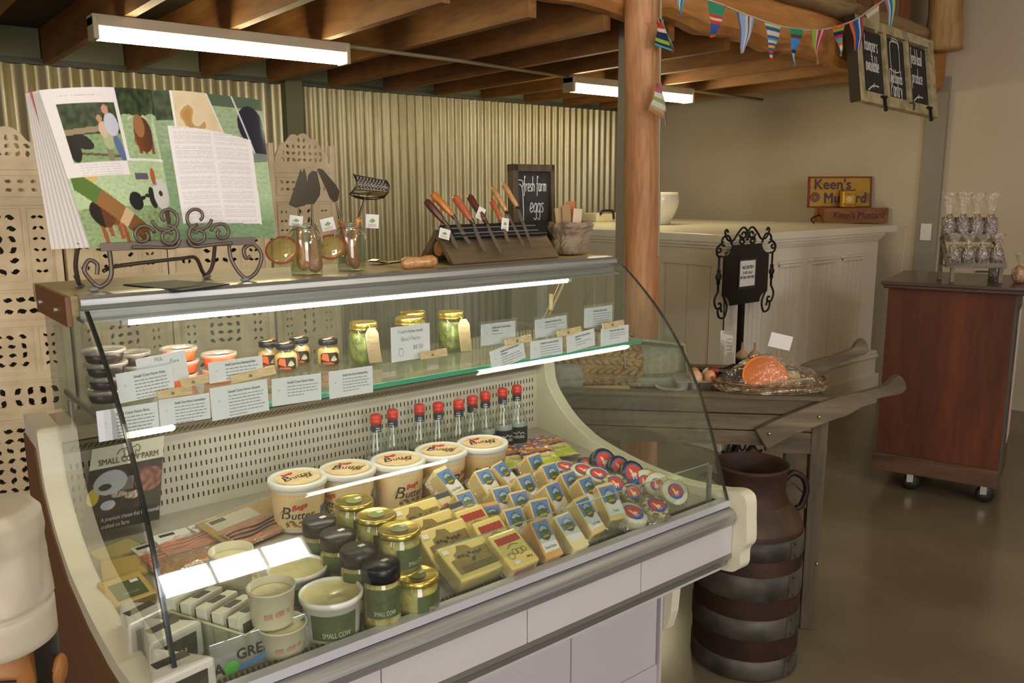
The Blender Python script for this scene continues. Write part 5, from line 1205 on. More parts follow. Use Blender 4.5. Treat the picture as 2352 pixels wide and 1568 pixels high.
def d_brown(m, w, l, h, t, O):
    b = MB(m); k = .42*w; y0 = -.34*l
    b.poly([(-k, y0), (k, y0), (k, .22*l), (.10*w, .22*l), (.04*w, .36*l), (-.14*w, .40*l), (-.20*w, .26*l), (-.30*w, .20*l), (-.30*w, .08*l), (-k, .06*l)]); o = b.build('label', M('brown_print', '8a7434', .5, col2='7d6830', vs=60), t)
    b = MB(m @ T(0, 0, .0005)); [b.ribbon([(-.26*w+.075*w*k, .085*l+.004*(k % 2)), (-.20*w+.075*w*k, .125*l-.004*(k % 3))], .007) for k in range(7)]; b.poly([(-.06*w, -.10*l), (.0, -.13*l), (.05*w, -.03*l), (.08*w, .0), (.02*w, 0), (-.03*w, -.03*l)])
    for k2 in range(4): b.ribbon([(-k*.8, y0+.02*l+.045*l*k2), (k*(.85-.1*(k2 % 2)), y0+.02*l+.045*l*k2)], .0014)
    b.build('lettering', M('brown_ink', '332a12', .6), o)
    b = MB(m @ T(0, 0, .0005)); b.box((-.40*w, .32*l, 0), (.016, .011, .0006)); b.build('price_sticker', white_stick, t)
def d_red(m, w, l, h, t, O):
    b = MB(m); n_ = 12; P = [(-.40*w+.80*w*i/n_, .15*l+(.0015 if i % 2 else 0)) for i in range(n_+1)]+[(.40*w-.80*w*i/n_, .34*l+(.0015 if i % 2 else 0)) for i in range(n_+1)]; b.poly(P); o = b.build('label', M('brick_red_print', 'a32a1e', .5), t)
    b = MB(m @ T(0, 0, .0005)); b.ribbon([(q.x*w, q.y*l) for q in bez((-.2, .02), (-.05, .10), (.08, .10), (.2, .06))], .0016)
    for cx, cy, r_ in ((-.24, -.18, .10), (-.05, -.10, .09), (.10, -.12, .10), (.25, -.10, .08)): b.ribbon([((cx+r_*math.cos(a*.52))*w, (cy+r_*.8*math.sin(a*.52))*l) for a in range(13)], .0011)
    put(b, '250 g', .007, T(.26*w, -.32*l, 0), bold=.03); b.build('lettering', M('brown_ink', '332a12', .6), o)
    b = MB(O); b.box((0, -l/2-.0006, h*.45), (w*.7, .0008, h*.5)); b.build('side_print', M('brick_red_print', 'a32a1e', .5), t)
    b = MB(m @ T(0, 0, .0005)); b.box((-.2*w, -.36*l, 0), (.015, .009, .0006)); b.build('price_sticker', white_stick, t)
yb = M('yellow_cheddar_block', 'e2c978', .4, sss=.1, coat=.4)
def bl(px, py, z, lab, tilt=34, rz=2): block(px, py, z, lab, .128, .098, .040, tilt, rz, yb, 'cheese_block', d_brown)
bl(1085, 1278, .748, 'large cheddar block with a brown cheese-shaped label, frontmost by the grille', 26, 3)
bl(1035, 1246, .760, 'brown-labelled cheddar block directly behind the frontmost one', 40, 3)
bl(1005, 1222, .768, 'third brown-labelled cheddar block back, beside the stacked gold-lidded jar', 40, 3)
bl(972, 1192, .774, 'fourth brown-labelled cheddar block, behind the gold-lidded jars', 38, 3)
def rb(px, py, z, lab, tilt=40): block(px, py, z, lab, .082, .098, .036, tilt, 3, yb, 'cheese_block', d_red)
rb(1180, 1258, .750, 'yellow cheese block with a red stripe, frontmost of the three', 30)
rb(1140, 1232, .758, 'red-striped cheese block in the middle of the three')
rb(1098, 1205, .766, 'red-striped cheese block farthest back of the three')
def d_bega(m, w, l, h, t, O):
    b = MB(m); put(b, 'Bega', .024, T(0, .0, 0) @ RZ(14), bold=.05, shear=.2, xs=.9); b.build('lettering', redp, t)
    b = MB(m); b.box((0, .40*l, -.0003), (w*.96, .16*l, .0006)); b.build('label_strip', M('slate_strip', '3a444c', .5), t)
block(1050, 1188, .772, 'small wrapped cheese block with bold red lettering', .072, .07, .03, 48, 8, M('cream_wrapper', 'd6c79a', .4, coat=.3), 'cheese_block', d_bega)
def d_bega2(m, w, l, h, t, O):
    d_bega(m, w, l, h, t, O); b = MB(m @ T(0, 0, -.0002)); b.box((-.1*w, -.2*l, 0), (w*.7, l*.45, .0006)); b.build('label_strip', M('black_strip', '1c1b18', .5), t)
block(1018, 1166, .774, 'wrapped cheese block with black panel behind the red-lettered one', .080, .075, .028, 46, 8, M('cream_wrapper', 'd6c79a', .4, coat=.3), 'cheese_block', d_bega2)
# ---- round goat cheeses
def glab(u, v):
    d = math.hypot(u-.5, v-.5)*2
    if d > 1: return hx('d8d4c4')
    if d > .86: return hx('3a58a8')
    if d > .80: return hx('d8b0a0') if nz(u, v, 50) > 0 else hx('cf4a2a')
    if ell(u, v, .50, .42, .16, .09, .2) or ell(u, v, .40, .58, .06, .10, .3) or ell(u, v, .36, .68, .05, .035) or (v < .36 and (abs(u-.42) < .025 or abs(u-.57) < .025) and v > .2): return hx('d8d2cc')
    if v < .24: return hx('3a58a8')
    return hx('cf4626')
rind_b = M('black_wax', '17171b', .3, coat=.4); rind_w = M('white_rind', 'd2cdb8', .55, col2='c9c2a6', vs=20, sss=.1, bump=.1); rind_h = M('herbed_rind', 'c0b28c', .7, col2='6a5a38', vs=70, lo=.44, hi=.56, bump=.5)
def goat(px, py, z, label, mat, tilt=35, rz=0, r=.036, h=.028, film=True, lr=.70, roll=0):
    p = onz(px, py, z); t = thing('goat_cheese', label, 'round cheese', m=T(p.x, p.y, p.z) @ RZ(rz) @ RX(tilt) @ RY(roll) @ T(0, 0, -h), group='round goat cheeses'); O = WM(t)
    b = MB(O); b.lathe([(0, 0), (r*.9, 0), (r, .006), (r, h-.006), (r*.92, h-.001), (0, h)], n=32); b.build('cheese', mat, t)
    def lp(u, v):
        x, y = u*2-1, v*2-1; q = math.hypot(x, y); k = max(abs(x), abs(y))/q if q > 1e-6 else 1
        return O @ V((x*k*r*lr, y*k*r*lr, h+.0008))
    def lpt(u, v):
        x, y = u*2-1, v*2-1; q = math.hypot(x, y); k = max(abs(x), abs(y))/q if q > 1e-6 else 1
        return glab(.5+x*k/2*.999, .5+y*k/2*.999)
    printed('label', 30, 30, lp, lpt, t, mat='printed_label')
    if film:
        b = MB(); b.smooth = True
        def wp(u, v):
            a = u*2*math.pi; e = 1.30-.26*min(1, v*2.2); x, y = math.cos(a)*r*e, math.sin(a)*r*e; n_ = .003*noise.noise(V((x*60, y*60, px*.1+v*2))); return O @ V((x+n_, y-n_, (h+.0015)*v))
        b.grid(wp, 36, 5); b.build('wrapper', bag_clear, t)
goat(1552, 1128, .752, 'white goat cheese leaning at the far right front corner', rind_w, 48, -20, .036, lr=.60)
goat(1509, 1160, .742, 'speckled round goat cheese lying near the grille at the right', rind_h, 26, -6, .037, lr=.66)
goat(1455, 1176, .735, 'white goat cheese partly behind the tasty wedge label', rind_w, 24, 4, .040, lr=.66)
goat(1508, 1112, .756, 'white goat cheese standing on edge, label turned to the side', rind_w, 62, -62, .033, film=True, lr=.5)
goat(1480, 1104, .758, 'pale goat cheese standing on edge left of the one with side label', rind_w, 60, -55, .032, lr=.5)
goat(1455, 1130, .752, 'small speckled goat cheese half hidden by film in the right corner', rind_h, 40, -20, .030)
goat(1415, 1110, .768, 'herb-crusted goat cheese in the middle right', rind_h, 36, -20, .036, lr=.62)
goat(1389, 1058, .790, 'black waxed goat cheese leaning tallest by the end moulding', rind_b, 58, -16, .038, .032, False, .74)
goat(1424, 1072, .782, 'black waxed goat cheese in the middle of the three leaning ones', rind_b, 58, -16, .034, .026, False, .74)
goat(1455, 1086, .776, 'black waxed goat cheese nearest the front of the three leaning ones', rind_b, 56, -16, .037, .026, False, .74)
goat(1352, 1064, .770, 'black waxed goat cheese lying behind the white ones, mostly hidden', rind_b, 20, 0, .034, .025, False, .72)
goat(1299, 1070, .785, 'flat white goat cheese packet farthest left, red label up', rind_w, 14, 6, .034, .020)
goat(1341, 1078, .784, 'flat white goat cheese packet in the middle of the three', rind_w, 18, -4, .035, .020)
goat(1375, 1088, .782, 'flat white goat cheese packet farthest right of the three', rind_w, 20, -8, .034, .020)
goat(1306, 1096, .782, 'black waxed goat cheese tucked between two cheese wedges', rind_b, 30, 10, .030, .024, False, .72)
# ---- feta jars
green = M('olive_label', '4d5a34', .45, col2='434f2e', vs=60); feta = M('feta_in_oil', 'b4ab62', .4, col2='cfc78c', vs=55, lo=.42, hi=.6, bump=.3); fetab = M('feta_dark_oil', 'b5a052', .4, col2='ddd3a4', vs=40, lo=.45, hi=.58); fgl = clear('feta_jar_glass', 'f0f0da', 1.48, 1, .03, 'd8d4a8')
def feta_jar(px, py, z0, h, r, label, kind, rot=-115, sticker=True):
    p = onz(px, py, z0+h); t = thing('feta_jar', label, 'jar', (p.x, p.y, z0+.0006), group=('gold' if kind == 'g' else 'black')+'-lidded feta jars')
    g = kind == 'g'; hb_ = h-(.010 if g else .026)
    b = LB(); b.lathe([(0, .003), (r*.86, .003), (r*.93, .009), (r*.93, hb_*.80), (r*.80, hb_*.92), (0, hb_*.92)], n=32); b.build('contents', feta if g else fetab, t)
    b = LB(); b.lathe([(0, 0), (r*.92, 0), (r, .006), (r, hb_*.82), (r*.88, hb_*.93), (r*.88, hb_)], n=36, cap=False); b.build('glass_body', fgl, t)
    if g: b = LB(); b.lathe([(r*.93, h-.012), (r*1.0, h-.012), (r*1.02, h-.009), (r*1.01, h-.003), (r*.97, h-.0008), (r*.93, h), (r*.88, h-.0016), (0, h-.0016)], n=40); ld = b.build('lid', gold, t)
    else: b = LB(); b.lathe([(r*.90, h-.030), (r*.97, h-.030), (r*.98, h-.004), (r*.92, h), (0, h)], n=36); ld = b.build('lid', darklid, t)
    if g: b = LB(T(0, 0, h-.0009)); b.disc(r*.42); b.build('lid_label', M('lid_green', '7d8446', .5), ld)
    b = LB(); b.box((r*.30, r*.15, h-.0004 if not g else h-.0006), (.014, .010, .0012), RZ(10)); b.build('price_sticker', white_stick, t)
    z1, z2 = (.010, hb_*.72) if g else (.030, hb_*.86)
    b = LB(); band(b, r*1.008, rot, r*2.1, z1, z2); lb = b.build('label', green, t)
    b = LB(); W_ = bend(r*1.02, rot); put(b, 'SMALL COW', .0125, I4, bold=.01, xs=.62, warp=lambda v: W_((v[0], v[1]+z1+.010, 0))); b.build('lettering', M('label_cream', 'bdbba0', .5), lb)
dz = deckz(1.4)
feta_jar(875, 1292, dz, .128, .0375, 'tall black-lidded feta jar frontmost beside the big white tub', 'b', -112)
feta_jar(822, 1258, dz+.018, .122, .037, 'black-lidded feta jar second from the front', 'b', -112)
feta_jar(775, 1222, dz+.026, .118, .037, 'black-lidded feta jar third from the front', 'b', -112)
feta_jar(733, 1192, dz+.028, .118, .037, 'black-lidded feta jar farthest back of the four', 'b', -112)
feta_jar(958, 1318, dz, .079, .043, 'gold-lidded feta jar standing alone at the grille beneath the stacked one', 'g', -62)
pst = onz(917, 1212, dz+.166)
feta_jar(917, 1212, dz+.084, .082, .043, 'gold-lidded feta jar stacked on another, nearest the cheddar blocks', 'g', -70)
feta_jar(864, 1180, dz+.084, .082, .042, 'gold-lidded feta jar stacked in the middle of the gold row', 'g', -70)
feta_jar(813, 1148, dz+.088, .080, .042, 'gold-lidded feta jar stacked farthest back, before the butter tubs', 'g', -62)
for (px, py, zt, lab) in ((917, 1212, .166, 'gold-lidded feta jar underneath the stacked one nearest the cheddar blocks'), (864, 1180, .166, 'gold-lidded feta jar underneath the middle stacked one'), (813, 1148, .168, 'gold-lidded feta jar underneath the stacked one farthest back')):
    p = onz(px, py, dz+zt); h = .084; x, y = proj = (W/2+F*((V((p.x, p.y, dz+h))-CAM).dot(RT))/((V((p.x, p.y, dz+h))-CAM).dot(FW)), H/2-F*((V((p.x, p.y, dz+h))-CAM).dot(UP))/((V((p.x, p.y, dz+h))-CAM).dot(FW)))
    feta_jar(x, y, dz, h-.0005, .042, lab, 'g', -70)
# ---- tubs and cups of fresh cheese at the front left
cupm = M('milky_cup', 'cfc6a8', .35, sss=.2, coat=.3); fresh = M('fresh_cheese', 'd8cfa0', .35, sss=.2, coat=.4); whey = M('soft_cheese_top', 'c9bf88', .25, coat=.6)
def big_tub(px, py, label, rot, lidded=True):
    h = .088; r = .058; z = deckz(1.3); p = onz(px, py, z+h)
    t = thing('cheese_tub', label, 'cheese tub', (p.x, p.y, z+.001), group='large white cheese tubs')
    b = LB(); b.lathe([(0, 0), (r*.84, 0), (r*.86, .004), (r*.95, h-.012), (r*1.03, h-.012), (r*1.04, h-.002), (r*.99, h), (r*.95, h-.006), (0, h-.010)], n=44); b.build('cup', tub_w, t)
    b = LB(); b.smooth = True; b.grid(lambda u, v: (r*.94*v*math.cos(u*2*math.pi), r*.94*v*math.sin(u*2*math.pi), h-.006+.0035*noise.noise(V((v*3*math.cos(u*2*math.pi), v*3*math.sin(u*2*math.pi), px)))*(1-v)), 40, 10); b.build('sealed_film', whey, t)
    tp = .11*r/h*.9; b = LB(); band(b, r*.872, rot, r*1.5, .012, h-.026, tp); lb = b.build('label', green, t)
    b = LB(); W_ = bend(r*.880, rot, tp); put(b, 'SMALL COW', .015, I4, bold=.01, xs=.62, warp=lambda v: W_((v[0]+.004, v[1]+.022, 0))); b.build('lettering', MATS['label_cream'], lb)
big_tub(760, 1356, 'large white cheese tub with olive label, frontmost', -112)
big_tub(682, 1300, 'large white cheese tub half hidden behind the clear cups', -112)
def cup(px, py, z, h, r, label, fill=.75):
    p = onz(px, py, z+h); t = thing('cheese_cup', label, 'cup', (p.x, p.y, z+.001), group='milky cups of fresh cheese')
    b = LB(); b.lathe([(0, 0), (r*.86, 0), (r*.88, .003), (r, h-.004), (r*1.04, h-.003), (r*1.04, h), (r*.985, h), (r*.86, .006), (0, .006)], n=40, cap=False); b.build('cup', cupm, t)
    b = LB(); b.lathe([(0, h*.3), (r*.90, h*.3), (r*.955, h*fill), (r*.7, h*fill+.003), (0, h*fill+.002)], n=36); b.build('contents', fresh, t)
    b = LB()
    for k in range(9):
        if k % 4 != 3: band(b, r*.965+.0006, -128+7*k, .0035, h*(.34+.012*k), h*(.46+.012*k), .14*r/h, 2)
    b.build('print', M('cup_red_print', 'c08468', .6), t)
dz = deckz(1.3)
cup(648, 1430, dz, .058, .043, 'lower milky cheese cup beside the big front tub', .86)
cup(622, 1345, dz+.058, .070, .042, 'upper milky cheese cup stacked on another near the front', .80)
cup(530, 1262, dz+.058, .070, .042, 'upper milky cheese cup under the bright window reflection', .75)
cup(545, 1330, dz, .058, .042, 'lower milky cheese cup of the stack farther left', .86)
# ---- bacon and smoked meat packs
rash = M('bacon_pink', 'c4826a', .35, col2='b06a58', vs=20, stretch=(1, 6, 1), coat=.4); goldf = M('gold_card', 'c39a34', .3, .3, coat=.3); dkmeat = M('dark_cured_edge', '2e2320', .4, coat=.4)
def pack(px, py, z, rz, label, w, l, kind, tilt=6):
    p = onz(px, py, z); t = thing('meat_pack', label, 'meat pack', m=T(p.x, p.y, p.z) @ RZ(rz) @ RX(tilt), group='vacuum packs of meat'); O = WM(t)
    if kind == 'gold':
        b = MB(O); b.box((0, 0, -.004), (w, l, .003)); b.build('card', goldf, t)
        b = MB(O); b.box((-.030, .042, -.0015), (.125, .050, .002)); lb = b.build('label', paper, t)
        b = MB(O); b.box((-.066, .054, 0), (.040, .014, .0006)); b.build('print', blkp, lb)
    b = MB(O); b.smooth = True; y0 = -.045 if kind == 'gold' else -.01
    for k in range(5):
        yy = y0+(.014*k-.018)
        b.grid(lambda u, v: (w*.46*(2*u-1), yy+.024*(v-.5)+.003*math.sin(u*9+k), .001+.004*math.sin(v*math.pi)+.002*noise.noise(V((u*6, k, v)))), 20, 4)
    b.build('meat', rash, t)
    b = MB(O); b.smooth = True
    for k in range(3): b.tube([(w*.44*(2*i/12-1), y0+.022-.014*k+.004*math.sin(i*.9+k), .006) for i in range(13)], .0022, 6)
    b.build('rind', dkmeat if kind == 'gold' else rash, t)
    if kind != 'gold':
        for sx in (-1, 1):
            b = MB(O); b.box((sx*w*.22, .035, .006), (w*.40, .046, .0012), RZ(sx*6)); lb = b.build('label', paper, t)
            b = MB(O); b.box((sx*w*.22-.008, .046, .0072), (.034, .011, .0006), RZ(sx*6)); b.build('print', blkp, lb)
    b = MB(O); b.smooth = True; b.grid(lambda u, v: (w*.54*(2*u-1), l*.54*(2*v-1), .007*(16*u*(1-u)*v*(1-v))**.4+.003*noise.noise(V((u*8, v*8, px)))), 26, 22); b.build('film', bag_clear, t)
dz = deckz(1.75)
pack(585, 1196, dz+.030, 16, 'gold-backed pack of dark-edged sliced meat below the perforated back', .22, .15, 'gold', 10)
pack(455, 1235, dz+.022, 10, 'clear pack of pink bacon with two white labels', .20, .11, 'pink')
pack(400, 1262, dz+.016, 16, 'second pack of bacon mostly under the first, further left', .17, .11, 'pink')
gcr = M('shredded_mix', '8d6a34', .6, col2='b5702e', vs=60, lo=.42, hi=.58, bump=.5)
p = onz(445, 1286, dz+.01); t = thing('herb_pack', 'dark pack of dried mixed pieces under the bacon', 'pack', tuple(p), 12)
b = LB(); b.smooth = True; b.grid(lambda u, v: (.17*(u-.5), .07*(v-.5), .010*(16*u*(1-u)*v*(1-v))**.5+.006*noise.noise(V((u*20, v*12, 1)))), 40, 20); b.build('contents', gcr, t)
b = LB(); b.smooth = True; b.grid(lambda u, v: (.18*(u-.5), .08*(v-.5), .004+.012*(16*u*(1-u)*v*(1-v))**.5+.002*noise.noise(V((u*9, v*9, 4)))), 24, 12); b.build('film', bag_clear, t)
# ---- yellow cheeses in film at the left end
def slab(px, py, z, rz, tilt, label, w, l, h, mat, lab, name='film_cheese', par_film=True):
    p = onz(px, py, z); t = thing(name, label, 'cheese', m=T(p.x, p.y, p.z) @ RZ(rz) @ RX(tilt) @ T(0, 0, -h), group='filmed cheeses at the left end'); O = WM(t)
    b = MB(O); b.box((0, 0, h/2), (w, l, h), None, .005); b.build('cheese', mat, t)
    if lab:
        b = MB(O); b.box((0, -.004, h+.0006), (w*.72, l*.62, .0008)); lb = b.build('label', lab, t)
        b = MB(O @ T(0, 0, h+.0014)); put(b, 'SMALL COW', .008, T(0, -l*.20, 0), xs=.7); b.build('lettering', MATS['label_cream'], lb)
        b = MB(O); b.box((w*.22, l*.18, h+.0016), (.016, .009, .0008)); b.build('price_sticker', white_stick, t)
    b = MB(); b.smooth = True
    def wp(u, v):
        a = u*2*math.pi; c_, s_ = math.cos(a), math.sin(a); q = 1/max(abs(c_), abs(s_))**.85; e = 1.20-.15*min(1, v*2); x, y = c_*q*(w/2)*e, s_*q*(l/2)*e
        n_ = .003*noise.noise(V((x*50, y*50, px*.1+v*2))); return O @ V((x+n_, y-n_, .002+(h+.001)*v))
    b.grid(wp, 40, 5); b.build('wrapper', bag_clear, t)
yel = M('washed_yellow', 'c9aa5a', .4, sss=.1, coat=.4)
slab(293, 1350, dz+.022, 8, 16, 'yellow filmed cheese with olive label, topmost at the left end', .085, .085, .03, yel, green)
slab(285, 1300, dz+.018, -10, 10, 'yellow filmed cheese without visible label behind the olive-labelled one', .09, .08, .03, yel, None)
slab(270, 1262, dz+.020, 20, 8, 'pale filmed cheese under the poster at the back left', .10, .07, .03, M('pale_cheese', 'c4b078', .4, coat=.4), None)
# ---- white brie wedges and boxes
briew = M('brie_pack_white', 'c9c6b8', .4, coat=.3); dkl = M('brie_label_dark', '3e3b30', .5)
def brie(px, py, z, rz, label, s=1.0):
    p = onz(px, py, z); t = thing('brie_wedge', label, 'cheese', m=T(p.x, p.y, deckz(1.35)+.001) @ RZ(rz), group='white wrapped brie wedges'); O = WM(t); h = .070*s
    b = MB(O); bm = bmesh.new(); tri = [(-.055*s, -.030*s), (.055*s, -.030*s), (.0, .075*s)]
    vs = [bm.verts.new((x, y, 0)) for x, y in tri]+[bm.verts.new((x*.96, y*.96, h)) for x, y in tri]
    for f in ((2, 1, 0), (3, 4, 5), (0, 1, 4, 3), (1, 2, 5, 4), (2, 0, 3, 5)): bm.faces.new([vs[i] for i in f])
    bmesh.ops.bevel(bm, geom=list(bm.edges), offset=.006, segments=2, affect='EDGES', profile=.5); b.addbm(bm); b.build('pack', briew, t)
    b = MB(O); b.box((0, -.0305*s, h*.48), (.075*s, .0012, h*.62)); lb = b.build('label', dkl, t)
    b = MB(O @ T(0, -.0318*s, h*.40) @ RX(90))
    for k in range(4): b.ribbon([(-.014+.009*k, -.006), (-.013+.009*k, .006)], .004)
    b.build('print', MATS['label_cream'], lb)
    b = MB(O); b.box((0, .012*s, h+.0003), (.055*s, .020*s, .0008)); b.build('top_print', dkl, t)
brie(330, 1402, .76, 20, 'white wrapped brie wedge farthest back of the three by the dark glass edge')
brie(383, 1448, .755, 18, 'white wrapped brie wedge in the middle of the three')
brie(402, 1540, .75, 10, 'white wrapped brie wedge frontmost, cut by the bottom of the photo', 1.05)
t = thing('cheese_tray', 'clear-sided tray of upright thin cheese boxes at the front left', 'tray', tuple(onz(510, 1470, deckz(1.3))), 24)
b = LB(); tw, tl_, th_ = .095, .22, .062; tr_m = clear('tray_plastic', 'eef0e2', 1.45, 1, .22, 'd8d8c0')
for c_, d_ in (((0, 0, .001), (tw, tl_, .002)), ((-tw/2, 0, th_/2), (.002, tl_, th_)), ((tw/2, 0, th_/2), (.002, tl_, th_)), ((0, -tl_/2, th_/2), (tw, .002, th_)), ((0, tl_/2, th_/2), (tw, .002, th_))): b.box(c_, d_)
b.build('tray', tr_m, t)
b = LB(); b.tube([(-tw/2, -tl_/2, th_), (tw/2, -tl_/2, th_), (tw/2, tl_/2, th_), (-tw/2, tl_/2, th_)], .0028, 6, True); b.build('rim', M('tray_rim', 'b9b592', .4), t)
O = WM(t)
for k in range(5):
    tt = thing('cheese_box', 'upright white and black cheese box in the clear tray, '+['frontmost', 'second from the front', 'third from the front', 'fourth from the front', 'farthest back'][k], 'cheese box', m=O @ T(0, -.082+.040*k, .0025) @ RX(-6), group='upright boxes in the tray')
    b = LB(); b.box((0, 0, .040), (.080, .026, .080), None, .002); b.build('box', M('cheese_box_white', 'cdc9b4', .45), tt)
    b = LB(); b.box((0, -.0136, .038), (.062, .0008, .056)); b.build('label', dkl, tt)
    b = LB(); b.box((0, 0, .0805), (.03, .018, .0008)); b.build('top_print', dkl, tt)
# ================================================================ wagon table, milk can, sign
def zat(p, x, y):
    d = ray(x, y); return HC+d.z*(p[0]*d.x+p[1]*d.y)/(d.x**2+d.y**2)
grey = wood('grey_barn_board', '4a3e2e', '7c6d54', 'x', 8, .8, c3='60523e', bump=.5)
greyz = wood('grey_barn_post', '42382a', '6e6048', 'z', 8, .8, bump=.5)
brass = M('bolt_head', 'b0a078', .3, .9)
Lw = V((2.53, 1.435, 0)); uw = V((.682, -.731, 0)); nw = V((.731, .682, 0))
WG = frame(Lw, uw, nw)
t = thing('wheelbarrow_table', 'weathered grey timber barrow table with handles at its right end', 'barrow', m=WG)
x0, dpt = -.94, .48
for k, (za, zb) in enumerate(((.662, .712), (.716, .770), (.774, .826))):
    b = LB(); b.box(((x0)/2, .012, (za+zb)/2), (-x0, .024, zb-za), None, .003); b.build('side_board', grey, t)
    b = LB(); b.box(((x0)/2, dpt-.012, (za+zb)/2), (-x0, .024, zb-za), None, .003); b.build('side_board', grey, t)
for xx in (x0+.012, -.012): b = LB(); b.box((xx, dpt/2, .744), (.024, dpt-.05, .164), None, .003); b.build('end_board', grey, t)
b = LB(); b.box((x0/2, .010, .833), (-x0+.02, .05, .014), None, .003); b.build('top_rail', grey, t)
b = LB(); b.box((x0/2, dpt-.010, .833), (-x0+.02, .05, .014), None, .003); b.build('top_rail', grey, t)
for k in range(5): b = LB(); b.box((x0/2, .055+.092*k, .808), (-x0-.03, .088, .016)); b.build('tray_board', grey, t)
for lx, ly in ((-.028, .02), (-.028, dpt-.03), (x0+.03, .02), (x0+.03, dpt-.03)): b = LB(); b.box((lx, ly, .41), (.052, .05, .82), None, .004); b.build('leg', greyz, t)
b = LB(); b.bar((-.25, .03, .64), (-.03, .03, .44), .03, .05, (0, 1, 0)); b.build('brace', grey, t)
b = LB(); b.box((-.10, .02, .655), (.20, .045, .03)); b.build('cross_rail', grey, t)
def handle(px, off, th=.032):
    p0 = Lw+nw*off; P = [onpl(x, y, p0, nw) for x, y in px]; b = MB(); n_ = len(P); Q = [p+nw*th for p in P]
    b.add(P+Q, [list(range(n_)), [n_+i for i in range(n_)][::-1]]+[(i, n_+i, n_+(i+1) % n_, (i+1) % n_) for i in range(n_)]); o = b.build('handle', grey, t)
    md = o.modifiers.new('soft', 'BEVEL'); md.width = .004; md.segments = 2; md.limit_method = 'ANGLE'; return o
handle([(1735, 988), (1800, 958), (1850, 938), (1900, 920), (1935, 910), (1990, 899), (2036, 886), (2048, 872), (2060, 864), (2070, 864), (2080, 878), (2083, 893), (2074, 904), (2050, 909), (2020, 915), (1990, 930), (1945, 956), (1905, 968), (1850, 990), (1800, 1012), (1762, 1034)], -.034)
handle([(1800, 868), (1846, 838), (1870, 829), (1910, 819), (1942, 808), (1958, 802), (1966, 788), (1976, 779), (1986, 779), (1994, 792), (1997, 806), (1988, 814), (1955, 824), (1915, 842), (1893, 860), (1850, 880)], dpt)
for q, off in (((1882, 957), -.036), ((1767, 996), -.036), ((1878, 928), -.002), ((1876, 1294), -.004)):
    p = onpl(*q, Lw+nw*off, nw); b = MB(); b.sphere(p, .006, 10, 6); b.build('bolt', brass, t)
# ---- milk can
rust = M('rusted_iron', '2a1811', .65, .3, col2='43291a', vs=8, lo=.35, hi=.68, bump=.15, bs=90); zinc = M('worn_zinc_band', '5f5b50', .55, .45, col2='36322b', vs=9, lo=.35, hi=.65); tan = M('rusty_shoulder', '54402a', .6, .3, col2='3c2a1c', vs=6)
mc = V((2.202, 1.502, 0)); t = thing('milk_can', 'tall rusty milk can with four grey bands beside the display case', 'milk can', tuple(mc), 38)
R = .168; zf = lambda y: zat((mc.x-.1, mc.y-.125), 1704, y)
b = LB(); b.lathe([(0, .0), (R*.97, 0), (R, .01), (R, .455), (R*.985, .468), (R*.99, .475)], n=56); b.build('body', rust, t)
b = LB(); b.lathe([(R*.99, .470), (R*.985, .478), (R*.90, .508), (R*.76, .535), (R*.70, .546), (R*.68, .552)], n=56, cap=False); b.build('shoulder', tan, t)
b = LB(); b.lathe([(R*.70, .545), (R*.685, .556), (R*.64, .568), (R*.63, .59), (R*.66, .645), (R*.69, .655), (R*.69, .664), (R*.66, .666), (R*.635, .655), (R*.61, .58), (R*.6, .44), (0, .43)], n=56, cap=False); b.build('neck', rust, t)
for (za, zb) in ((.398, .460), (.270, .350), (.138, .208), (.004, .070)):
    b = LB(); b.lathe([(R*.995, za), (R*1.018, za+.003), (R*1.018, zb-.003), (R*.995, zb)], n=56, cap=False); bd = b.build('band', zinc, t)
    b = LB(); a0 = -128
    band(b, R*1.026, a0, .050, za+.002, zb-.002); b.build('lap_joint', zinc, bd)
    W_ = bend(R*1.03, a0)
    for s in (.012, zb-za-.012): b = LB(); b.sphere(W_((-.006, za+s)), .0045, 10, 6); b.build('rivet', rust, bd)
for s in (0, 180):
    b = LB(); c_, s_ = math.cos(math.radians(s-75)), math.sin(math.radians(s-75)); P = [(r*c_, r*s_, z) for r, z in [(q.x, q.y) for q in bez((R*.64, .605), (R*.80, .628), (R*1.0, .610), (R*1.08, .57), (R*1.0, .52), (R*.90, .508))]]
    b.tube(P, .010, 10); b.build('handle', M('handle_iron', '2e211a', .5, .6), t)
# ---- NO ENTRY sign on a scrolled stand
blkiron = M('black_iron', '14120f', .5, .3)
sb = V((3.93, 2.80, 0)); t = thing('entry_sign', 'black scrolled metal stand sign reading no entry, in front of the counter', 'sign', tuple(sb))
SX = S(1.3, 1, 1); O = WM(t); sx = sb.x; sy = sb.y
def zz_(y): return zat(sb, 1700, y)
b = LB(); b.box((0, 0, .46), (.028, .028, .90)); b.build('pole', blkiron, t)
w2, z0, z1 = .158, .895, 1.225; rc = .055
P = []
for cx, cz, a0, a1 in ((-w2, z0, 90, 0), (w2, z0, 180, 90), (w2, z1, 270, 180), (-w2, z1, 360, 270)):
    P += [(cx+rc*math.cos(math.radians(a0+(a1-a0)*i/8)), cz+rc*math.sin(math.radians(a0+(a1-a0)*i/8))) for i in range(9)]
b = LB(SX); b.prism(P, .008, T(0, -.016, 0) @ RX(90)); b.build('panel', M('gloss_black_panel', '0e0d0c', .35), t)
b = LB(SX)
def s2(pts, r=.0055): b.tube([(p[0], -.020, p[1]) for p in pts], r, 7)
def cv(*p): return [(q.x, q.y) for q in bez(*p, n=8)]
zt = z1
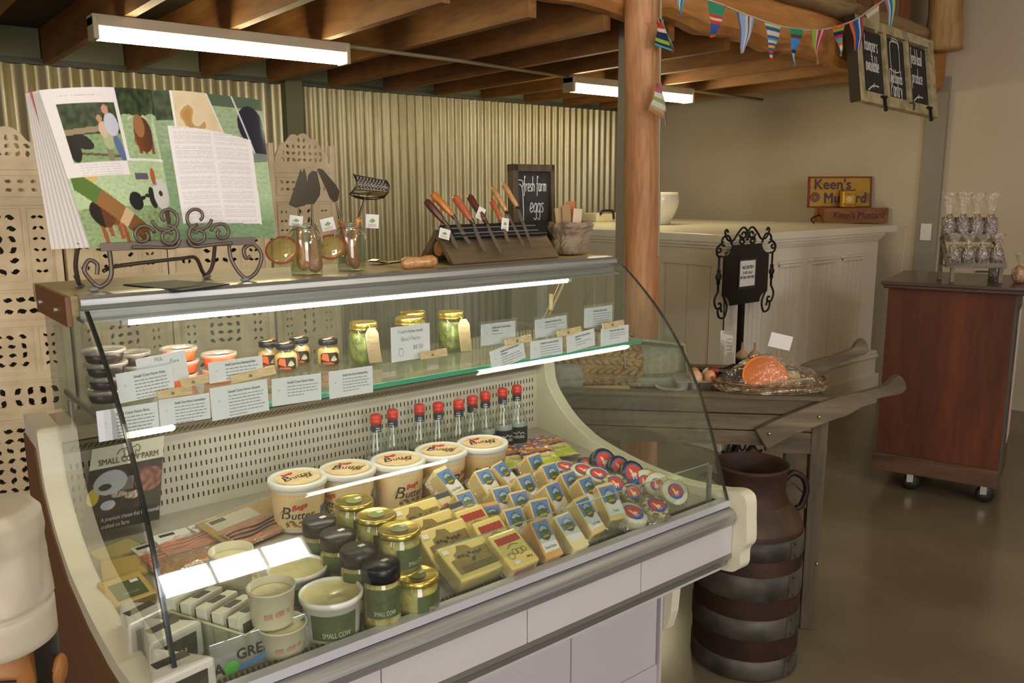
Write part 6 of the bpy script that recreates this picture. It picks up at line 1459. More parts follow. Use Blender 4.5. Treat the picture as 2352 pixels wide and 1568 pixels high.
for s in (-1, 1):
    s2(cv((s*.004, zt+.02), (s*.006, zt+.075), (s*.035, zt+.092), (s*.07, zt+.06), (s*.10, zt+.025), (s*.135, zt+.03), (s*.155, zt+.07), (s*.145, zt+.085), (s*.135, zt+.07)))
    s2(spiral((s*.030, zt+.055), .026, .007, 90-s*90, 90-s*90+s*-380, 26)); s2(spiral((s*.034, zt+.018), .022, .006, 90, 90-s*400, 26))
    s2(cv((s*.105, zt+.002), (s*.13, zt+.05), (s*.165, zt+.045), (s*.175, zt+.01), (s*.155, zt+.0)))
    s2(cv((s*.165, zt+.02), (s*.205, zt-.01), (s*.20, zt-.05), (s*.168, zt-.058))); s2(spiral((s*.188, zt-.02), .020, .006, 90, 90-s*380, 22), .005)
    s2([(s*.188, zt-.055), (s*.188, z0+.085)], .0055); s2([(s*.188, 1.02), (s*.188, 1.10)], .009)
    for q in (-1, 1): s2(cv((s*.188, 1.085), (s*.188+q*.016, 1.06), (s*.188, 1.035)), .0045)
    s2(cv((s*.188, z0+.085), (s*.21, z0+.04), (s*.195, z0-.005), (s*.165, z0+.0), (s*.17, z0+.02), (s*.182, z0+.018))); s2(cv((s*.15, z0+.055), (s*.125, z0+.0), (s*.14, z0-.06), (s*.175, z0-.055), (s*.185, z0-.015), (s*.165, z0-.01), (s*.16, z0-.03)))
b.build('scrollwork', blkiron, t)
b = LB()
for s in (-1, 1):
    b.tube(bez((s*.012, 0, .10), (s*.06, -.02, .13), (s*.12, -.03, .07), (s*.16, -.04, .01), (s*.20, -.045, .008)), .007, 8); b.tube([(s*.06, -.02, q[1]) if False else (s*.05+q[0], -.02, q[1]) for q in spiral((0, .06), .04, .012, 90, 90+s*380, 22)], .006, 7)
b.tube(bez((0, 0, .12), (0, .03, .08), (0, .06, .012), (0, .085, .008)), .007, 8); b.box((0, 0, .012), (.07, .07, .02)); b.build('foot', blkiron, t)
b = LB(SX); b.box((.005, -.026, 1.062), (.128, .0012, .168)); b.build('laminate', M('laminate_edge', '2c2830', .3), t)
b = LB(SX); b.box((.004, -.0272, 1.064), (.106, .0012, .142)); nt_ = b.build('notice', paper, t)
b = LB(SX @ T(.004, -.0285, 1.064) @ RX(90)); put(b, 'NO ENTRY', .027, T(0, .033, 0), xs=.60, bold=.03, shear=.05); put(b, 'STAFF ONLY', .021, T(0, .003, 0), xs=.60, bold=.02, shear=.05); put(b, 'BEYOND THIS POINT', .021, T(0, -.022, 0), xs=.50, bold=.02, shear=.05); b.build('lettering', M('notice_ink', '1c1a1c', .6), nt_)
# ================================================================ goods on the barrow
WZ = .8175
def onw(px, py, z=.02): return onz(px, py, WZ+z)
wick = M('wicker_brown', '5c4228', .7, col2='8a6a42', vs=60, bump=.4); cello = clear('cellophane', 'f8f6f0', 1.75, 1, .06, 'f0e8d8', rough=.05, bump=.8, bs=40)
p = onw(1768, 884, .03); t = thing('gift_basket', 'oval wicker gift basket wrapped in clear film with an orange dish', 'gift basket', (p.x, p.y, WZ+.001), -38)
b = LB(); a_, c_ = .165, .105
for k in range(7):
    z = .008+.0075*k; g = 1+.035*k; b.tube([((a_*g)*math.cos(q*math.pi/30)+.002*math.sin(q*2.1+k*3), c_*g*math.sin(q*math.pi/30), z+.0015*math.sin(q*2+k*math.pi)) for q in range(60)], .0045, 6, True)
b.box((0, 0, .004), (.24, .14, .006)); b.build('wicker_tray', wick, t)
b = LB(); b.lathe([(0, .0), (.040, .002), (.062, .020), (.066, .034), (.062, .034), (.056, .020), (0, .010)], (-.042, -.025, .060), 36, RZ(14) @ RX(66) @ S(1.32, 1.08, 1)); b.build('orange_dish', M('orange_glaze', 'e87a1a', .35, coat=.3), t)
b = LB(); b.lathe([(0, 0), (.030, .002), (.031, .09), (.012, .13), (.012, .17), (0, .171)], (-.03, .055, .055), 24, RZ(0) @ RY(-84)); b.build('dark_bottle', M('dark_bottle_glass', '1a1210', .2, coat=.5), t)
b = LB(); b.lathe([(.0135, .14), (.0138, .172), (0, .173)], (-.03, .055, .055), 18, RY(-84)); b.build('bottle_cap', M('wine_red', '7a1c1a', .35), t)
b = LB(); b.box((.05, -.02, .038), (.06, .05, .04), RZ(20), .006); b.build('biscuit_box', M('beige_packet', 'b08a5a', .6), t)
b = LB(); b.box((.085, .02, .045), (.05, .07, .05), RZ(-15), .01); b.build('linen_pouch', M('cream_packet', 'c4ac82', .6), t)
b = LB(); b.sphere((.012, .0, .075), (.020, .016, .016)); b.sphere((.03, .015, .09), (.012, .012, .012)); b.build('chrome_bauble', dsteel, t)
b = LB(); b.cyl((-.04, -.05, .045), (.13, -.045, .062), .005, n=8); b.build('wooden_spoon', wood('spoon_wood', 'a87840', 'cfa468', 'x', 20), t)
b = LB(); b.smooth = True
def cw(u, v):
    a = u*2*math.pi; g = 1.24-.10*v; z = .03+.085*v**.8; k = (1-v)**.45 if v > .001 else 1
    x, y = a_*g*math.cos(a)*max(.02, k), c_*g*math.sin(a)*max(.02, k)
    nn = noise.noise(V((x*22, y*22, z*18)))*.012+noise.noise(V((x*60, y*60, 2)))*.004; return (x+nn, y+nn*.6, z+nn*1.2+.03*math.exp(-((x+.04)**2+(y+.02)**2)/.004))
b.grid(cw, 60, 22, smooth=False); b.build('film', cello, t)
# eggs and cartons
pulp = M('grey_pulp', '9a958c', .9, col2='8b867c', vs=40, bump=.2); pulpg = M('green_grey_pulp', '878770', .9, col2='7a7a64', vs=40, bump=.2)
egc = [M('egg_brown', 'c98d62', .45, sss=.1), M('egg_white', 'c9c1ae', .45, sss=.1), M('egg_tan', 'c79a74', .45, sss=.1), M('egg_dark', 'b5744c', .45, sss=.1)]
p = onw(1596, 888, .01); t = thing('egg_tray', 'grey pulp egg tray beside the gift basket', 'egg tray', (p.x, p.y, WZ+.001), -40); TR_ = WM(t)
b = LB(); b.box((0, 0, .037), (.150, .10, .004), None, .002)
for i in range(3):
    for j in range(2): b.lathe([(.013, 0), (.015, .001), (.0235, .037)], (-.048+.048*i, -.024+.048*j, 0), 12, None, False)
b.build('tray', pulp, t)
for k, (i, j, c_, lab) in enumerate(((1, 0, 2, 'tan egg at the front of the pulp tray, left of the largest'), (2, 0, 0, 'light brown egg at the front right of the pulp tray'), (1, 1, 3, 'reddish brown egg at the back of the pulp tray'), (2, 1, 1, 'pale bluish-white egg in the pulp tray'))):
    q = TR_ @ V((-.048+.048*i, -.024+.048*j, .048)); e = thing('egg', lab, 'egg', tuple(q), group='eggs in the pulp tray')
    b = LB(); b.lathe([(0, -.025), (.010, -.0225), (.0175, -.014), (.0208, -.002), (.0195, .010), (.014, .021), (.007, .0265), (0, .028)], n=24, m=RX(12*(k-1)), cap=False); b.build('shell', egc[c_], e)
p = onw(1530, 872, .02); t = thing('egg_carton', 'open green-grey egg carton lid leaning behind the curved glass edge', 'egg carton', (p.x-.02, p.y+.05, WZ+.001), -40)
b = LB()
b.m = T(0, 0, .030) @ RX(58) @ RY(16) @ S(.9, 1.25, 1)
for s in ((-.13, .0), ): b.prism([(-.14, 0), (.14, 0), (.13, .10), (-.13, .10)], .008, T(0, 0, 0))
for xx in (-.14, .132): b.prism([(0, 0), (.10, 0), (.10, .035), (0, .045)], .008, T(xx, 0, 0) @ RZ(0) @ Matrix(((0, 0, 1, 0), (1, 0, 0, 0), (0, 1, 0, 0), (0, 0, 0, 1))))
b.prism([(-.13, 0), (.13, 0), (.13, .04), (-.13, .04)], .008, T(0, .10, 0) @ RX(90)); b.build('lid', pulpg, t)
b = LB(); b.box((0, -.03, .02), (.27, .09, .036), None, .012); b.build('base', pulpg, t)
p = onw(1298, 880, .015); t = thing('egg_box', 'small grey closed egg box at the left end of the barrow', 'egg box', (p.x, p.y, WZ+.001), -40)
b = LB(); b.prism([(-.055, 0), (-.02, 0), (-.015, .012), (.015, .012), (.02, 0), (.055, 0), (.065, .038), (-.065, .038)], .10, T(0, .05, 0) @ RX(90)); b.build('base', pulp, t)
b = LB(); b.smooth = True; b.lathe([(.068, .038), (.070, .041), (.062, .065), (.050, .082), (.030, .086), (0, .087)], n=40, m=S(1, .80, 1)); b.build('lid', pulp, t)
# leaf woven basket
wv = M('woven_leaf', 'a07f4e', .7, col2='8a6a3c', vs=18, bump=.3); wvr = M('woven_leaf_red', '9a5a38', .7)
p = onw(1372, 862, .05); t = thing('woven_basket', 'tilted basket of thick plaited leaves seen through the case glass', 'basket', (p.x+.02, p.y+.06, WZ+.026), -36)
b = LB(T(-.02, .02, .085) @ RZ(-6) @ RX(46)); bw_, bl_ = .205, .105; rnd = random.Random(4)
for r_ in range(7):
    for k in range(15):
        a = -.5+(k+.5*(r_ % 2))/14.5; x = a*2*bw_; y = -bl_+2*bl_*r_/6.3; z = .018*(1-(2*a)**2)-.03*((r_/3.15-1)**2)
        b.sphere((x, y, z), (.020, .0105, .008), 8, 6, RZ(35 if r_ % 2 else -35))
b.grid(lambda u, v: ((2*u-1)*bw_*1.02, (2*v-1)*bl_*1.05, .018*(1-(2*u-1)**2)-.03*((2*v-1)**2)-.005), 10, 8)
b.build('weave', wv, t)
b = LB(T(-.02, .02, .085) @ RZ(-6) @ RX(46)); b.tube([((bw_*1.04)*math.cos(q*math.pi/24)*(1/max(abs(math.cos(q*math.pi/24)), abs(math.sin(q*math.pi/24)))**.6), bl_*1.08*math.sin(q*math.pi/24)*(1/max(abs(math.cos(q*math.pi/24)), abs(math.sin(q*math.pi/24)))**.6), -.014) for q in range(48)], .008, 7, True); b.build('rim', wick, t)
p = onw(1382, 892, .006); t = thing('straw_mat', 'low coarse straw tray under the plaited basket', 'straw tray', (p.x, p.y, WZ+.001), -40)
b = LB()
for k in range(16): b.tube([(-.09+.012*k, -.05, .006), (-.085+.012*k, -.052, .014), (-.08+.012*k, -.05, .006)], .0035, 6)
for k in range(5): b.tube([(-.10, -.045+.022*k, .006), (.10, -.045+.022*k, .006)], .006, 6)
b.build('straw', M('straw', 'a8905a', .8), t)
p = onw(1495, 884, .0); t = thing('paper_wad', 'stack of white paper napkins on the barrow behind the glass', 'napkins', (p.x, p.y, WZ+.001), -30)
b = LB(); b.box((0, 0, .012), (.085, .06, .022), None, .003); b.build('napkins', paper, t)
p = onw(1545, 896, .0); t = thing('paper_plate', 'small pale round plate at the front of the barrow', 'plate', (p.x, p.y+.01, WZ+.001))
b = LB(); b.lathe([(0, .002), (.04, .002), (.052, .012), (.056, .013), (.04, 0), (0, 0)], n=32, cap=False); b.build('plate', M('plate_cream', 'b9b5a6', .4, coat=.2), t)
p = onw(1632, 900, .0); t = thing('small_box', 'small dark brown box with a black mark beside the egg tray', 'box', (p.x, p.y+.01, WZ+.001), -38)
b = LB(); b.box((0, 0, .018), (.075, .05, .034), None, .002); b.build('box', M('brown_card_box', '4a3a28', .7), t)
b = LB(T(.006, -.0258, .020) @ RX(90)); put(b, 'E', .018, I4, bold=.03); b.build('lettering', M('faint_print', '1c1610', .6), t)
p = onz(1797, 785, 1.02); p = onw(1800, 830, .1); base = V((p.x+.02, p.y+.03, WZ))
t = thing('price_card', 'blank white card on a thin stick behind the gift basket', 'card', tuple(base), -32)
zc_ = zat(base, 1797, 784); b = LB(); b.box((0, 0, zc_-WZ), (.085, .0015, .052), RY(14)); b.build('card', paper, t)
b = LB(); b.cyl((-.03, .003, .0), (.004, .003, zc_-WZ), .003, n=8); b.build('stick', MATS['spoon_wood'], t)
p = onw(1720, 815, .02); base = V((p.x, p.y, WZ))
for k, (dx, lab) in enumerate(((0, 'garlic bulb at the left behind the gift basket'), (.05, 'garlic bulb at the right behind the gift basket'))):
    q = base+uw*(dx-.03)+nw*(-.02); q.z = WZ+.001
    e = thing('garlic_bulb', lab, 'garlic', tuple(q), group='garlic behind the gift basket')
    b = LB(); b.lathe([(0, 0), (.012, .0), (.026, .012), (.027, .022), (.018, .034), (.006, .046), (.005, .075), (0, .076)], n=20, cap=False); b.build('bulb', M('garlic_skin', 'a08468', .7, col2='8a6a50', vs=30), e)
p = onw(1678, 835, .02); base = V((p.x, p.y+.02, WZ+.001)); t = thing('leaflet_holder', 'clear leaflet holder with faint print behind the dark bottle', 'leaflet holder', tuple(base), -40)
b = LB(); b.box((0, 0, .075), (.055, .003, .15), RX(-6)); b.build('sleeve', clear('leaflet_plastic', 'eeeae0', 1.45, .25, .35, 'd8d0c0'), t)
b = LB()
for k in range(5): b.box((.008, -.012+.002*k, .06+.014*k), (.018, .0006, .003), RX(-6))
b.build('print', M('faint_grey_print', '8d8678', .8), t)

# ================================================================ brown cabinet on castors
A_ = V((4.076, 2.039, 0)); ex = V((.297, -.955, 0)); ey = V((.955, .297, 0)); cw_, cdp = .547, .62
t = thing('rolling_cabinet', 'dark red-brown wooden cabinet on castors at the right edge', 'cabinet', m=frame(A_, ex, ey))
mah = wood('red_brown_board', '47200c', '6a3314', 'z', 5, .75, c3='57290f', coat=.0); dtop = wood('dark_top', '33190e', '54301c', 'x', 6, .4, coat=.3); plank = wood('raw_plank', '49311f', '6f4e36', 'x', 8, .7)
b = LB(); b.box2((0, 0, .105), (cw_, cdp, 1.035)); b.build('body', mah, t)
b = LB(); b.box2((-.022, -.022, 1.035), (cw_+.04, cdp+.02, 1.055), .006); b.box2((-.032, -.032, 1.053), (cw_+.05, cdp+.03, 1.07), .005); b.build('top', dtop, t)
b = LB(); b.box2((-.012, -.022, .098), (cw_+.004, 0, .188), .003); b.build('kickboard', plank, t)
b = LB(); b.box2((cw_-.002, .02, .10), (cw_+.012, .06, 1.035)); b.build('corner_post', M('grey_green_post', '4c4a3c', .7), t)
b = LB(); b.box2((cw_+.001, .06, .14), (cw_+.018, .30, 1.03)); b.build('side_panel', plank, t)
b = LB(); b.box2((cw_+.018, .10, .30), (cw_+.020, .28, .95)); b.build('side_sheet', M('pale_sheet', 'c9bdb6', .6), t)
for cx, cy in ((.17, .05), (.50, .05), (.17, .54), (.50, .54)):
    b = LB(); b.box((cx, cy, .099), (.06, .05, .004)); b.box((cx-.006, cy-.024, .072), (.03, .003, .056), RZ(20)); b.box((cx+.006, cy+.016, .072), (.03, .003, .056), RZ(20)); ft = b.build('castor', M('castor_zinc', 'a39a88', .4, .7), t)
    b = LB(); b.m = T(cx, cy-.004, .043) @ RZ(20) @ RX(90) @ T(0, 0, -.014); b.lathe([(.010, 0), (.036, 0), (.042, .006), (.042, .022), (.036, .028), (.010, .028)], n=28); b.build('wheel', M('black_rubber', '17150f', .5), ft)
# rack of candy bags
CZ = 1.07; r0 = onz(2178, 648, CZ); RK = frame(V((r0.x, r0.y, CZ)), (.63, -.776, 0), (.776, .63, 0)); rw = .235
grw = wood('grey_rack_wood', '5f5648', '8d8270', 'x', 14, .8)
t = thing('display_rack', 'small grey wooden two-step rack holding sweet bags on the cabinet', 'rack', m=RK)
for lx, ly, h in ((.008, 0, .075), (rw-.012, 0, .075), (-.01, .14, .24), (rw-.01, .14, .24)): b = LB(); b.box((lx+.006, ly, h/2+.0005), (.018, .018, h), None, .001); b.build('leg', grw, t)
b = LB(); b.box((rw/2, .03, .078), (rw+.02, .085, .010)); b.box((rw/2-.004, -.012, .085), (rw+.035, .010, .026), None, .002); b.build('shelf', grw, t)
b = LB(); b.box((rw/2, .115, .200), (rw+.02, .080, .010)); b.box((rw/2, .075, .208), (rw+.03, .010, .030), None, .002); b.build('shelf', grw, t)
b = LB(); b.box((rw/2, .079, .170), (rw-.02, .006, .022)); b.build('price_strip', M('pale_strip', 'b9b09c', .7), t)
for lx in (-.010, rw+.006): b = LB(); b.bar((lx, -.012, .08), (lx, .14, .21), .014, .018, (1, 0, 0)); b.build('side_rail', grw, t)
b = LB(); b.box((rw/2, .158, .26), (rw+.02, .008, .10)); b.build('back_board', grw, t)
choc = M('dark_sweets', '2a1712', .3, col2='6a4030', vs=55, lo=.48, hi=.62, coat=.6, bump=.5, bs=80); nuts = M('caramel_nuts', '8a4f1e', .35, col2='c98a3c', vs=60, coat=.6, bump=.6, bs=80)
wrapc = clear('bag_film', 'f6f2ea', 1.7, 1, .12, 'efe6d4', rough=.08, bump=1.0, bs=60); rib = M('raffia_bow', 'c2a468', .7)
def sweet(m, r, h, label, mat=choc, top=.07, grp='cellophane sweet bags on the rack', seed=1):
    t = thing('sweet_bag', label, 'sweet bag', m=m, group=grp)
    def body(e, nz_):
        def f(u, v):
            a = u*2*math.pi; k = math.sin(math.pi*min(.93, .12+.84*v))**.55; q = 1/max(abs(math.cos(a)), abs(math.sin(a)))**.25
            n_ = 1+nz_*noise.noise(V((math.cos(a)*3+seed, math.sin(a)*3, v*6))); return (r*e*k*q*n_*math.cos(a), r*.8*e*k*q*n_*math.sin(a), .001+h*v)
        return f
    b = LB(); b.smooth = True; b.grid(body(.93, .10), 24, 14); b.poly([body(.93, .1)(i/24, 0) for i in range(24)]); b.build('contents', mat, t)
    b = LB(); fb = body(1.04, .12)
    def f2(u, v):
        if v < .6: return fb(u, v/.6*.98)
        k = (v-.6)/.4; a = u*2*math.pi; rr = r*(.30+.75*k**1.3)*(1+.35*noise.noise(V((math.cos(a)*2.4+seed, math.sin(a)*2.4, k*3+seed)))); return (rr*math.cos(a), rr*.7*math.sin(a), h+top*k+.012*noise.noise(V((math.cos(a)*3, math.sin(a)*3, seed+k*4)))*k)
    b.grid(f2, 30, 24, smooth=False); b.build('film', wrapc, t)
    b = LB(); b.tube([(r*.30*math.cos(k*.7), r*.26*math.sin(k*.7), h-.001+.001*k*.3) for k in range(12)], .0022, 5); b.tube(bez((r*.3, -r*.2, h), (r*.9, -r*.5, h+.012), (r*1.2, -r*.6, h-.012)), .0016, 5); b.tube(bez((-r*.2, -r*.3, h), (-r*.6, -r*.6, h-.012), (-r*.5, -r*.7, h-.035)), .0016, 5); b.build('ribbon', rib, t)
nm4 = ['leftmost', 'second from the left', 'third from the left', 'rightmost']
for k in range(4):
    sweet(RK @ T(.022+.064*k, .030, .0835), .033, .098, nm4[k]+' bag of dark sweets on the lower step of the rack', top=.055, seed=k*3.1)
for k in range(4):
    sweet(RK @ T(.010+.064*k, .112, .2055) @ RX(-4), .035, .120, nm4[k]+' bag of dark sweets on the upper step of the rack', top=.105, seed=k*2.3+9)
sweet(T(*V((4.455, 1.585, CZ))), .044, .085, 'bag of orange caramel nuts at the right edge beside the rack', nuts, top=.06, grp='cellophane sweet bags beside the rack', seed=21)
q = RK @ V((.185, .10, 0)); q.z = CZ
sweet(T(4.475, 1.70, CZ), .034, .10, 'dark sweet bag half hidden behind the caramel nuts', choc, top=.05, grp='cellophane sweet bags beside the rack', seed=31)
p = onz(2262, 626, CZ); t = thing('pen', 'black pen lying on the cabinet top behind the rack', 'pen', (p.x, p.y, CZ+.0055), -48)
b = LB(); b.cyl((-.05, 0, 0), (.05, 0, 0), .0052, n=10); b.build('barrel', darklid, t)
b = LB(); b.cyl((-.065, 0, 0), (-.05, 0, 0), .0012, .0048, 10); b.build('tip', steel, t)

# ================================================================ window-frame chalk sign and bunting
TLp, TRp, BRp, BLp = ony(1975, 47, 2.74), ony(2154, 112, 2.74), ony(2129, 258, 2.66), ony(1951, 221, 2.66)
exv = ((TRp-TLp)+(BRp-BLp))/2; ezv = ((TLp-BLp)+(TRp-BRp))/2; cc = (TLp+TRp+BRp+BLp)/4; sw, sh_ = exv.length, ezv.length
SG = frame(cc, exv, ezv); t = thing('hanging_chalk_sign', 'old three-pane window frame hung as a chalkboard from the mezzanine beam', 'chalk sign', m=SG)
oldp = M('flaking_cream_paint', 'b9ab86', .6, col2='9a8a62', vs=14, lo=.42, hi=.62, bump=.15)
fr = .055
b = LB()
for c_, d_ in (((0, sh_/2-.028, 0), (sw, .056, .045)), ((0, -sh_/2+.032, 0), (sw, .064, .045)), ((-sw/2+.03, 0, 0), (.06, sh_-.02, .043)), ((sw/2-.036, 0, 0), (.072, sh_-.02, .043))): b.box(c_, d_, None, .003)
b.build('frame', oldp, t)
iw = (sw-.132)/3; xs_ = [-sw/2+.06+iw*k for k in range(4)]
for x in xs_[1:3]: b = LB(); b.box((x, 0, .002), (.034, sh_-.11, .036), None, .003); b.build('glazing_bar', oldp, t)
b = LB(); b.box((-sw/2-.004, 0, -.01), (.02, sh_, .06)); b.build('side_edge', M('dark_side_wood', '3a3020', .7), t)
for k in range(3): b = LB(); b.box(((xs_[k]+xs_[k+1])/2, -.004, -.006), (iw-.01, sh_-.12, .008)); b.build('slate', slate, t)
hs = iw*.19
def wr(lines, k, arrow=True):
    b = LB(T((xs_[k]+xs_[k+1])/2, 0, .001))
    for s, y, z, q_ in lines: hand(b, s, z, T(0, y*sh_, 0), slant=.15, w=.0075, xs=iw*.62/(z/10*q_))
    if arrow: b.ribbon([(q.x, q.y-.30*sh_) for q in bez((-.07, -.02), (-.01, .012), (.06, .014))], .009); b.ribbon([(-.005, -.30*sh_+.0), (.006, -.30*sh_+.03)], .008)
    return b
wr([('hampers', .14, .095, 46), ('available', -.10, .095, 54)], 0).build('chalk_writing', chalk, t)
b = wr([('Oaklands', -.17, .085, 50), ('Pantry', -.34, .12, 44)], 1, False)
jo = .02; b.ribbon([(q.x, q.y+.14*sh_) for q in bez((-.03, .10), (-.055, .075), (-.055, -.06), (-.03, -.085), (.03, -.085), (.055, -.06), (.055, .075), (.03, .10), (-.03, .10))], .007)
for k in range(3): b.ribbon([(-.036, .14*sh_+.112+.014*k), (.036, .14*sh_+.104+.014*k)], .006)
b.ribbon([(q.x, q.y+.14*sh_) for q in bez((.036, .12), (.055, .10), (.062, .07))], .006); b.build('chalk_writing', chalk, t)
wr([('fresh local', .14, .10, 64), ('produce', -.10, .095, 48)], 2).build('chalk_writing', chalk, t)
b = LB()
for x in (-sw*.24, sw*.36): b.box((x, -sh_/2+.045, .030), (.055, .012, .02)); b.box((x, -sh_/2+.01, .036), (.016, .075, .012)); b.sphere((x, -sh_/2-.03, .036), .013)
b.build('sash_hook', blkiron, t)
b = LB(); b.tube(bez((.10, -sh_/2+.05, .024), (.13, -sh_/2+.05, .035), (.15, -sh_/2+.04, .03), (.14, -sh_/2+.01, .03)), .005, 6); b.build('catch', M('rusty_catch', '6a5030', .6, .5), t)
b = MB()
for a, e in ((SG @ V((-sw*.22, sh_/2, 0)), V((0, .10, .12))), (SG @ V((sw*.40, sh_/2, 0)), V((0, .10, .12)))): b.tube([a, a+V((0, .02, .02)), a+e], .004, 6)
b.build('hanging_wire', wire, t)
# bunting
t = thing('bunting', 'string of striped fabric pennants draped across the beam to the log post', 'bunting', (3.6, 2.6, 2.3)); BY = 2.60
sp = [(1516, -30), (1560, -14), (1640, 4), (1712, 33), (1775, 55), (1828, 67), (1878, 69), (1925, 60), (1968, 43), (2004, 18), (2045, -10)]
b = MB(); P = bez(*[ony(x, y, BY-.0+.0) for x, y in sp], n=8); b.tube(P, .005, 6); b.build('string', M('cotton_string', 'b9ac90', .8), t)
b = MB(); P = bez(*[ony(x, y, 2.66) for x, y in ((1518, -20), (1516, 120), (1514, 300), (1513, 480), (1512, 592))], n=12); b.tube(P, lambda q: .006+.0012*math.sin(q*300), 8); b.build('rope', M('twisted_rope', 'a3977c', .9), t)
def flag(px, cols, vert=False, curl=.010, Y=BY-.006, seed=0):
    (xa, ya), (xb, yb), (xc, yc) = px; A1, B1, C1 = [ony(x, y, Y) for x, y in px]; cl = [hx(c) for c in cols]
    def pos(u, v):
        q = lerp(lerp(A1, B1, u), C1, v); return q+V((0, curl*math.sin(u*3.2+seed)*(.3+v)*.8+.005*math.sin(v*6+seed), 0))
    def pa(u, v): s_ = u if vert else v**.85; return cl[min(len(cl)-1, int(s_*len(cl)))]
    printed('flag', 26, 30, pos, pa, t, rough=.8, mat='flag_cloth', coat=0)
B_, W_, Rd, Gn, Yl, Nv, Or, Pk, Lm, Tl = '2f4f8a', 'c9c4b4', 'c23a2a', '2f8a6a', 'd8a83a', '23284a', 'd8642a', 'b8305a', '8fb03a', '4a9aa8'
flag([(1553, -16), (1578, -10), (1560, 36)], [B_, W_, Tl, W_, B_, Tl], True)
flag([(1628, -4), (1669, 13), (1637, 86)], [Rd, Gn, Gn, Gn, Gn, Rd, W_, Rd, B_, B_, B_, Or], False, .014, seed=1)
flag([(1694, 26), (1733, 42), (1706, 122)], ['5a5a72', '8aa0cc', '8aa0cc', '8aa0cc', W_, '5a5a72', W_, '8aa0cc'], True, seed=2)
flag([(1756, 52), (1793, 62), (1772, 139)], [W_, Lm, B_, B_, W_, W_, B_, Tl, W_, B_, Yl, B_, Rd, B_, W_, Rd], False, seed=3)
flag([(1811, 65), (1845, 69), (1823, 152)], [Gn, Gn, '5a4030', '3f8ac8', '3f8ac8', '3f8ac8', Nv, '7ab8d8', '7ab8d8', Tl], False, seed=4)
flag([(1861, 69), (1895, 68), (1876, 148)], [Lm, Lm, Lm, W_, Pk, Pk, W_, Pk], True, seed=5)
flag([(1911, 62), (1941, 55), (1932, 129)], [Or, Or, Lm, Nv, Nv, Pk, Tl, Tl, Or, W_, W_, Tl, Lm], False, seed=6)
flag([(1953, 50), (1984, 36), (1970, 116)], [Or, Or, B_, B_, B_, W_, B_, Rd], True, .014, seed=1.5)
flag([(1988, 28), (2021, 4), (2014, 76)], ['c9897a', W_, '9a906c', '9a906c', '9a906c', '9a906c'], False, seed=7)
flag([(2030, -8), (2058, -26), (2046, 60)], [Rd, Tl, W_, B_, Tl, W_, Lm], True, seed=8)
flag([(1508, 42), (1523, 45), (1549, 120)], [Rd, Rd, W_, Nv, Nv, Nv, Lm, Tl], True, .012, 2.64)
flag([(1506, 102), (1545, 118), (1514, 48)], [Tl, Nv, Lm, Nv, Nv, W_, Rd, Rd], False, .012, 2.645, 1)
flag([(1512, 188), (1520, 190), (1531, 288)], ['a85a6a', W_, '8a9a5a', W_, 'a87a4a', 'a89a7a', 'a85a6a'], True, .012, 2.64)
flag([(1491, 252), (1531, 276), (1514, 190)], ['a87a4a', 'a89a7a', W_, '8a9a5a', W_, 'a85a6a', 'a85a6a'], False, .012, 2.645, 2)
# ================================================================ carved folding screen
scrm = M('carved_cream_wood', 'cfbc9a', .7, col2='c0ac8a', vs=12, bump=.15, bs=80)
screen = thing('folding_screen', 'carved cream fretwork folding screen behind the left half of the display case', 'folding screen', (.88, 3.02, 0))
def leaf(cx, cy, a, L, w):
    c_, s_ = math.cos(a), math.sin(a); P = [(-L/2, 0), (-L*.2, w*.5), (L*.15, w*.42), (L*.28, w*.15), (L*.5, w*.35), (L*.42, -w*.25), (L*.1, -w*.5), (-L*.25, -w*.3)]
    return [(cx+x*c_-y*s_, cy+x*s_+y*c_) for x, y in P]
def motif(x0, y0, x1, y1, rnd):
    """leaf-shaped openings, mirrored left-right and up-down inside the cell"""
    H_ = []; cx, cy = (x0+x1)/2, (y0+y1)/2; w, h = (x1-x0)/2, (y1-y0)/2; nx, ny = max(1, round(w/.031)), max(1, round(h/.031)); sx, sy = w/nx, h/ny
    for i in range(nx):
        for j in range(ny):
            if rnd.random() < .05: continue
            px, py = (i+.5)*sx+(rnd.random()-.5)*.002, (j+.5)*sy+(rnd.random()-.5)*.002; a = rnd.random()*math.pi; L = min(sx, sy)*(.74+.10*rnd.random()); wd = L*.64
            for mx in (-1, 1):
                for my in (-1, 1):
                    Q = leaf(px, py, a, L, wd); H_.append([(cx+mx*x, cy+my*y) for x, y in Q])
    return H_
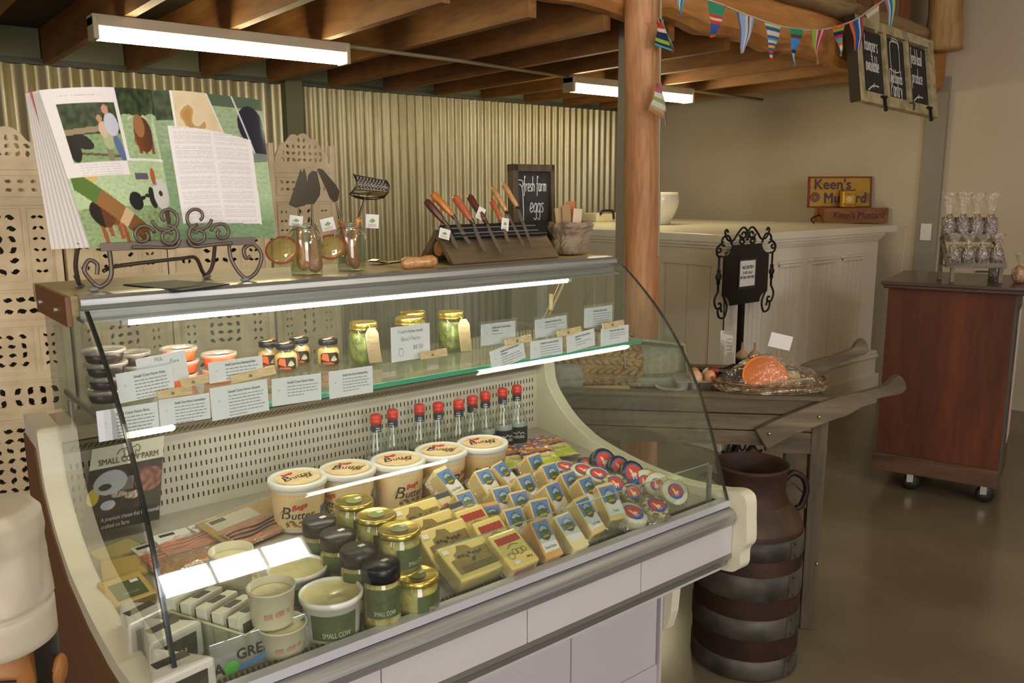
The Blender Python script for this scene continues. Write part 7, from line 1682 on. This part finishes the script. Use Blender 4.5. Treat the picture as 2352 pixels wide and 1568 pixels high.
def screen_panel(p, q, seed):
    p = V(p); q = V(q); w = (q-p).length; fm = frame(p, q-p, (0, 0, 1)); rnd = random.Random(seed)
    e = .030; rows = [(.06, .30, 't'), (.33, .41, 'f'), (.45, .80, 't'), (.835, .925, 'f'), (.96, 1.10, 't'), (1.13, 1.215, 'f'), (1.25, 1.475, 't'), (1.51, 1.575, 'f')]
    holes = []; cells = []
    for a, b_, k in rows:
        if k == 'f':
            holes += motif(e+.012, a+.008, w/2-.004, b_-.008, rnd); s_ = len(holes); holes += motif(w/2+.004, a+.008, w-e-.012, b_-.008, rnd); cells.append((e, a, w-e, b_))
        else:
            n1, n2 = e+.072, w-e-.072
            for xa, xb in ((e, n1-.012), (n1+.004, n2-.004), (n2+.012, w-e)): holes += motif(xa+.010, a+.012, xb-.010, b_-.012, rnd); cells.append((xa, a, xb, b_))
    zt = 1.628; arch = []
    n_ = 60
    def az(x):
        u = (x-e)/(w-2*e); s_ = abs(2*u-1); return zt+.012+.085*(1-s_**2.2)+.012*abs(math.sin(u*math.pi*4.5+math.pi*.0))
    top = [(e+(w-2*e)*i/n_, az(e+(w-2*e)*i/n_)) for i in range(n_+1)]
    for i in range(5):
        for j in range(4):
            px, py = w/2+(i+.5)*.026, zt+.010+j*.024
            if px < w-e-.012 and py < az(px)-.018:
                a = rnd.random()*math.pi
                for mx in (-1, 1): holes.append([(w/2+mx*(x-w/2), y) for x, y in leaf(px, py, a, .0205, .013)])
    c = bpy.data.curves.new('fret', 'CURVE'); c.dimensions = '2D'; c.fill_mode = 'BOTH'; c.extrude = .004; c.resolution_u = 1
    for poly in [[(0, 0), (w, 0), (w, zt), (w-e, zt)]+top[::-1]+[(e, zt), (0, zt)]]+holes:
        s_ = c.splines.new('POLY'); s_.points.add(len(poly)-1); s_.use_cyclic_u = True
        for pt, (x, y) in zip(s_.points, poly): pt.co = (x, y, 0, 1)
    o = bpy.data.objects.new('fret', c); COL.objects.link(o); me = bpy.data.meshes.new_from_object(o); vs = [tuple(v.co) for v in me.vertices]; fs = [list(f.vertices) for f in me.polygons]
    bpy.data.objects.remove(o); bpy.data.curves.remove(c); bpy.data.meshes.remove(me)
    b = MB(fm); b.add(vs, fs, None, False); pn = b.build('screen_panel', scrm, screen)
    b = MB(fm)
    for x in (.011, w-.011): b.box((x, .845, 0), (.022, 1.70, .022), None, .003)
    for z in (.03, .315, .43, .818, .942, 1.115, 1.232, 1.492, 1.60): b.box((w/2, z, 0), (w-.04, .020, .014), None, .002)
    for xa, ya, xb, yb in cells:
        for (c_, d_) in (((xa, (ya+yb)/2, .004), (.003, yb-ya, .006)), ((xb, (ya+yb)/2, .004), (.003, yb-ya, .006)), (((xa+xb)/2, ya, .004), (xb-xa, .003, .006)), (((xa+xb)/2, yb, .004), (xb-xa, .003, .006))): b.box(c_, d_)
    b.build('stiles_and_rails', scrm, pn)
pts = [(.205, 3.05, 0), (.572, 2.965, 0), (.915, 3.06, 0), (1.262, 2.965, 0), (1.575, 3.05, 0)]
for i in range(4):
    a, c_ = V(pts[i]), V(pts[i+1]); d = (c_-a).normalized()*.004; screen_panel(a+d, c_-d, 11)
t = thing('storage_cupboard', 'plain dark cupboard close behind the carved screen, glimpsed through its openings', 'cupboard', (.98, 3.52, 0))
dkc = M('dark_cupboard', '2e2a20', .8, col2='3d3729', vs=3)  # unseen box, added so the screen's openings read dark
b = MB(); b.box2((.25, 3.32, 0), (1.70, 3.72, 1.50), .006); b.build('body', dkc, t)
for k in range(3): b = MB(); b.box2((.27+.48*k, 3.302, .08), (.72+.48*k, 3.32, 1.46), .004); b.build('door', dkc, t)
# ================================================================ chef figurine at the lower left
st = V((.098, 1.075, 0)); t = thing('chef_statue', 'chef figurine with tall white hat and glasses at the lower left corner', 'statue', tuple(st), -34)
def sz(y): return zat(st, 30, y)
zhat0, zhat1 = sz(1440), sz(1150)
skin = M('painted_skin', 'a06c30', .55, col2='8f5a26', vs=9); hatm = M('hat_white', 'bcb29c', .6, col2='a99e88', vs=5); hairm = M('painted_black', '1a1613', .45); redm = M('scarf_red', '9c241c', .5); jack = M('jacket_cream', 'b5a98a', .55)
zc0 = sz(1470)-.045
b = LB(); b.smooth = True
def head(u, v):
    a = u*2*math.pi; th = math.pi*v; r = math.sin(th)**.85; x, y, z = .058*r*math.cos(a), .062*r*math.sin(a), -.078*math.cos(th)
    f_ = max(0, -math.sin(a))
    y -= f_**6*.012*math.exp(-((z+.008)/.014)**2)                 # nose
    y -= f_**3*.004*math.exp(-((z+.034)/.010)**2); y += f_**4*.004*math.exp(-((z-.008)/.008)**2)
    return (x, y, zc0+z)
b.grid(head, 48, 40)
b.lathe([(.040, zc0-.13), (.036, zc0-.06), (.034, zc0-.03)], n=24)
b.lathe([(.135, 0.0), (.135, .05), (.12, .10), (.115, zc0-.5), (.135, zc0-.34), (.142, zc0-.24), (.125, zc0-.15), (.080, zc0-.115), (.038, zc0-.10)], n=40, m=S(1.0, .78, 1))
b.build('body', skin, t)
b = LB(); b.lathe([(.139, .0), (.139, .05), (.124, .10), (.119, zc0-.5), (.139, zc0-.34), (.147, zc0-.24), (.131, zc0-.15), (.084, zc0-.110), (.046, zc0-.098)], n=40, m=S(1.0, .79, 1)); b.build('jacket', jack, t)
b = LB(); b.lathe([(.050, zc0-.105), (.056, zc0-.098), (.054, zc0-.085), (.044, zc0-.080)], n=30, m=S(1.08, 1, 1)); b.build('neckerchief', redm, t)
for s in (-1, 1):
    b = LB(); b.smooth = True; b.sphere((s*.060, .006, zc0+.002), (.010, .014, .024), 14, 10, RY(s*12)); b.sphere((s*.064, .002, zc0+.002), (.006, .008, .015), 12, 8, RY(s*12)); b.build('ear', skin, t)
b = LB(); b.smooth = True
b.grid(lambda u, v: (.0605*math.cos((u*1.3-.15)*math.pi)*(1), .066*math.sin((u*1.3-.15)*math.pi), zc0+.055-(.075*v)*(1 if .02 < u < .98 else .6)), 30, 8); b.build('hair', hairm, t)
hat = [(.0585, zhat0-.012), (.0615, zhat0-.010), (.0615, zhat0+.030), (.0585, zhat0+.033), (.058, zhat0+.05), (.0565, zhat0+.10), (.0590, zhat1-.035), (.0585, zhat1-.014), (.050, zhat1-.003), (.025, zhat1), (0, zhat1+.001)]
b = LB(); b.smooth = True
def hp(u, v):
    k = v*(len(hat)-1); i = min(int(k), len(hat)-2); f_ = k-i; r = lerp(hat[i][0], hat[i+1][0], f_); z = lerp(hat[i][1], hat[i+1][1], f_); a = u*2*math.pi
    n_ = (.10*noise.noise(V((math.cos(a)*1.6, math.sin(a)*1.6, z*11)))+.07*abs(noise.noise(V((math.cos(a)*2.6, math.sin(a)*2.6, z*22+4)))))*(1 if v > .32 else .1); return (r*(1+n_)*math.cos(a), r*(1+n_)*1.05*math.sin(a), z+.004*n_)
b.grid(hp, 56, 50); b.build('chef_hat', hatm, t)
b = LB()
for s in (-1, 1):
    b.tube([(s*.022+.015*math.cos(k*math.pi/10), -.0645+.004*abs(math.cos(k*math.pi/10))*0, zc0+.006+.015*math.sin(k*math.pi/10)) for k in range(20)], .0015, 6, True); b.tube([(s*.037, -.063, zc0+.008), (s*.054, -.035, zc0+.01), (s*.061, .0, zc0+.008)], .0013, 5)
b.tube([(-.007, -.0655, zc0+.009), (0, -.0675, zc0+.012), (.007, -.0655, zc0+.009)], .0015, 6); b.build('spectacles', M('wire_rim', '3a3228', .35, .8), t)
for s in (-1, 1):
    b = LB(); b.sphere((s*.022, -.0565, zc0+.006), (.0095, .005, .007), 14, 10); ey_ = b.build('eye', M('eye_white', 'c9c4bc', .2, coat=.6), t)
    b = LB(); b.sphere((s*.022, -.0605, zc0+.006), (.0042, .002, .0042), 12, 8); b.build('iris', M('iris_blue', '2c3a6a', .3), ey_)
    b = LB(); b.tube(bez((s*.010, -.0605, zc0+.023), (s*.024, -.0605, zc0+.030), (s*.040, -.048, zc0+.024)), .0026, 6); b.build('eyebrow', hairm, t)
b = LB(); b.tube(bez((-.018, -.0555, zc0-.036), (0, -.0615, zc0-.041), (.018, -.0555, zc0-.036)), .0025, 6); b.build('mouth', M('lip_paint', '7a2f22', .4), t)
